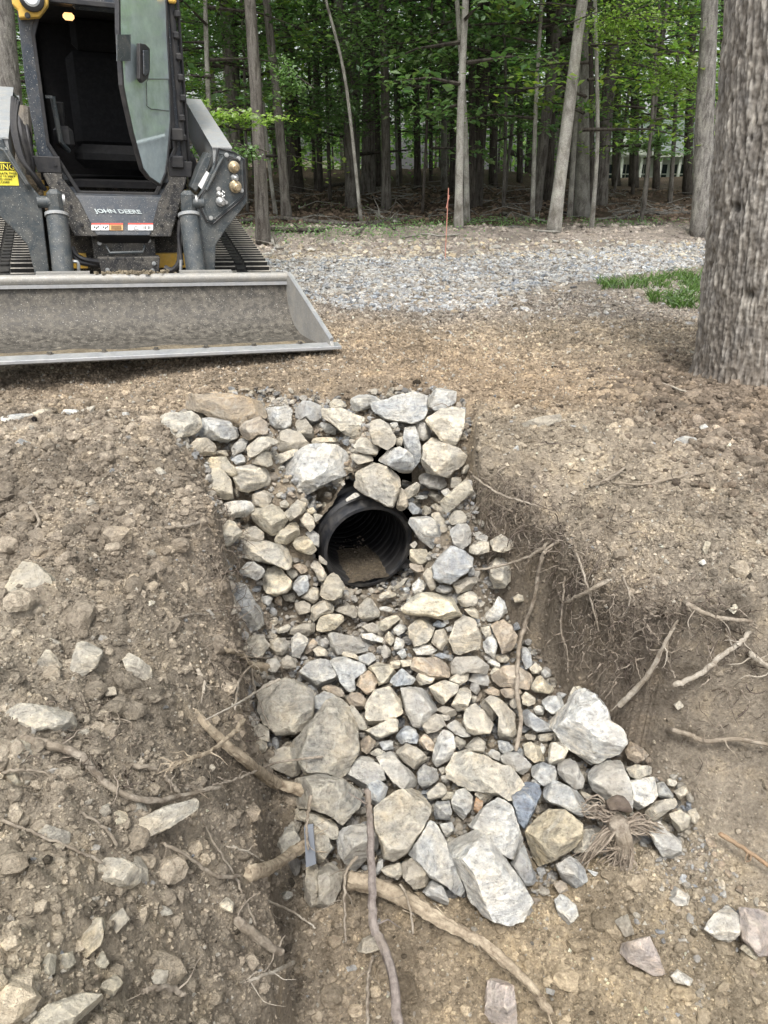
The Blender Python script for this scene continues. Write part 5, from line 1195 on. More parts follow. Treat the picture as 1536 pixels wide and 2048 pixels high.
# ------------------------------------------------------------------ compact track loader (local frame: u right in the photo, v backwards, w up)
LU = np.array([2.87, 1.054, -.12]); LU /= np.linalg.norm(LU); LV = np.array([-LU[1], LU[0], 0]); LV /= np.linalg.norm(LV); LW = np.cross(LU, LV); LO = at_z(682, 700, .03)
def Lp(px, py, v):
    r = ray(px, py); t = (v+(LO-CAMV)@LV)/(r@LV); p = CAMV+r*t-LO; return np.array((p@LU, v, p@LW))
def _loader():
    root = link('track_loader', None, LO, label='dark grey compact track loader with open cab door and wide bucket', category='track loader')
    root.rotation_euler = Matrix((LU, LV, LW)).transposed().to_euler()
    UC = -.815
    def P(name, mb, mat, parent=root, **k): return mb.build(name, mat, parent, **k)
    def mir(p): p = np.array(p, float); p = p.copy(); p[..., 0] = 2*UC-p[..., 0]; return p
    def bolt(mb, c, r=.008, d=(0, -1, 0), h=.008):
        c = np.array(c, float); d = np.array(d, float); mb.tube([c-d*.002, c+d*h], r, 6); mb.tube([c-d*.002, c+d*h*.4], r*1.5, 10)
    # ---- bucket
    ul, ur = -1.63, 0.0
    prof = [(0.0, .012), (.10, .004), (.26, -.004), (.36, -.002), (.44, .022), (.495, .07), (.53, .13), (.545, .19), (.55, .235)]
    th = .012; n_ = len(prof); tp = lambda v: .055*v/.45     # sides taper inwards to the back
    V = []; outer = []
    for i, (v, w) in enumerate(prof):
        a = np.array(prof[max(i-1, 0)]); b_ = np.array(prof[min(i+1, n_-1)]); t = b_-a; t /= np.linalg.norm(t); outer.append((v+t[1]*th, w-t[0]*th))
    loop = prof+outer[::-1]; mb = MB()
    vv = [(ul+tp(v), v, w) for v, w in loop]+[(ur-.045-tp(v), v, w) for v, w in loop]; m2 = len(loop)
    f = [(i, (i+1) % m2, m2+(i+1) % m2, m2+i) for i in range(m2)]+[tuple(range(m2))[::-1], tuple(range(m2, 2*m2))]
    mb.add(vv, f); bk = P('bucket', mb, M_bucket, smooth=True, sharp=30)
    sp = [(0, .02), (.02, .045), (.50, .245), (.56, .24), (.56, .17), (.54, .12), (.50, .06), (.44, .01), (.36, -.012), (.26, -.012), (.0, .002)]
    for sgn, u0 in ((1, ur-.045), (-1, ul)):
        mb = MB(); q = [(u0-sgn*tp(v), v, w) for v, w in sp]; mb.prism(q, (0, 0, 0), (.016, 0, 0)); s_ = P('side_plate', mb, M_bucketlt, bk, bevel=.003)
        mb = MB(); e = [(u0+.008-sgn*tp(v), v, w) for v, w in ((.01, .045), (.52, .252))]; mb.tube(e, .010, 6); P('side_rim', mb, M_edge, s_)
    mb = MB(); mb.prism([(ul-.01, -.005, .018), (ur+.002, -.005, .018), (ur+.002, .055, .024), (ul-.01, .055, .024)], (0, 0, 0), (0, 0, -.014)); ce = P('cutting_edge', mb, M_edge, bk, bevel=.002)
    for k in range(7):
        mb = MB(); bolt(mb, (ur-.17-k*.20, .058, .02), .010, (0, 0, 1), .012); P('bolt', mb, M_bucket, ce)
    mb = MB(); mb.tube([(ul+.03, .552, .232), (ur-.10, .552, .232)], .022, 12); mb.box(((ul+ur)/2-.03, .575, .222), (ur-ul-.15, .05, .02)); P('top_rail', mb, M_bucketlt, bk, smooth=True)
    mb = MB(); mb.box(((ul+ur)/2-.02, .535, .206), (ur-ul-.17, .012, .014)); P('rail_lip', mb, M_edge, bk)
    for c0, w_ in ((-1.12, .22), (-.50, .24)):
        mb = MB(); mb.box((c0+.02, .60, .252), (w_, .05, .012)); P('hitch_plate', mb, M_bucketlt, bk)
    mb = MB()
    for _ in range(160): 
        u = rng.normal(-.80, .06); mb.box((u, .56+rng.normal()*.012, .25+rng.uniform(0, .01)), np.abs(rng.normal(size=3))*.007+.004, rot_mats(1)[0])
    P('dirt_on_rail', mb, M_dirt, bk, kind='stuff')
    g = []; nu = 60
    for i in range(nu):
        for j in range(6): u = ul+.08+(ur-ul-.2)*i/(nu-1); v = .065+j*.034*(1+.35*noise(np.array([[u*5, 1, 2]]))[0]); g.append((u, v, np.interp(v, [p[0] for p in prof], [p[1] for p in prof])+.004+.003*noise(np.array([[u*14, v*30, 0]]))[0]-(.007 if j in (0, 5) else 0)))
    f = [(i*6+j, i*6+j+1, (i+1)*6+j+1, (i+1)*6+j) for i in range(nu-1) for j in range(5)]
    link('dried_mud', mesh_np('dried_mud', g, np.array(f), [M_dirt], smooth=True), (0, 0, 0), bk)
    # ---- chassis and cab
    mb = MB(); mb.box((UC, 1.95, .36), (.56, 1.5, .44)); mb.box((UC, 2.5, .75), (.62, .65, .4)); P('chassis', mb, M_blackdusty)
    for c_, d_ in (((-.483, 1.36, .60), (.03, .2, .18)), ((UC*2+.483, 1.36, .60), (.03, .2, .18)), ((-.6, 1.18, .235), (.18, .04, .07)), ((-1.05, 1.18, .235), (.1, .04, .07))): mb = MB(); mb.box(c_, d_); P('yellow_frame', mb, M_yellow)
    # cab front frame with its chamfered opening
    v0 = 1.10; out = [(-1.155, .66), (-1.165, 1.0), (-1.15, 1.42), (-1.10, 1.55), (2*UC+1.10, 1.55), (2*UC+1.15, 1.42), (2*UC+1.165, 1.0), (2*UC+1.155, .66), (2*UC+1.08, .50), (-1.08, .50)]
    opn = [(-1.100, .77), (-1.098, 1.20), (-1.055, 1.315), (-1.02, 1.335), (2*UC+1.02, 1.335), (2*UC+1.055, 1.315), (2*UC+1.098, 1.20), (2*UC+1.100, .77), (2*UC+.99, .565), (-.99, .565)]
    def ring(v, o, i, d):
        m_ = len(o); pts = [(a, v, b_) for a, b_ in o]+[(a, v, b_) for a, b_ in i]+[(a, v+d, b_) for a, b_ in o]+[(a, v+d, b_) for a, b_ in i]; f = []
        for k in range(m_):
            j = (k+1) % m_; f += [(k, j, m_+j, m_+k), (2*m_+k, 3*m_+k, 3*m_+j, 2*m_+j), (k, 2*m_+k, 2*m_+j, j), (m_+k, m_+j, 3*m_+j, 3*m_+k)]
        return pts, f
    mb = MB(); mb.add(*ring(v0, out, opn, .06)); fr = P('cab_frame', mb, M_frame, bevel=.006)
    grow_ = lambda L, k: [(UC+(a-UC)*(1+k), .94+(b_-.94)*(1+k)) for a, b_ in L]
    mb = MB(); mb.add(*ring(v0-.008, grow_(opn, .045), grow_(opn, -.01), .02)); P('door_seal', mb, M_black, fr, bevel=.003)
    # cab shell: roof, sides with lattice, back
    mb = MB(); mb.box((UC, 1.62, 1.56), (.70, 1.0, .05)); P('roof', mb, M_frame, bevel=.01)
    for sg in (-1, 1):
        mb = MB(); x = UC+sg*.335
        mb.box((x, 1.63, .72), (.016, .95, .22)); mb.box((x, 1.18, 1.1), (.016, .08, .9)); mb.box((x, 2.08, 1.1), (.016, .06, .9)); mb.box((x, 1.63, 1.46), (.016, .95, .16))
        for k in range(12): mb.box((x, 1.25+k*.07, 1.1), (.006, .006, .7))
        for k in range(7): mb.box((x+.003, 1.63, .85+k*.09), (.006, .9, .006))
        P('side_screen', mb, M_inner)
    mb = MB(); mb.box((UC, 2.12, .95), (.68, .03, 1.2)); P('rear_wall', mb, M_inner)
    mb = MB(); mb.box((UC, 1.6, .60), (.66, 1.0, .03)); P('cab_floor', mb, M_inner)
    mb = MB(); mb.box((UC, 1.75, 1.40), (.62, .7, .06), bev=.02); mb.box((UC, 1.25, 1.37), (.60, .12, .05), bev=.02); P('headliner', mb, M_inner)
    mb = MB(); mb.box((UC+.0, 1.19, 1.343), (.22, .03, .035), bev=.012); P('ceiling_vent', mb, M_frame)
    mb = MB(); a = Lp(137, 33, 1.30); mb.box(a, (.05, .03, .03), bev=.01); P('dome_light', mb, M_glow)
    # seat
    seat = link('seat', None, (UC+.02, 1.62, .70), root)
    mb = MB(); mb.box((0, -.12, .02), (.40, .42, .11), bev=.04); P('seat_cushion', mb, M_seat, seat, smooth=True)
    mb = MB(); M9 = Matrix.Rotation(math.radians(-10), 3, 'X'); mb.box((0, .12, .28), (.38, .10, .48), M9, bev=.04); P('seat_back', mb, M_seat, seat, smooth=True)
    mb = MB(); mb.box((0, .17, .60), (.30, .08, .16), M9, bev=.03); P('headrest', mb, M_seat, seat, smooth=True)
    for sg in (-1, 1):
        mb = MB(); mb.box((UC+sg*.24+.02, 1.42, .80), (.09, .34, .10), bev=.02); mb.tube([(UC+sg*.24+.02, 1.30, .84), (UC+sg*.24+.02, 1.28, .95)], [.012, .02], 8); P('joystick_console', mb, M_black, smooth=True)
    mb = MB(); mb.tube([(-1.06, 1.2, .97), (-1.05, 1.2, .78), (-1.02, 1.25, .74)], .012, 8); mb.box((-1.075, 1.16, .965), (.03, .02, .012)); P('grab_rail', mb, M_arm, smooth=True)
    # lamp housing at the top left
    lp = [Lp(x, y, 1.04) for x, y in ((22, -22), (98, -22), (96, 10), (78, 34), (38, 36), (36, 20), (24, 8))]
    mb = MB(); mb.prism(lp, (0, 0, 0), (0, .07, 0)); lh = P('lamp_housing', mb, M_yellow, bevel=.006)
    c_ = Lp(63, -4, 1.03); mb = MB(); mb.tube([c_+(0, .02, 0), c_+(0, -.012, 0)], [.052, .05], 20); mb.tube([c_+(0, -.012, 0), c_+(0, -.018, 0)], [.05, .04], 20); hl = P('headlight', mb, M_black, lh, smooth=True)
    mb = MB(); mb.tube([c_+(0, -.016, 0), c_+(0, -.026, 0)], [.036, .026], 18); P('lens', mb, M_lens, hl, smooth=True)
    mb = MB(); bolt(mb, Lp(55, 31, 1.035)); P('bolt', mb, M_black, lh)
    # mirror copy of the lamp at the right (mostly behind the door)
    mb = MB(); mb.box(Lp(344, 2, 1.06), (.035, .04, .02), bev=.006); P('corner_cap', mb, M_yellow)
    
    # ---- front shoulders and nose
    sh = link('front_shoulders', None, (0, 0, 0), root)
    for mm in (lambda p: np.array(p), mir):
        mb = MB(); q = mm([(-1.165, 1.04, .70), (-1.06, 1.04, .70), (-1.06, 1.03, .62), (-1.0, 1.03, .53), (-.935, .99, .37), (-1.04, .99, .37), (-1.13, 1.03, .60)]); mb.prism(q, (0, 0, 0), (0, .08, 0)); P('front_shoulder', mb, M_blackdusty, sh, bevel=.004)
    for mm in (lambda p: np.array(p), mir):
        mb = MB(); q = mm([(-1.175, 1.03, .715), (-1.06, 1.03, .715), (-1.06, 1.03, .645), (-1.165, 1.03, .645)]); mb.prism(q, (0, 0, 0), (0, .03, 0)); bracket = P('bracket', mb, M_black, sh, bevel=.003)
        for c_ in ((-1.085, 1.028, .68), (-1.08, 1.028, .60), (-1.04, 1.015, .50), (-1.0, .988, .42)):
            mb = MB(); bolt(mb, mm(c_), .006, h=.005); P('bolt', mb, M_black, sh)
    # slanted nose panel
    pn = [np.array((-1.035, 1.06, .55)), np.array((2*UC+1.035, 1.06, .55)), np.array((2*UC+.94, .985, .375)), np.array((-.94, .985, .375))]
    mb = MB(); mb.prism(pn, (0, 0, 0), (0, .05, .01)); np_ = P('nose_panel', mb, M_frame, bevel=.005)
    mb = MB(); mb.prism([(-.95, .99, .372), (2*UC+.95, .99, .372), (2*UC+.93, 1.05, .335), (-.93, 1.05, .335)], (0, 0, 0), (0, .03, -.004)); P('nose_edge', mb, M_black, np_)
    tz = (pn[3]-pn[0]); nrm = np.cross(pn[1]-pn[0], tz); nrm /= np.linalg.norm(nrm)
    if nrm[1] > 0: nrm = -nrm
    def on_nose(px, py):
        # where the view ray meets the nose panel plane
        r = ray(px, py); rl = np.array((r@LU, r@LV, r@LW)); c0 = CAMV-LO; cl = np.array((c0@LU, c0@LV, c0@LW)); t = ((pn[0]-cl)@nrm)/(rl@nrm); return cl+rl*t+nrm*.003
    def text(body, p0, xdir, ydir, h, mat, parent, name='lettering', ext=.001, width=None, bold=0):
        cu = bpy.data.curves.new(name, 'FONT'); cu.body = body; cu.size = 1; cu.extrude = .001; cu.offset = bold; cu.resolution_u = 2
        ob = bpy.data.objects.new(name, cu); COL.objects.link(ob); dg = bpy.context.evaluated_depsgraph_get(); me = bpy.data.meshes.new_from_object(ob.evaluated_get(dg)); bpy.data.objects.remove(ob); bpy.data.curves.remove(cu)
        co = np.zeros(len(me.vertices)*3); me.vertices.foreach_get('co', co); co = co.reshape(-1, 3); x0, x1 = co[:, 0].min(), co[:, 0].max(); y1 = co[:, 1].max(); sx = (width/(x1-x0)) if width else h/.7; sy = h/y1
        zd = np.cross(xdir, ydir); zd /= np.linalg.norm(zd); q = p0+(co[:, :1]-x0)*sx*xdir+co[:, 1:2]*sy*ydir+np.sign(co[:, 2:3])*ext*zd
        me.vertices.foreach_set('co', ((q-p0)*K).ravel()); me.update(); me.materials.clear(); me.materials.append(mat); return link(name, me, p0, parent)
    a, b_ = on_nose(191, 426), on_nose(284, 428); xd = (b_-a)/np.linalg.norm(b_-a); yd = -(tz/np.linalg.norm(tz))
    text('JOHN DEERE', a, xd, yd, .021, M_whitel, np_, width=np.linalg.norm(b_-a), bold=.025)
    for x0, x1, m_, hd in ((183, 200, M_white, M_red), (201, 218, M_white, M_red), (219, 246, M_orange, M_red), (256, 306, M_white, M_red)):
        q = [on_nose(x0, 447), on_nose(x1, 447), on_nose(x1, 461), on_nose(x0, 461)]; mb = MB(); mb.prism(q, nrm*0, nrm*.0015); dc = P('decal', mb, m_, np_)
        q = [on_nose(x0, 447), on_nose(x1, 447), on_nose(x1, 450), on_nose(x0, 450)]; mb = MB(); mb.prism(np.array(q)+nrm*.002, nrm*0, nrm*.001); P('decal_header', mb, hd, dc)
        mb = MB(); xm = (x0+x1)/2
        if m_ is M_white and x1-x0 > 30:
            t3 = [on_nose(267, 459.5), on_nose(277, 459.5), on_nose(272, 451.5)]
            for i in range(3): mb.tube([t3[i]+nrm*.003, t3[(i+1) % 3]+nrm*.003], .0009, 4)
            for x in (287, 290, 296, 299): mb.prism([on_nose(x, 453)+nrm*.002, on_nose(x+1.6, 453)+nrm*.002, on_nose(x+1.6, 459)+nrm*.002, on_nose(x, 459)+nrm*.002], nrm*0, nrm*.001)
        elif m_ is M_white:
            for i, (dx, dy) in enumerate(((-3, 0), (1, 2), (4, -1))): mb.prism([on_nose(xm+dx, 453+dy)+nrm*.002, on_nose(xm+dx+2.4, 453+dy)+nrm*.002, on_nose(xm+dx+2, 457+dy)+nrm*.002, on_nose(xm+dx-.5, 457+dy)+nrm*.002], nrm*0, nrm*.001)
        else:
            for r_ in range(4): mb.prism([on_nose(222, 452+r_*2.2)+nrm*.002, on_nose(243, 452+r_*2.2)+nrm*.002, on_nose(243, 453+r_*2.2)+nrm*.002, on_nose(222, 453+r_*2.2)+nrm*.002], nrm*0, nrm*.001)
        P('pictogram', mb, M_ink, dc)
    # step box with grab handle and perforated tread
    mb = MB(); mb.box((UC, 1.12, .305), (.30, .12, .10), bev=.004); stp = P('step_box', mb, M_blackdusty)
    a, b_ = Lp(213, 493, 1.03), Lp(289, 493, 1.03); mb = MB(); mb.tube([a+(0, .05, .0), a, a+(.012, -.02, -.028), b_+(-.012, -.02, -.024), b_, b_+(0, .05, .0)], .0065, 8); P('grab_handle', mb, M_arm, stp, smooth=True)
    q = [Lp(195, 516, .98), Lp(320, 514, .98), Lp(318, 550, .98), Lp(205, 552, .98)]
    mb = MB(); mb.prism(q, (0, 0, 0), (0, .10, 0)); trd = P('step_tread', mb, M_blackdusty, stp, bevel=.003)
    mb = MB()
    for k in range(5): mb.tube([Lp(216+k*17, 517, .982)+(0, .004, 0), Lp(216+k*17, 517, .977)], .006, 8)
    P('tread_hole', mb, M_black, trd)
    for x, y in ((215, 540), (308, 527), (305, 541), (199, 486), (298, 481)):
        mb = MB(); bolt(mb, Lp(x, y, .975 if y > 500 else 1.055), .007, h=.006); P('bolt', mb, M_chrome, stp)
    # ---- door, open, hinged at the right
    Hu, Hv, Eu, Ev = -.497, 1.09, -.735, .72; dd = np.array((Eu-Hu, Ev-Hv, 0)); dn = np.cross(dd, (0, 0, 1.)); dn /= np.linalg.norm(dn)
    if dn[1] > 0: dn = -dn
    h0 = np.array((Hu, Hv, 0))
    def Dp(px, py, off=0.):
        r = ray(px, py); rl = np.array((r@LU, r@LV, r@LW)); c0 = CAMV-LO; cl = np.array((c0@LU, c0@LV, c0@LW)); t = ((h0-cl)@dn)/(rl@dn); return cl+rl*t+dn*off
    dpx = [(237, -60), (238, 60), (245, 170), (252, 205), (266, 268), (286, 340), (300, 358), (323, 373), (333, 350), (338, 320), (345, 240), (345, 190), (338, 60), (335, -60)]
    dq = np.array([Dp(*p) for p in dpx]); ct = dq.mean(0); ins = ct+(dq-ct)*np.array((.93, .93, .965))
    mb = MB(); m_ = len(dq); pts = np.vstack((dq, ins, dq-dn*.02, ins-dn*.02)); f = []
    for k in range(m_): j = (k+1) % m_; f += [(k, j, m_+j, m_+k), (2*m_+k, 3*m_+k, 3*m_+j, 2*m_+j), (k, 2*m_+k, 2*m_+j, j), (m_+k, m_+j, 3*m_+j, 3*m_+k)]
    mb.add(pts, f); door = P('cab_door', mb, M_black, bevel=.003)
    gq = ct+(dq-ct)*np.array((.95, .95, .98)); mb = MB(); mb.prism(gq, -dn*.006, -dn*.012); P('glass_pane', mb, M_glass, door)
    hq = [Dp(x, y, .012) for x, y in ((267, 86), (279, 88), (288, 97), (288, 140), (284, 158), (273, 166), (267, 158))]; mb = MB(); mb.prism(hq, (0, 0, 0), dn*.018); P('door_handle', mb, M_black, door, bevel=.004)
    hq = [Dp(x, y, .032) for x, y in ((271, 100), (282, 101), (283, 145), (275, 152), (272, 148))]; mb = MB(); mb.prism(hq, (0, 0, 0), dn*.006); P('handle_grip', mb, M_frame, door, bevel=.003)
    q = [Dp(x, y, .004) for x, y in ((231, 69), (258, 69), (258, 122), (231, 122))]; mb = MB(); mb.prism(q, (0, 0, 0), dn*.004); P('latch_plate', mb, M_arm, door)
    fr_ = [Dp(x, y, .0) for x, y in ((296, 158), (337, 158), (340, 222), (302, 218), (294, 212), (293, 165), (296, 158))]; mb = MB(); mb.tube(fr_, .0022, 5); P('etched_outline', mb, M_arm, door)
    for x, y in ((340, 275), (341, 330)):
        mb = MB(); mb.box(Dp(x+6, y-6)+(0.02, .02, 0), (.06, .05, .055), bev=.006); P('door_hinge', mb, M_black, door)
    mb = MB(); x0 = np.array((-.487, 1.08, 0))
    mb.tube([x0+(0, 0, .72), x0+(-.005, 0, .95), x0+(-.01, 0, 1.45)], .014, 8); mb.tube([x0+(.025, .02, .70), x0+(.02, .02, 1.45)], .009, 6)
    for k in range(7): mb.box(x0+(.008+rng.normal()*.006, -.01, .82+k*.085), (.03, .03, .03), bev=.006)
    P('hinge_column', mb, M_black, smooth=True)
    # water bottle seen through the glass, standing in the cab
    # ---- loader arms with coupler plates
    def arm(mm, side):
        pl = [(434.7, 295), (468, 303), (490, 317), (495.5, 402), (486, 416), (452, 459), (431.6, 491), (428.6, 548), (405, 548), (395, 442), (391, 400), (403, 382), (431.6, 321)]
        q = np.array([Lp(x, y, .90) for x, y in pl]); q[7:9, 2] -= .03
        mb = MB(); mb.prism(mm(q), (0, 0, 0), (0, .035, 0)); A_ = P('arm_front_plate', mb, M_arm, bevel=.005)
        # deep web behind the plate
        mb = MB(); w_ = q*1.0; w_[:, 1] = .935; ctr = w_.mean(0); w2 = ctr+(w_-ctr)*.86; mb.prism(mm(w2), (0, 0, 0), (0, .16, 0)); P('arm_web', mb, M_arm, A_, bevel=.004)
        # rising beam
        f1 = [(-.362, .93, .775), (-.285, .93, .775), (-.285, .93, .60), (-.362, .93, .60)]; f2 = [(-.352, 1.98, 1.03), (-.275, 1.98, 1.03), (-.275, 1.98, .84), (-.352, 1.98, .84)]; f3 = [(-.352, 2.45, 1.02), (-.275, 2.45, 1.02), (-.275, 2.45, .80), (-.352, 2.45, .80)]
        mb = MB()
        for A1, B1 in ((f1, f2), (f2, f3)):
            v_ = np.vstack((mm(A1), mm(B1))); mb.add(v_, [(0, 1, 2, 3), (7, 6, 5, 4)]+[(i, (i+1) % 4, 4+(i+1) % 4, 4+i) for i in range(4)])
        P('arm_beam', mb, M_armtop, A_, bevel=.006)
        mb = MB(); t1 = [(-.372, .925, .779), (-.275, .925, .779), (-.265, 1.98, 1.036), (-.362, 1.98, 1.036)]; mb.prism(mm(t1), (0, 0, 0), (0, 0, .006)); P('beam_cap', mb, M_armtop, A_)
        return A_
    A_ = arm(lambda p: np.array(p), 'R'); B_ = arm(mir, 'L')
    # white sticker on the inner side of the right arm + curved gusset
    mb = MB(); q = [Lp(x, y, .93) for x, y in ((382, 375), (398, 335), (414, 304), (424, 312), (418, 332), (400, 372), (392, 384))]; mb.prism(q, (0, 0, 0), (0, .14, 0)); P('arm_gusset', mb, M_arm, A_, bevel=.005)
    mb = MB(); q = [Lp(x, y, .925) for x, y in ((396, 371), (413, 342), (419, 346), (403, 378))]; mb.prism(q, (0, 0, 0), (0, .003, 0)); P('sticker', mb, M_white, A_)
    # bolted cover plate with hydraulic couplers
    cp = [(437, 299), (468, 307), (486, 321), (489, 390), (480, 400), (427, 445), (414, 441), (399, 410), (400, 392), (428, 357), (433, 320)]
    cq = [Lp(x, y, .893) for x, y in cp]; mb = MB(); mb.prism(cq, (0, 0, 0), (0, .006, 0)); cov = P('cover_plate', mb, M_arm, A_, bevel=.003)
    c1 = np.array(cq); cc = c1.mean(0); rim = [cc+(p-cc)*1.03+(0, -.002, 0) for p in c1]; rim.append(rim[0]); mb = MB(); mb.tube(rim, .004, 6); P('plate_gasket', mb, M_black, cov)
    rin = [cc+(p-cc)*.9+(0, -.002, 0) for p in c1]; rin.append(rin[0]); mb = MB(); mb.tube(rin, .0025, 6); P('pressed_rib', mb, M_arm, cov)
    rod = [Lp(x, y, .88) for x, y in ((413, 380), (417, 372), (440, 325), (446, 314), (443, 312))]; mb = MB(); mb.tube(rod, .008, 8); P('guard_rod', mb, M_arm, cov, smooth=True)
    for x, y, r in ((453, 310, .009), (477, 317, .009), (483, 381, .009), (422, 436, .009), (437, 378, .009), (452, 405, .008)):
        mb = MB(); bolt(mb, Lp(x, y, .888), r*.8, h=.008); P('bolt', mb, M_chrome, cov)
    for x, y, r, l_, m_ in ((467, 334, .028, .04, M_brass), (469, 355, .019, .03, M_chrome), (470, 373, .030, .045, M_brass), (441, 403, .024, .035, M_chrome), (438, 388, .014, .02, M_chrome)):
        c_ = Lp(x, y, .885); mb = MB(); mb.tube([c_, c_+(0, -l_*.5, 0)], [r, r*.95], 14); mb.tube([c_+(0, -l_*.5, 0), c_+(0, -l_*.55, 0), c_+(.004, -l_*.9, -.004), c_+(.005, -l_, -.005)], [r*.95, r*.7, r*.62, r*.5], 14); mb.tube([c_+(.005, -l_, -.005), c_+(.006, -l_*1.2, -.006)], [r*.36, r*.34], 12); P('hydraulic_coupler', mb, m_, cov, smooth=True)
    mb = MB()
    for i in range(12): c_ = Lp(445+2.5*math.sin(i*1.9), 382+i*2.1, .872); mb.tube([c_, c_+(.004, -.003, -.004)], .003, 5)
    P('dust_cap_chain', mb, M_chrome, cov)
    # bail bracket over the top coupler
    mb = MB(); mb.tube([Lp(456, 322, .872), Lp(458, 316, .868), Lp(476, 319, .868), Lp(478, 327, .872)], .005, 6); P('coupler_bracket', mb, M_black, cov)
    # ---- lift cylinders
    for px0, px1, pxt0, pxt1 in ((107, 146, 97, 124), (379, 411, 361, 386)):
        bt = (Lp(px0, 552, .80)+Lp(px1, 552, .80))/2; tp_ = (Lp(pxt0, 400, .93)+Lp(pxt1, 400, .93))/2; r = (px1-px0)/2/F*3.5*1.0; r = .047
        ax_ = tp_-bt; mb = MB(); mb.tube([bt-(0, 0, .10), bt+ax_*.80], r, 24); cy = P('lift_cylinder', mb, M_arm, smooth=True)
        mb = MB(); mb.tube([bt+ax_*.78, bt+ax_*.82], r*1.12, 24); P('collar', mb, M_armtop, cy, smooth=True)
        mb = MB(); e = bt+ax_*.82; mb.box(e+(0, 0, .045), (.066, .06, .12), bev=.018); eye = P('rod_eye', mb, M_arm, cy)
        mb = MB(); mb.tube([e+(-.04, .0, .05), e+(.04, .0, .05)] if False else [e+(0, 0, .05), e+(.075*(1 if px0 > 200 else -1), 0, .05)], .026, 16); P('pivot_pin', mb, M_arm, cy, smooth=True)
        mb = MB(); mb.tube([e+(.034, -.0, .06), e+(.044, 0, .06)], .026, 12); P('pin_cap', mb, M_chrome, cy, smooth=True)
    # ---- hoses
    def hose(pts, r, mat=M_black, name='hose', par=root): mb = MB(); mb.tube(list(spline(pts, 22)), r, 8); return P(name, mb, mat, par, smooth=True)
    hose([Lp(144, 495, 1.0), Lp(152, 510, .98), Lp(170, 520, .97), Lp(205, 525, 1.0)], .014); hose([Lp(144, 505, 1.0), Lp(160, 525, .96), Lp(200, 530, 1.0)], .011)
    hose([Lp(330, 535, .95), Lp(345, 540, .93), Lp(358, 525, .92), Lp(360, 495, .95), Lp(362, 460, 1.0)], .014); hose([Lp(360, 440, .9), Lp(358, 480, .9), Lp(364, 530, .88)], .010)
    hose([Lp(144, 523, .86), Lp(156, 526, .86), Lp(157, 550, .86)], .008, M_chrome, 'grease_pipe'); hose([Lp(362, 520, .86), Lp(361, 552, .86)], .008, M_chrome, 'grease_pipe')
    for k in range(3): hose([Lp(26+k*5, 195+k*4, 1.0), Lp(25+k*3, 250, .92), Lp(38+k*4, 310+k*4, .88), Lp(62+k*5, 345+k*5, .88), Lp(82+k*4, 375+k*2, .92)], .010)
    for k in range(4): hose([Lp(362+k*4, 290+k*3, 1.25), Lp(375+k*3, 305+k*2, 1.2), Lp(385+k*2, 335, 1.2), Lp(380+k*2, 360, 1.2)], .010)
    for k in range(3): hose([Lp(38+k*6, 225+k*4, 1.3), Lp(45+k*6, 270, 1.22), Lp(58+k*4, 320, 1.2), Lp(60+k*3, 350, 1.2)], .016 if k == 0 else .010)
    mb = MB(); mb.tube([Lp(48, 215, 1.3), Lp(52, 290, 1.25)], .032, 10); P('sleeved_hose', mb, mat_wood('dusty_sleeve', (.22, .2, .17), (.1, .09, .08)), smooth=True)
    for k in range(2):
        rodp = [Lp(-2+k*14, 296+k*1, .878), Lp(8+k*6, 300, .87), Lp(52+k*4, 368, .87), Lp(57+k*4, 377, .885)]; mb = MB(); mb.tube(rodp, .0075, 8); P('guard_rod', mb, M_arm, B_, smooth=True)
    # warning decal on the left arm (its left part lies outside the photo)
    q = [Lp(x, y, .897) for x, y in ((-52, 322), (32, 325), (38, 371), (-52, 370))]; mb = MB(); mb.prism(q, (0, 0, 0), (0, .002, 0)); dc = P('warning_decal', mb, M_dyellow, B_)
    q = [Lp(x, y, .8955) for x, y in ((-50, 324), (31, 327), (32.5, 341), (-50, 340))]; mb = MB(); mb.prism(q, (0, 0, 0), (0, .001, 0)); P('decal_band', mb, M_ink, dc)
    def dtext(s, x0, x1, y, h, mat):
        a, b_ = Lp(x0, y, .8945), Lp(x1, y+.5, .8945); xd = (b_-a)/np.linalg.norm(b_-a); text(s, a, xd, np.array((0, 0, 1.)), h, mat, B_, 'lettering', .0006, np.linalg.norm(b_-a), .01)
    dtext('WARNING', -48, 29, 339, .024, M_dyellow)
    for i, (s, x0, x1) in enumerate((('DO NOT OPERATE THIS', -46, 32), ('UNIT WITHIN 10 FEET', -44, 31), ('OF OVERHEAD HIGH', -42, 24), ('VOLTAGE LINES', -30, 19))): dtext(s, x0, x1, 348+i*5.8, .0075, M_ink)
    # ---- tracks
    def track(ua, ub):
        path = [(1.12, .03), (1.05, .09), (1.07, .165), (1.18, .215), (1.6, .285), (2.1, .37), (2.35, .42), (2.52, .44), (2.68, .40), (2.72, .30), (2.62, .16), (2.45, .04), (2.3, -.03), (1.9, -.04), (1.4, -.04), (1.22, -.02)]
        # close as loop
        pp = np.array(path+[path[0]]); seg = np.linalg.norm(np.diff(pp, axis=0), axis=1); cum = np.concatenate(([0], np.cumsum(seg))); T = cum[-1]
        def at(s): s = s % T; i = min(np.searchsorted(cum, s, 'right')-1, len(seg)-1); k = (s-cum[i])/seg[i]; p = pp[i]*(1-k)+pp[i+1]*k; d = (pp[i+1]-pp[i])/seg[i]; return p, d
        N_ = 120; V = []; 
        for i in range(N_):
            p, d = at(i*T/N_); p2, d2 = at((i+.5)*T/N_); nn = np.array((-d[1], d[0])); 
            for u in (ua, ub):
                V.append((u, p[0], p[1])); V.append((u, p[0]-nn[0]*.035, p[1]-nn[1]*.035))
        f = []
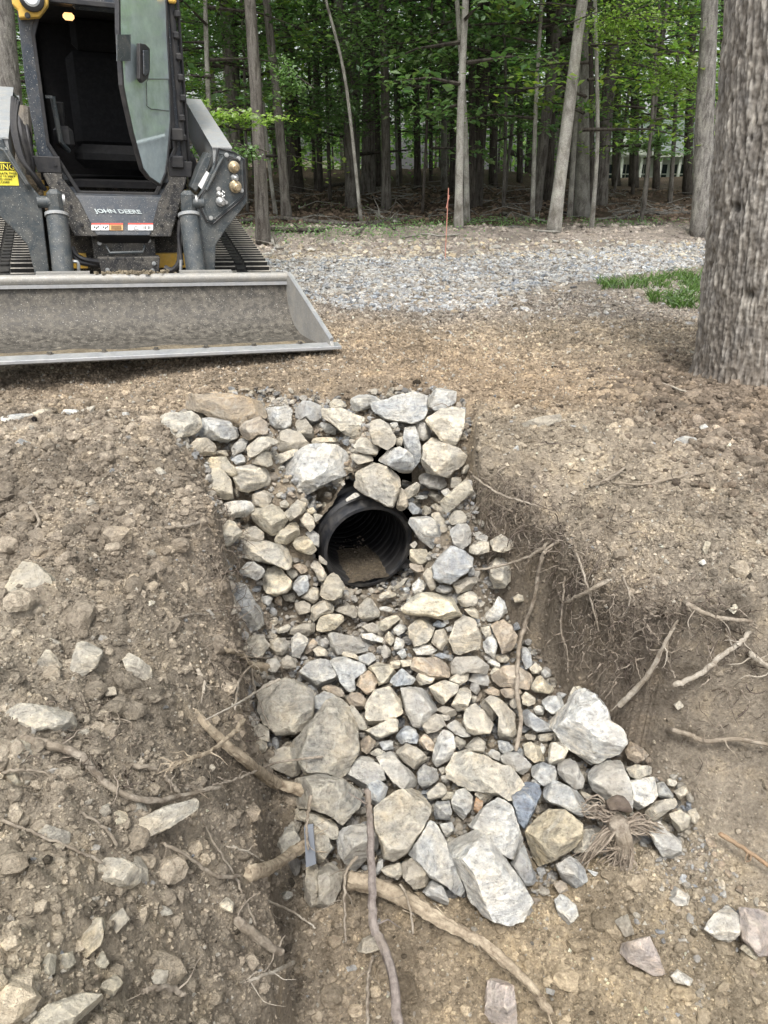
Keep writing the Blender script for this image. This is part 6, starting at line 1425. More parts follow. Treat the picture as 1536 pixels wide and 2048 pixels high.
        for i in range(N_):
            a = 4*i; b_ = 4*((i+1) % N_); f += [(a, a+2, b_+2, b_), (a+1, b_+1, b_+3, a+3), (a, b_, b_+1, a+1), (a+2, a+3, b_+3, b_+2)]
        mb = MB(); mb.add(V, f); tk = P('track', mb, M_track)
        lug_me = []
        L_ = .046; n_l = int(T/L_); mbs = []
        for half in (0, 1):
            u0, u1 = (ua, ua+(ub-ua)*.44) if half == 0 else (ua+(ub-ua)*.62, ub)
            mb = MB(); mb.prism([(0, -.008, 0), (u1-u0, -.008, 0), (u1-u0, .008, 0), (0, .008, 0)], (0, 0, -.004), (0, 0, .020)); vs = np.array(mb.v); vs[4:, 1] *= .7
            mbb = bpy.data.meshes.new('track_lug'); mbb.from_pydata([tuple(p*K) for p in vs], [], mb.f); mbb.materials.append(M_track); mbb.materials.append(M_tracklug); mbb.polygons[1].material_index = 1
            for i in range(n_l):
                p, d = at(i*T/n_l); 
                o = bpy.data.objects.new('track_lug', mbb); COL.objects.link(o); o.parent = tk; o.location = Vector((u0, p[0], p[1]))*K; o.rotation_euler = (math.atan2(d[1], d[0])+0 if True else 0, 0, 0)
                nn = np.array((-d[1], d[0])); 
                # lugs stand outwards
                cdir = np.array((1.9, .17))-p
                if nn@cdir > 0: o.rotation_euler = (math.atan2(d[1], d[0])+math.pi, 0, 0)
        # centre row of sprocket windows
        mb = MB()
        for i in range(int(T/.06)):
            p, d = at(i*.06); nn = np.array((-d[1], d[0])); 
            if nn@(np.array((1.9, .17))-p) > 0: nn = -nn
            u0, u1 = ua+(ub-ua)*.47, ua+(ub-ua)*.59; q = [(u0, p[0]-d[0]*.018, p[1]-d[1]*.018), (u1, p[0]-d[0]*.018, p[1]-d[1]*.018), (u1, p[0]+d[0]*.018, p[1]+d[1]*.018), (u0, p[0]+d[0]*.018, p[1]+d[1]*.018)]; mb.prism(q, (0, 0, 0), (0, nn[0]*.008, nn[1]*.008))
        P('guide_block', mb, M_track, tk, kind='stuff')
        mb = MB(); m_ = (ua+ub)/2
        for v_, w_, r_ in ((1.16, .09, .085), (2.5, .27, .15), (1.5, .04, .06), (1.8, .04, .06), (2.1, .04, .06)): mb.tube([(ua+.03, v_, w_), (ub-.03, v_, w_)], r_, 20)
        mb.box((m_, 1.85, .14), (.12, 1.2, .16)); P('undercarriage', mb, M_blackdusty, tk)
    track(-.40, -.07); track(2*UC+.07, 2*UC+.40)
_loader()
# ------------------------------------------------------------------ big furrowed tree at the right
def _bigtree():
    base = at_z(1500, 778, .0); cx, cy = at_z(1545, 770, 0)[:2]; cx, cy = 1.50, 2.84; zb = -.06
    nz_, na = 460, 330; z = np.concatenate((np.linspace(0, 1.5, nz_), np.linspace(1.55, 12, 60))); a = np.linspace(0, 2*math.pi, na, endpoint=False); Z_, A_ = np.meshgrid(z, a, indexing='ij'); zf, af = Z_.ravel(), A_.ravel()
    R = .248-.012*np.minimum(zf, 3)-.006*np.maximum(zf-3, 0)*2; R = np.maximum(R, .09)+.035*np.exp(-zf/.07)*(1+.5*np.sin(af*5+1))+.02*np.exp(-zf/.5)
    cyl = np.c_[np.cos(af)*.26, np.sin(af)*.26, zf]
    warp = .035*fbm(cyl*np.array((6, 6, 2.2)), 2); u = af*.26/.030+warp*30
    n1 = noise(np.c_[np.cos(af)*10+warp*12, np.sin(af)*10, zf*3.6]); ridg = 1-2.6*np.abs(n1)
    n2 = noise(np.c_[np.cos(af)*19, np.sin(af)*19, zf*8]+8+warp[:, None]*10); ridg2 = 1-2.8*np.abs(n2)
    n3 = fbm(np.c_[np.cos(af)*26, np.sin(af)*26, zf*34], 3)
    hr = -(np.maximum(ridg*.9, ridg2))*1.0+.35; hr = np.clip(hr, -.6, .55); D = (.0085+.004*noise(np.c_[np.cos(af)*3, np.sin(af)*3, zf*3]))*hr+.0055*n3
    knot = 0
    for ka, kz in ((3.6, .70), (3.95, .42)): knot = knot+np.exp(-(((af-ka)*.26/.022)**2+((zf-kz)/.018)**2))
    R = R+D-.02*knot; V = np.c_[R*np.cos(af)-.125*zf, R*np.sin(af), zf]
    col = np.clip(.62+.75*hr, 0, 1)[:, None]*np.array((.34, .325, .295))+(1-np.clip(.62+.75*hr, 0, 1))[:, None]*np.array((.095, .083, .07))
    low = np.exp(-zf/.16)[:, None]; col = col*(1-low*.55)+low*.55*np.array((.16, .12, .085)); col *= (1+.25*n3)[:, None]; col *= (1-.6*np.clip(knot, 0, 1))[:, None] if np.ndim(knot) else 1
    N_ = len(z); I = (np.arange(N_-1)[:, None]*na+np.arange(na)[None, :]); J = (np.arange(N_-1)[:, None]*na+(np.arange(na)[None, :]+1) % na)
    Fc = np.stack((I, J, J+na, I+na), -1).reshape(-1, 4)
    root = link('tree', None, (cx, cy, zb), label='huge tree trunk with deeply furrowed bark at the right edge', category='tree')
    m, nt, b = new_mat('furrowed_bark'); tc = N(nt, 'ShaderNodeTexCoord').outputs['Object']; c = N(nt, 'ShaderNodeAttribute', attribute_name='Col').outputs['Color']
    mp = N(nt, 'ShaderNodeMapping'); nt.links.new(tc, mp.inputs[0]); mp.inputs['Scale'].default_value = (1, 1, .35); k1 = nz(nt, mp.outputs[0], 60, 7, .7); k2 = nz(nt, tc, 12, 5, .6)
    c = mixc(nt, 1, c, ramp(nt, k1, [(.32, (.55, .53, .5)), (.5, (1, 1, 1)), (.68, (1.35, 1.35, 1.33))]), 'MULTIPLY'); c = mixc(nt, 1, c, ramp(nt, k2, [(.3, (.8, .8, .82)), (.7, (1.15, 1.12, 1.08))]), 'MULTIPLY')
    nt.links.new(c, b.inputs['Base Color']); b.inputs['Roughness'].default_value = .95; b.inputs['Specular IOR Level'].default_value = .1; bump(nt, b, k1, .8, .006)
    link('trunk', mesh_np('trunk', V, Fc, [m], smooth=True, col=np.clip(col, .02, .8)), (0, 0, 0), root)
    return root
BIG = _bigtree()

# ------------------------------------------------------------------ foliage
def leaves(cent, normals, size, seed, asp=.62):
    """pointed, folded leaves: 6 verts, 2 quads each"""
    r = np.random.default_rng(seed); n_ = len(cent); ax = r.normal(size=(n_, 3)); ax -= normals*(ax*normals).sum(1)[:, None]; ax /= np.linalg.norm(ax, axis=1)[:, None]; sd = np.cross(normals, ax)
    s = size[:, None]; tip = cent+ax*s*.5; bas = cent-ax*s*.5; fold = normals*s*.10
    l1 = cent-sd*s*asp*.5+ax*s*.05+fold; r1 = cent+sd*s*asp*.5+ax*s*.05+fold
    V = np.stack((bas, l1, tip, r1), 1).reshape(-1, 3); b_ = np.arange(n_)[:, None]*4; F3 = np.concatenate((b_+np.array((0, 1, 2)), b_+np.array((0, 2, 3)))); return V, F3
def crown_mesh(name, seed, nbr, z0, z1, rmax, perbr, lsize, mat, layered=.5, wood=None, shape=1.0, top=False):
    r = np.random.default_rng(seed); C_ = []; Nn = []; tint = []; wb = MB()
    for k in range(nbr):
        u = (k+.5)/nbr; z = z0+(z1-z0)*u; a = k*2.4+r.uniform(-.4, .4); L = rmax*(1-.65*u*shape)*r.uniform(.55, 1.1); d = np.array((math.cos(a), math.sin(a), r.uniform(-.05, .28))); p0 = np.array((0, 0, z)); pe = p0+d*L+np.array((0, 0, -.12*L*L/ max(rmax, .1)))
        wb.tube([p0, (p0+pe)/2+np.array((0, 0, .05*L)), pe], [.012+.006*L, .008, .003], 4, False)
        t = r.uniform(.18, 1.05, perbr)**.8; w = .32*L*(1-.5*t)*r.normal(size=perbr); sdv = np.array((-d[1], d[0], 0)); pos = p0+(pe-p0)*t[:, None]+np.array((0, 0, .05*L))*np.sin(t*3.1)[:, None]+sdv*w[:, None]; pos[:, 2] += r.normal(size=perbr)*.045*L+r.normal(size=perbr)*.03-.06*np.abs(w)
        nn = np.array((0, 0, 1.))+r.normal(size=(perbr, 3))*(.35 if layered else .9); nn /= np.linalg.norm(nn, axis=1)[:, None]; C_.append(pos); Nn.append(nn); tint.append(np.full(perbr, r.uniform(.75, 1.25))*r.uniform(.7, 1.3, perbr))
    C_ = np.vstack(C_); Nn = np.vstack(Nn); tint = np.concatenate(tint); V, Fc = leaves(C_, Nn, lsize*r.uniform(.6, 1.3, len(C_)), seed)
    col = np.repeat(np.c_[tint*r.uniform(.85, 1.25, len(tint)), tint, tint*.9], 4, 0)
    me = mesh_np(name, V, Fc, [mat], col=col); wm = bpy.data.meshes.new(name+'_branches'); wm.from_pydata([tuple(np.array(p)*K) for p in wb.v], [], wb.f); wm.materials.append(M_barkdark); return me, wm
CR = {}
for i, m_ in enumerate((M_leaf, M_leafm, M_leaf, M_leaf, M_leafm)):   # crowns of the tall trees: leaves start well above the ground
    CR['tall%d' % i] = crown_mesh('crown', 50+i, 44, 2.0, 11, 3.0, 175, .072, m_)
for i, m_ in enumerate((M_leafm, M_leaf, M_leafy, M_leafm)):   # saplings
    CR['sap%d' % i] = crown_mesh('crown', 80+i, 26, .9, 4.6, 1.25, 75, .075, m_)
CR['cover'] = crown_mesh('crown', 99, 60, 5.5, 13, 4.2, 60, .32, M_leaf)
def trunk_mesh(pts, r0, r1, seed, seg=14, flare=.5):
    P3 = spline(pts, 26); z = P3[:, 2]-P3[0, 2]; rad = r0+(r1-r0)*np.linspace(0, 1, 26)+r0*flare*np.exp(-z/ .12); return root_mesh(P3, rad, seg, seed, .35)
TREES = [ # base px, mid (px,py), top px at y=0, width px, bark, crown, label
 ((527, 486), (515, 240), 500, 27, 'm', 'tall0', 'grey-brown tree with a straight trunk just right of the loader'),
 ((574, 440), (556, 220), 533, 19, 'm', 'tall1', 'slim straight tree second to the right of the loader'),
 ((552, 428), (535, 300), 508, 8, 'p', 'sap0', 'thin pale leaning stem between the two trees right of the loader'),
 ((430, 452), (418, 230), 410, 11, 'p', 'sap1', 'thin pale stem rising behind the loader arm'),
 ((592, 388), (582, 200), 572, 30, 'd', 'tall2', 'dark stout tree behind the two trees right of the loader'),
 ((705, 415), (695, 160), 676, 26, 'm', 'tall3', 'brown tree leaning slightly left behind the thin bare leaning sapling'),
 ((736, 388), (738, 150), 737, 27, 'm', 'tall0', 'left of the two stout grey trees in the middle of the wood'),
 ((773, 418), (770, 180), 765, 19, 'm', 'tall1', 'right of the two grey trees in the middle of the wood'),
 ((723, 446), (692, 170), 652, 7, 'p', None, 'thin bare sapling leaning left across the middle of the wood'),
 ((836, 380), (832, 180), 825, 14, 'd', 'tall2', 'lone dark slender tree left of the orange stake'),
 ((917, 458), (921, 240), 931, 17, 'p', 'sap0', 'pale dead-looking trunk, left stem of the pair by the orange stake'),
 ((934, 446), (930, 250), 914, 12, 'p', None, 'pale crooked trunk, right stem of the pair by the orange stake'),
 ((946, 418), (944, 200), 940, 14, 'd', 'tall3', 'dark tree close behind the pale pair by the orange stake'),
 ((906, 385), (908, 200), 905, 15, 'd', 'tall1', 'dark tree just left of and behind the pale pair'),
 ((986, 372), (988, 180), 985, 17, 'd', 'tall0', 'dark tree leaning over the rise right of the pale pair'),
 ((1007, 418), (1012, 200), 1005, 7, 'm', 'sap1', 'thin straight stem right of the dark leaning tree'),
 ((1010, 390), (1030, 200), 1060, 6, 'm', None, 'very thin stem slanting right in the middle of the wood'),
 ((1065, 440), (1072, 200), 1084, 9, 'p', 'sap3', 'thin pale curved stem left of the leaning pale tree'),
 ((1096, 402), (1100, 200), 1102, 22, 'd', 'tall2', 'medium dark tree left of the leaning pale tree'),
 ((1107, 464), (1136, 230), 1165, 25, 'P', 'tall1', 'pale smooth tree leaning right with a dark scar near its foot'),
 ((1139, 442), (1150, 260), 1163, 11, 'g', None, 'slim grey stem just behind the leaning pale tree'),
 ((1165, 434), (1165, 220), 1164, 28, 'g', 'tall0', 'stout smooth grey tree behind the leaning pale tree'),
 ((1182, 425), (1180, 200), 1178, 17, 'd', 'tall3', 'dark tree touching the stout smooth grey tree'),
 ((1199, 410), (1215, 200), 1236, 27, 'm', 'tall4', 'brown tree leaning right in front of the white house'),
 ((1183, 458), (1195, 280), 1190, 9, 'p', 'sap2', 'thin crooked pale sapling in front of the brown leaning tree'),
 ((1232, 372), (1234, 200), 1236, 16, 'd', 'tall2', 'dark trunk standing before the white house'),
 ((1268, 374), (1270, 200), 1272, 18, 'd', 'tall1', 'dark trunk at the right side of the white house'),
 ((1266, 388), (1272, 260), 1276, 7, 'd', 'sap3', 'thin dark stem right of the house front'),
 ((1282, 444), (1300, 280), 1318, 7, 'm', 'sap2', 'thin leaning sapling holding up the bright green foliage'),
 ((1340, 406), (1348, 280), 1360, 9, 'm', 'sap0', 'short thin sapling left of the tall grey tree by the big one'),
 ((1375, 388), (1380, 200), 1386, 17, 'd', 'tall3', 'dark tree seen just left of the tall grey tree'),
 ((1404, 470), (1410, 240), 1420, 37, 'M', 'tall0', 'tall straight grey tree next to the huge furrowed one'),
 ((1395, 380), (1440, 250), 1450, 16, 'd', 'tall2', 'dark tree peeping out between the tall grey and the huge tree'),
 ((22, 478), (16, 200), 2, 52, 'M', 'tall1', 'thick grey-brown tree behind the loader at the left edge'),
 ((352, 452), (345, 200), 338, 26, 'd', 'tall0', 'dark tree hidden behind the loader cab'),
 ((640, 384), (636, 200), 628, 12, 'd', 'tall3', 'slender dark tree left of the middle of the wood'),
 ((660, 400), (655, 230), 648, 8, 'd', 'sap1', 'thin dark stem left of the brown tree in the middle'),
 ((756, 372), (752, 180), 748, 15, 'd', 'tall2', 'dark trunk between the two grey trees in the middle'),
 ((800, 366), (796, 180), 792, 9, 'd', 'sap0', 'thin far trunk right of the middle grey trees'),
 ((862, 362), (862, 180), 864, 8, 'd', 'sap3', 'thin far trunk halfway to the pale pair'),
 ((1040, 366), (1040, 180), 1042, 12, 'd', 'tall1', 'far dark trunk left of the medium dark tree'),
 ((1312, 378), (1318, 200), 1322, 13, 'd', 'tall3', 'dark trunk under the bright green foliage'),
 ((484, 392), (476, 200), 466, 13, 'd', 'tall2', 'dark tree between the loader arm and the first grey-brown tree')]
BM = {'m': M_bark, 'p': M_barkpale, 'P': M_barkpale, 'd': M_barkdark, 'g': M_barkgrey, 'M': M_barktall}
def _trees():
    for q, (b_, mid, tx, w, bk, cr, lab) in enumerate(TREES):
        t = hit(*b_); p0 = CAMV+ray(*b_)*t; y = p0[1]; p1 = at_y(mid[0], mid[1], y); p2 = at_y(tx, 0, y); dirn = p2-p1; top = p2+dirn/max(dirn[2], .1)*min(9.5, 8+.5*math.sin(q)); 
        if cr is None or cr.startswith('sap'): top = p2+dirn/max(dirn[2], .1)*1.8
        r0 = w/2/F*np.linalg.norm(p0-CAMV)*.94; p0 = p0-np.array((0, 0, .05))
        root = link('tree', None, p0, label=lab, category='tree', group='trees at the edge of the wood')
        V, Fc = trunk_mesh([p0, p1, p2, (p2+top)/2, top], r0, r0*(.45 if cr and cr.startswith('tall') else .35), q+2, 18 if w > 20 else 12, .25 if w < 12 else .5)
        tr_ = link('trunk', mesh_np('trunk', V-p0, Fc, [BM[bk]], smooth=True), (0, 0, 0), root)
        if cr:
            me, wm = CR[cr]; sc = rnd.uniform(.85, 1.15); dx = (p2-p0)[0]/max((p2-p0)[2], .1)
            o = link('crown', me, (dx*4 if cr.startswith('tall') else dx*2, 0, 0), root); o.rotation_euler = (0, 0, rnd.uniform(0, 6.28)); o.scale = (sc, sc, sc); br = link('branches', wm, (0, 0, 0), o)
    # trees farther in, each placed on its own
    n_ = 0; kinds = ['tall0', 'tall1', 'tall2', 'tall3', 'tall4']; spots = []
    r = random.Random(21); lm = [(t[0][0], t[6]) for t in TREES]; tries = 0
    while n_ < 140 and tries < 4000:
        tries += 1; y = 10.0+24*r.random()**1.1; x = r.uniform(-.92, .70)*y*1.0+r.uniform(-1, 1)
        if any((x-a)**2+(y-c_)**2 < 1.6 for a, c_ in spots): continue
        if y > 15 and .24 < x/y < .42: continue
        spots.append((x, y)); z = float(hgt(x, y)[0]); sap = r.random() < (.6 if y < 19 else .25); w = r.uniform(.016, .035) if sap else r.uniform(.045, .12); lean = r.uniform(-.06, .06)
        h = 5 if sap else 11; pts = [(x, y, z-.05), (x+lean*2, y, z+2), (x+lean*4+r.uniform(-.1, .1), y, z+4), (x+lean*h, y+r.uniform(-.3, .3), z+h)]; p0 = np.array(pts[0])
        px = 768+F*x/(y*cP); near_ = min(lm, key=lambda t: abs(t[0]-px)); side = 'left' if px < near_[0] else 'right'; thick = 'thin' if w < .05 else 'slender' if w < .12 else 'stout'
        zone = 'far back' if y > 24 else 'deep' if y > 16 else 'a little way'
        base_l = f"{thick} dark trunk {zone} in the wood, {side} of the "+near_[1].split(' ')[0]+' '+' '.join(near_[1].split(' ')[1:6]); lab = base_l; ext = iter(('leaning', 'straight', 'mossy', 'bare', 'upright', 'knotty', 'slightly bent'))
        lab = ' '.join(lab.split()[:16])
        if lab in USED: lab = ('leaning ' if abs(lean) > .03 else 'straight ')+lab; lab = ' '.join(lab.split()[:16])
        if lab in USED: lab = ('nearer ' if y < 18 else 'farther ')+lab; lab = ' '.join(lab.split()[:16])
        for w_ in ('straight', 'knotty', 'crooked', 'smooth', 'mossy', 'scarred', 'bare'):
            if lab in USED: lab = ' '.join((w_+' '+base_l).split()[:16])
        USED.add(lab)
        root = link('tree', None, p0, label=lab, category='tree', group='trees deeper in the wood'); V, Fc = trunk_mesh(pts, w, w*.5, 300+n_, 10, .35); link('trunk', mesh_np('trunk', V-p0, Fc, [r.choice((M_barkdark, M_barkgrey, M_bark))], smooth=True), (0, 0, 0), root)
        me, wm = CR[r.choice(['sap0', 'sap1', 'sap3', 'sap2'] if sap else kinds)]; o = link('crown', me, (lean*3, 0, r.uniform(-1.6, .0) if not sap else r.uniform(-.4, .2)), root); sc = r.uniform(.85, 1.25); o.scale = (sc, sc, sc); o.rotation_euler = (0, 0, r.uniform(0, 6.28)); link('branches', wm, (0, 0, 0), o); n_ += 1
_trees()
def _foliage_near():
    # leafy boughs: clusters of leaves hanging where the photo shows them
    specs = [  # px, py, y-distance, half width, half height (design units), leaves, material, label
     (455, 228, 5.6, .34, .085, 900, M_leafy, 'bright yellow-green leafy bough reaching over the loader arm'),
     (395, 222, 5.3, .16, .06, 300, M_leafy, None),
     (560, 165, 7.2, .24, .18, 520, M_leafm, 'green leafy bough beside the slim tree right of the loader'),
     (480, 300, 6.9, .20, .09, 260, M_leafm, 'small green bough low behind the loader arm'),
     (1320, 150, 8.3, .50, .22, 1700, M_leafy, 'bright green maple bough lit from above left of the tall grey tree'),
     (1290, 30, 7.6, .55, .22, 1300, M_leafy, 'bright green bough at the top of the photo above the house'),
     (1290, 290, 9.4, .38, .16, 520, M_leafm, 'thin green bough hanging in front of the white house'),
     (700, 190, 10.5, .6, .35, 900, M_leaf, 'dark green bough in front of the middle trees'),
     (850, 150, 13, 1.0, .6, 1500, M_leafm, 'broad green foliage between the middle trees and the pale pair'),
     (900, 90, 10.5, .9, .4, 1300, M_leafm, 'mid green foliage high above the orange stake'), (1100, 210, 11, .6, .35, 700, M_leafm, 'mid green foliage behind the leaning pale tree'), (760, 260, 12, 1.0, .3, 800, M_leafm, 'low green foliage deep in the middle of the wood'), (600, 230, 11, .6, .35, 700, M_leafm, 'green foliage beside the dark stout tree'), (960, 250, 12, .7, .35, 700, M_leafm, 'green foliage low behind the pale pair'), (700, 60, 10, .8, .4, 1100, M_leafm, 'green foliage at the top above the middle trees'),
     (1010, 120, 12, .7, .5, 1100, M_leaf, 'dark green foliage right of the pale pair'),
     (620, 100, 11, .8, .5, 1200, M_leaf, 'dark green foliage above the dark stout tree'),
     (500, 60, 10, .7, .4, 900, M_leafm, 'green foliage at the top beside the slim stems')]
    par = None
    for q, (px, py, y, hw, hh, n_, m_, lab) in enumerate(specs):
        c_ = at_y(px, py, y); r = np.random.default_rng(400+q); nb = 9 if n_ < 1000 else 16; C_ = []; wb = MB(); st = np.array((r.choice((-1, 1))*hw*1.15, hw*.4, -hh*.2))
        for k in range(nb):
            a = r.uniform(-math.pi, math.pi); e = np.array((math.cos(a)*hw*r.uniform(.3, 1), math.sin(a)*hw*.7*r.uniform(.3, 1), r.uniform(-1, 1)*hh)); s0 = st*.35 if k else st; wb.tube([s0, (s0+e)/2+(0, 0, .03), e], [.006, .004, .002], 4, False)
            t = r.uniform(.25, 1.1, n_//nb); pos = s0+(e-s0)*t[:, None]+r.normal(size=(n_//nb, 3))*np.array((hw*.16, hw*.16, hh*.14)); C_.append(pos)
        C_ = np.vstack(C_); nn = np.array((0, -.15, 1.))+r.normal(size=C_.shape)*.42; nn /= np.linalg.norm(nn, axis=1)[:, None]; V, Fc = leaves(C_, nn, (.032 if y < 9 else .046)*r.uniform(.6, 1.3, len(C_)), 500+q, .75)
        tint = np.repeat(r.uniform(.7, 1.3, len(C_)), 4); col = np.c_[tint*1.05, tint, tint*.85]
        if lab: par = link('bough', None, c_, label=lab, category='bough', group='leafy boughs before the wood')
        off = (0, 0, 0) if lab else c_-at_y(specs[q-1][0], specs[q-1][1], specs[q-1][2])
        o = link('foliage', mesh_np('foliage', V, Fc, [m_], col=col), off, par); wb.build('twigs', M_barkdark, o)
_foliage_near()
def _farwood():
    # the closed mass of leaves behind the last trees
    r = np.random.default_rng(77); n_ = 60000; x = r.uniform(-34, 34, n_); y = r.uniform(30, 44, n_); z = -1.4+11*r.beta(1.1, 1.0, n_)
    cl = noise(np.c_[x*.45, y*.3, z*.6]); keep = (cl > -.30) & ~((z < .6) & (r.uniform(size=n_) > .6)) & ~((x/y > .20) & (x/y < .42) & (z < 1.9) & (y < 43)); x, y, z = x[keep], y[keep], z[keep]; C_ = np.c_[x, y, z]; nn = np.array((0, -.2, 1.))+r.normal(size=C_.shape)*.6; nn /= np.linalg.norm(nn, axis=1)[:, None]
    V, Fc = leaves(C_, nn, r.uniform(.18, .5, len(C_)), 78, .7); t = np.repeat(r.uniform(.6, 1.4, len(C_)), 4); link('far_wood', mesh_np('far_wood', V, Fc, [M_leafy], col=np.c_[t*1.0, t, t*1.1]), kind='stuff')  # brighter leaf colour stands in for light coming through from behind
    # low brush across the wood
    n_ = 16000; x = r.uniform(-20, 20, n_); y = r.uniform(15, 30, n_); x = np.where(np.abs(x) > .66*y, x*.3, x); z = hgt(x, y)+r.beta(1, 2.2, n_)*2.2+.15; k = (noise(np.c_[x*.5, y*.5, x*0+3]) > .05) & ~((x/y > .22) & (x/y < .42)); C_ = np.c_[x, y, z][k]; nn = np.array((0, 0, 1.))+r.normal(size=C_.shape)*.5; nn /= np.linalg.norm(nn, axis=1)[:, None]
    V, Fc = leaves(C_, nn, r.uniform(.06, .14, len(C_)), 79, .7); t = np.repeat(r.uniform(.6, 1.4, len(C_)), 4); link('underbrush', mesh_np('underbrush', V, Fc, [M_leafm], col=np.c_[t, t, t*.8]), kind='stuff')
    # ground plants at the edge of the wood
    C_ = []; 
    for px, py, s, c_ in ((560, 462, .35, 500), (640, 466, .3, 350), (800, 462, .4, 700), (780, 448, .25, 260), (925, 452, .3, 420), (1010, 446, .3, 420), (1050, 452, .2, 150), (1180, 445, .25, 120), (1240, 452, .35, 260), (700, 420, .5, 120), (480, 445, .3, 160), (1290, 448, .3, 160)):
        p, _ = on_ground(px, py); xx = p[0]+r.normal(size=c_)*s; yy = p[1]+r.normal(size=c_)*s*.5; C_.append(np.c_[xx, yy, hgt(xx, yy)+r.uniform(.0, .06, c_)])
    C_ = np.vstack(C_); nn = np.array((0, -.3, 1.))+r.normal(size=C_.shape)*.5; nn /= np.linalg.norm(nn, axis=1)[:, None]; V, Fc = leaves(C_, nn, r.uniform(.012, .03, len(C_)), 80, .7); t = np.repeat(r.uniform(.6, 1.4, len(C_)), 4); link('ground_plants', mesh_np('ground_plants', V, Fc, [M_leafm], col=np.c_[t, t, t*.8]), kind='stuff')
    # grass beside the gravel
    P_ = []
    for poly, c_ in ((((1188, 568), (1240, 566), (1300, 560), (1380, 546), (1440, 544), (1440, 586), (1400, 598), (1340, 578), (1260, 580), (1200, 580)), 2600), (((1295, 592), (1345, 592), (1400, 604), (1440, 610), (1430, 622), (1330, 618), (1300, 608)), 700)):
        pg = [at_z(a, b_, 0)[:2] for a, b_ in poly]; a0 = np.min(pg, 0); a1 = np.max(pg, 0); x = r.uniform(a0[0], a1[0], c_*3); y = r.uniform(a0[1], a1[1], c_*3); k = inpoly(x, y, pg) & (noise(np.c_[x*7, y*7, x*0]) > -.02+.3*r.uniform(size=len(x))-.15); P_.append(np.c_[x[k], y[k]][:c_])
    P_ = np.vstack(P_); n_ = len(P_); base = np.c_[P_, hgt(P_[:, 0], P_[:, 1])]; h = r.uniform(.02, .085, n_)[:, None]; d = r.normal(size=(n_, 3))*.45; d[:, 2] = 1; sdv = np.cross(d, r.normal(size=(n_, 3))); sdv /= np.linalg.norm(sdv, axis=1)[:, None]; w = .0028; mid = base+d*h*.55; tip = base+d*h+np.c_[d[:, :2]*h*.5, -h*.12]
    V = np.stack((base-sdv*w, base+sdv*w, mid+sdv*w*.8, mid-sdv*w*.8, tip), 1).reshape(-1, 3); b_ = np.arange(n_)[:, None]*5; t = np.repeat(r.uniform(.5, 1.7, n_), 5)
    link('grass', mesh_np('grass', V, [b_+np.array((0, 1, 2, 3)), b_+np.array((3, 2, 4))], [M_grass], col=np.c_[t*1.1, t, t*.8]), kind='stuff')
_farwood()
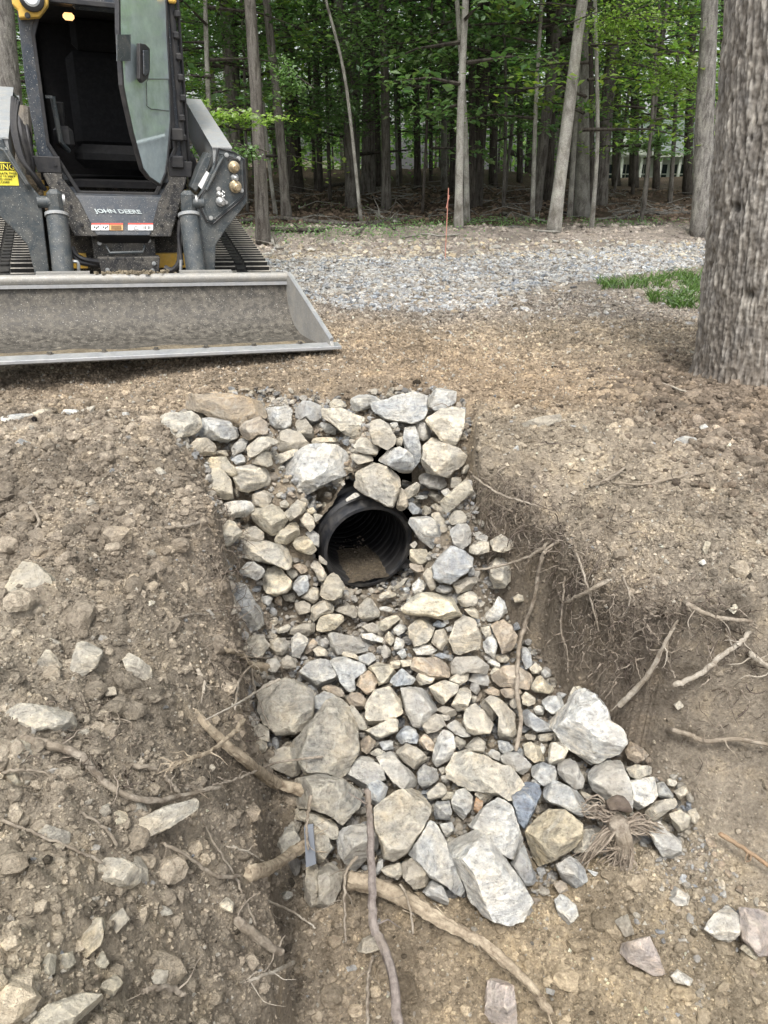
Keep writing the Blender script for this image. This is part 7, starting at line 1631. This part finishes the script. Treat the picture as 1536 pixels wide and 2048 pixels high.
def _logs():
    L = [((480, 448), (560, 441), (700, 452), (830, 440), 9, 'long half-rotten log across the edge of the wood right of the loader', M_bark), ((520, 462), (640, 464), (740, 456), (790, 462), 8, 'long low log in front of the half-rotten one', M_barkdark),
     ((715, 470), (750, 456), (770, 446), (796, 440), 10, 'short stout broken log pointing up to the right', M_bark), ((750, 430), (765, 438), (785, 445), (800, 447), 6, 'thin pale broken branch above the short stout log', M_barkpale),
     ((1005, 430), (1040, 438), (1080, 444), (1115, 452), 7, 'fallen branch lying left of the leaning pale tree', M_bark), ((985, 462), (1030, 456), (1075, 464), (1118, 466), 5, 'pale thin branch in front of the leaning pale tree', M_barkpale),
     ((1225, 432), (1260, 425), (1300, 428), (1380, 430), 7, 'fallen pole lying right of the thin leaning sapling', M_bark), ((1240, 440), (1270, 436), (1290, 430), (1310, 422), 8, 'short rotten log right of the thin leaning sapling', M_bark),
     ((1195, 400), (1215, 420), (1235, 438), (1246, 446), 4, 'thin curved branch at the foot of the brown leaning tree', M_barkpale), ((640, 380), (680, 372), (720, 372), (760, 380), 7, 'dark fallen log far back behind the middle trees', M_barkdark),
     ((860, 410), (890, 395), (905, 402), (960, 404), 5, 'dark branch on the forest floor left of the pale pair', M_barkdark), ((1015, 302), (1040, 312), (1060, 318), (1082, 326), 10, 'leaning dead log propped up far back in the wood', M_barkdark),
     ((600, 440), (640, 432), (660, 442), (690, 448), 5, 'thin branch on top of the half-rotten log', M_bark), ((538, 478), (548, 490), (556, 500), (568, 500), 10, 'pale root buttress of the first grey-brown tree', M_barkpale),
     ((800, 478), (850, 470), (880, 474), (920, 470), 4, 'thin twig on the rubble strip left of the orange stake', M_barkpale), ((455, 395), (470, 405), (500, 408), (545, 385), 4, 'thin branch leaning on the first grey-brown tree', M_bark)]
    for q, (a, b_, c_, d, w, lab, m_) in enumerate(L):
        pts = []; y0 = None
        if 'propped' in lab: pts = [at_y(*p, 21+i*.6) for i, p in enumerate((a, b_, c_, d))]
        else:
            for p in (a, b_, c_, d): g, t = on_ground(*p); pts.append(g+np.array((0, 0, .5*w/F*t)))
        P3 = spline(pts, 22); rad = np.linspace(1, .6, 22)*w/2/F*np.linalg.norm(P3[0]-CAMV); V, Fc = root_mesh(P3, rad, 10, 600+q, 1.); o = link('log' if w > 5 else 'branch', mesh_np('log', V-P3[0], Fc, [m_], smooth=True), P3[0], label=lab, category='log' if w > 5 else 'branch')
        if w > 5:
            for k in range(4):
                mb = MB(); i = int(rng.integers(4, 20)); s0 = P3[i]-P3[0]; e = s0+np.array((rng.normal()*.12, rng.normal()*.05, abs(rng.normal())*.12+.03)); mb.tube([s0, (s0+e)/2+rng.normal(size=3)*.01, e], [.008, .005, .002], 5)
                mb.build('side_twig', m_, o)
    # loose twigs on the forest floor
    V = []; Fc = []; n_ = 0
    for _ in range(420):
        x, y = rng.uniform(-5, 6), rng.uniform(8.6, 16); z = float(hgt(x, y)[0])+.015; a = rng.uniform(0, 6.28); L_ = rng.uniform(.15, .8); p = np.array((x, y, z)); q = p+L_*np.array((math.cos(a), math.sin(a), rng.uniform(0, .18))); m_ = (p+q)/2+rng.normal(size=3)*.04; r0 = rng.uniform(.004, .012)
        for i, s in enumerate((p, m_, q)):
            for j in range(3): V.append(s+r0*(1-.3*i)*np.array((math.cos(j*2.1)*.7, math.cos(j*2.1)*.7, math.sin(j*2.1))))
        for i in range(2):
            for j in range(3): Fc.append((n_+i*3+j, n_+i*3+(j+1) % 3, n_+(i+1)*3+(j+1) % 3, n_+(i+1)*3+j))
        n_ += 9
    link('fallen_twigs', mesh_np('fallen_twigs', V, np.array(Fc), [M_barkgrey]), kind='stuff')
_logs()
def _stake():
    p, _ = on_ground(890, 516); top = at_y(897, 376, p[1]); mb = MB(); d = top-p; mb.prism([(-.0035, 0, 0), (.0035, 0, 0), (.0035, .003, 0), (-.0035, .003, 0)], (0, 0, -.1), tuple(d)); o = mb.build('survey_stake', M_stake, None); o.location = Vector(p)*K; o['label'] = 'thin orange survey stake standing on the rubble strip'; o['category'] = 'stake'
    mb = MB(); mb.tube([d*.80, d*.9+(.01, 0, 0), d*.72+(-.012, -.01, 0)], .004, 4); mb.build('flagging_ribbon', M_stake, o)
_stake()
def _house():
    y = 40.; L0 = at_y(1188, 330, y)[0]; R0 = at_y(1388, 330, y)[0]; zb = -1.75; w = R0-L0; root = link('house', None, (L0, y, zb), label='white house with a grey roof glimpsed through the trees', category='house')
    mb = MB(); mb.box((w/2, 2.0, 1.35), (w, 4.0, 2.7)); mb.build('wall', M_siding, root)
    mb = MB(); 
    for k in range(22): mb.box((w/2, -.012, .1+k*.12), (w, .02, .016))
    mb.build('clapboard', M_siding, root, kind='stuff')
    mb = MB(); mb.prism([(-.3, -1.1, 2.35), (w+.3, -1.1, 2.35), (w+.3, 2, 4.2), (-.3, 2, 4.2)], (0, 0, 0), (0, 0, .12)); mb.prism([(-.3, 2, 4.2), (w+.3, 2, 4.2), (w+.3, 5, 2.6), (-.3, 5, 2.6)], (0, 0, 0), (0, 0, .12)); mb.build('roof', M_roof, root)
    mb = MB(); mb.prism([(.2, -1.25, 2.3), (2.6, -1.25, 2.3), (1.4, -1.25, 3.2)], (0, 0, 0), (0, 2.2, 0)); mb.build('gable', M_siding, root)
    mb = MB(); mb.box((w/2, -1.12, 2.3), (w+.5, .12, .16)); mb.build('fascia', M_siding, root)
    for k in range(6): mb = MB(); mb.box((.15+k*(w-.3)/5, -1.0, 1.15), (.12, .12, 2.25)); mb.build('porch_post', M_siding, root)
    for k in range(5):
        mb = MB(); x = .7+k*(w-1.4)/4; mb.box((x, -.03, 1.45), (.62, .06, 1.0)); wn_ = mb.build('window', M_siding, root)
        for sx in (-1, 1):
            for sz in (-1, 1): mb = MB(); mb.box((x+sx*.14, -.065, 1.45+sz*.23), (.24, .02, .4)); mb.build('pane', M_window, wn_)
    mb = MB(); mb.box((w/2, -.6, .02), (w, 1.2, .12)); mb.build('porch_floor', M_siding, root)
_house()
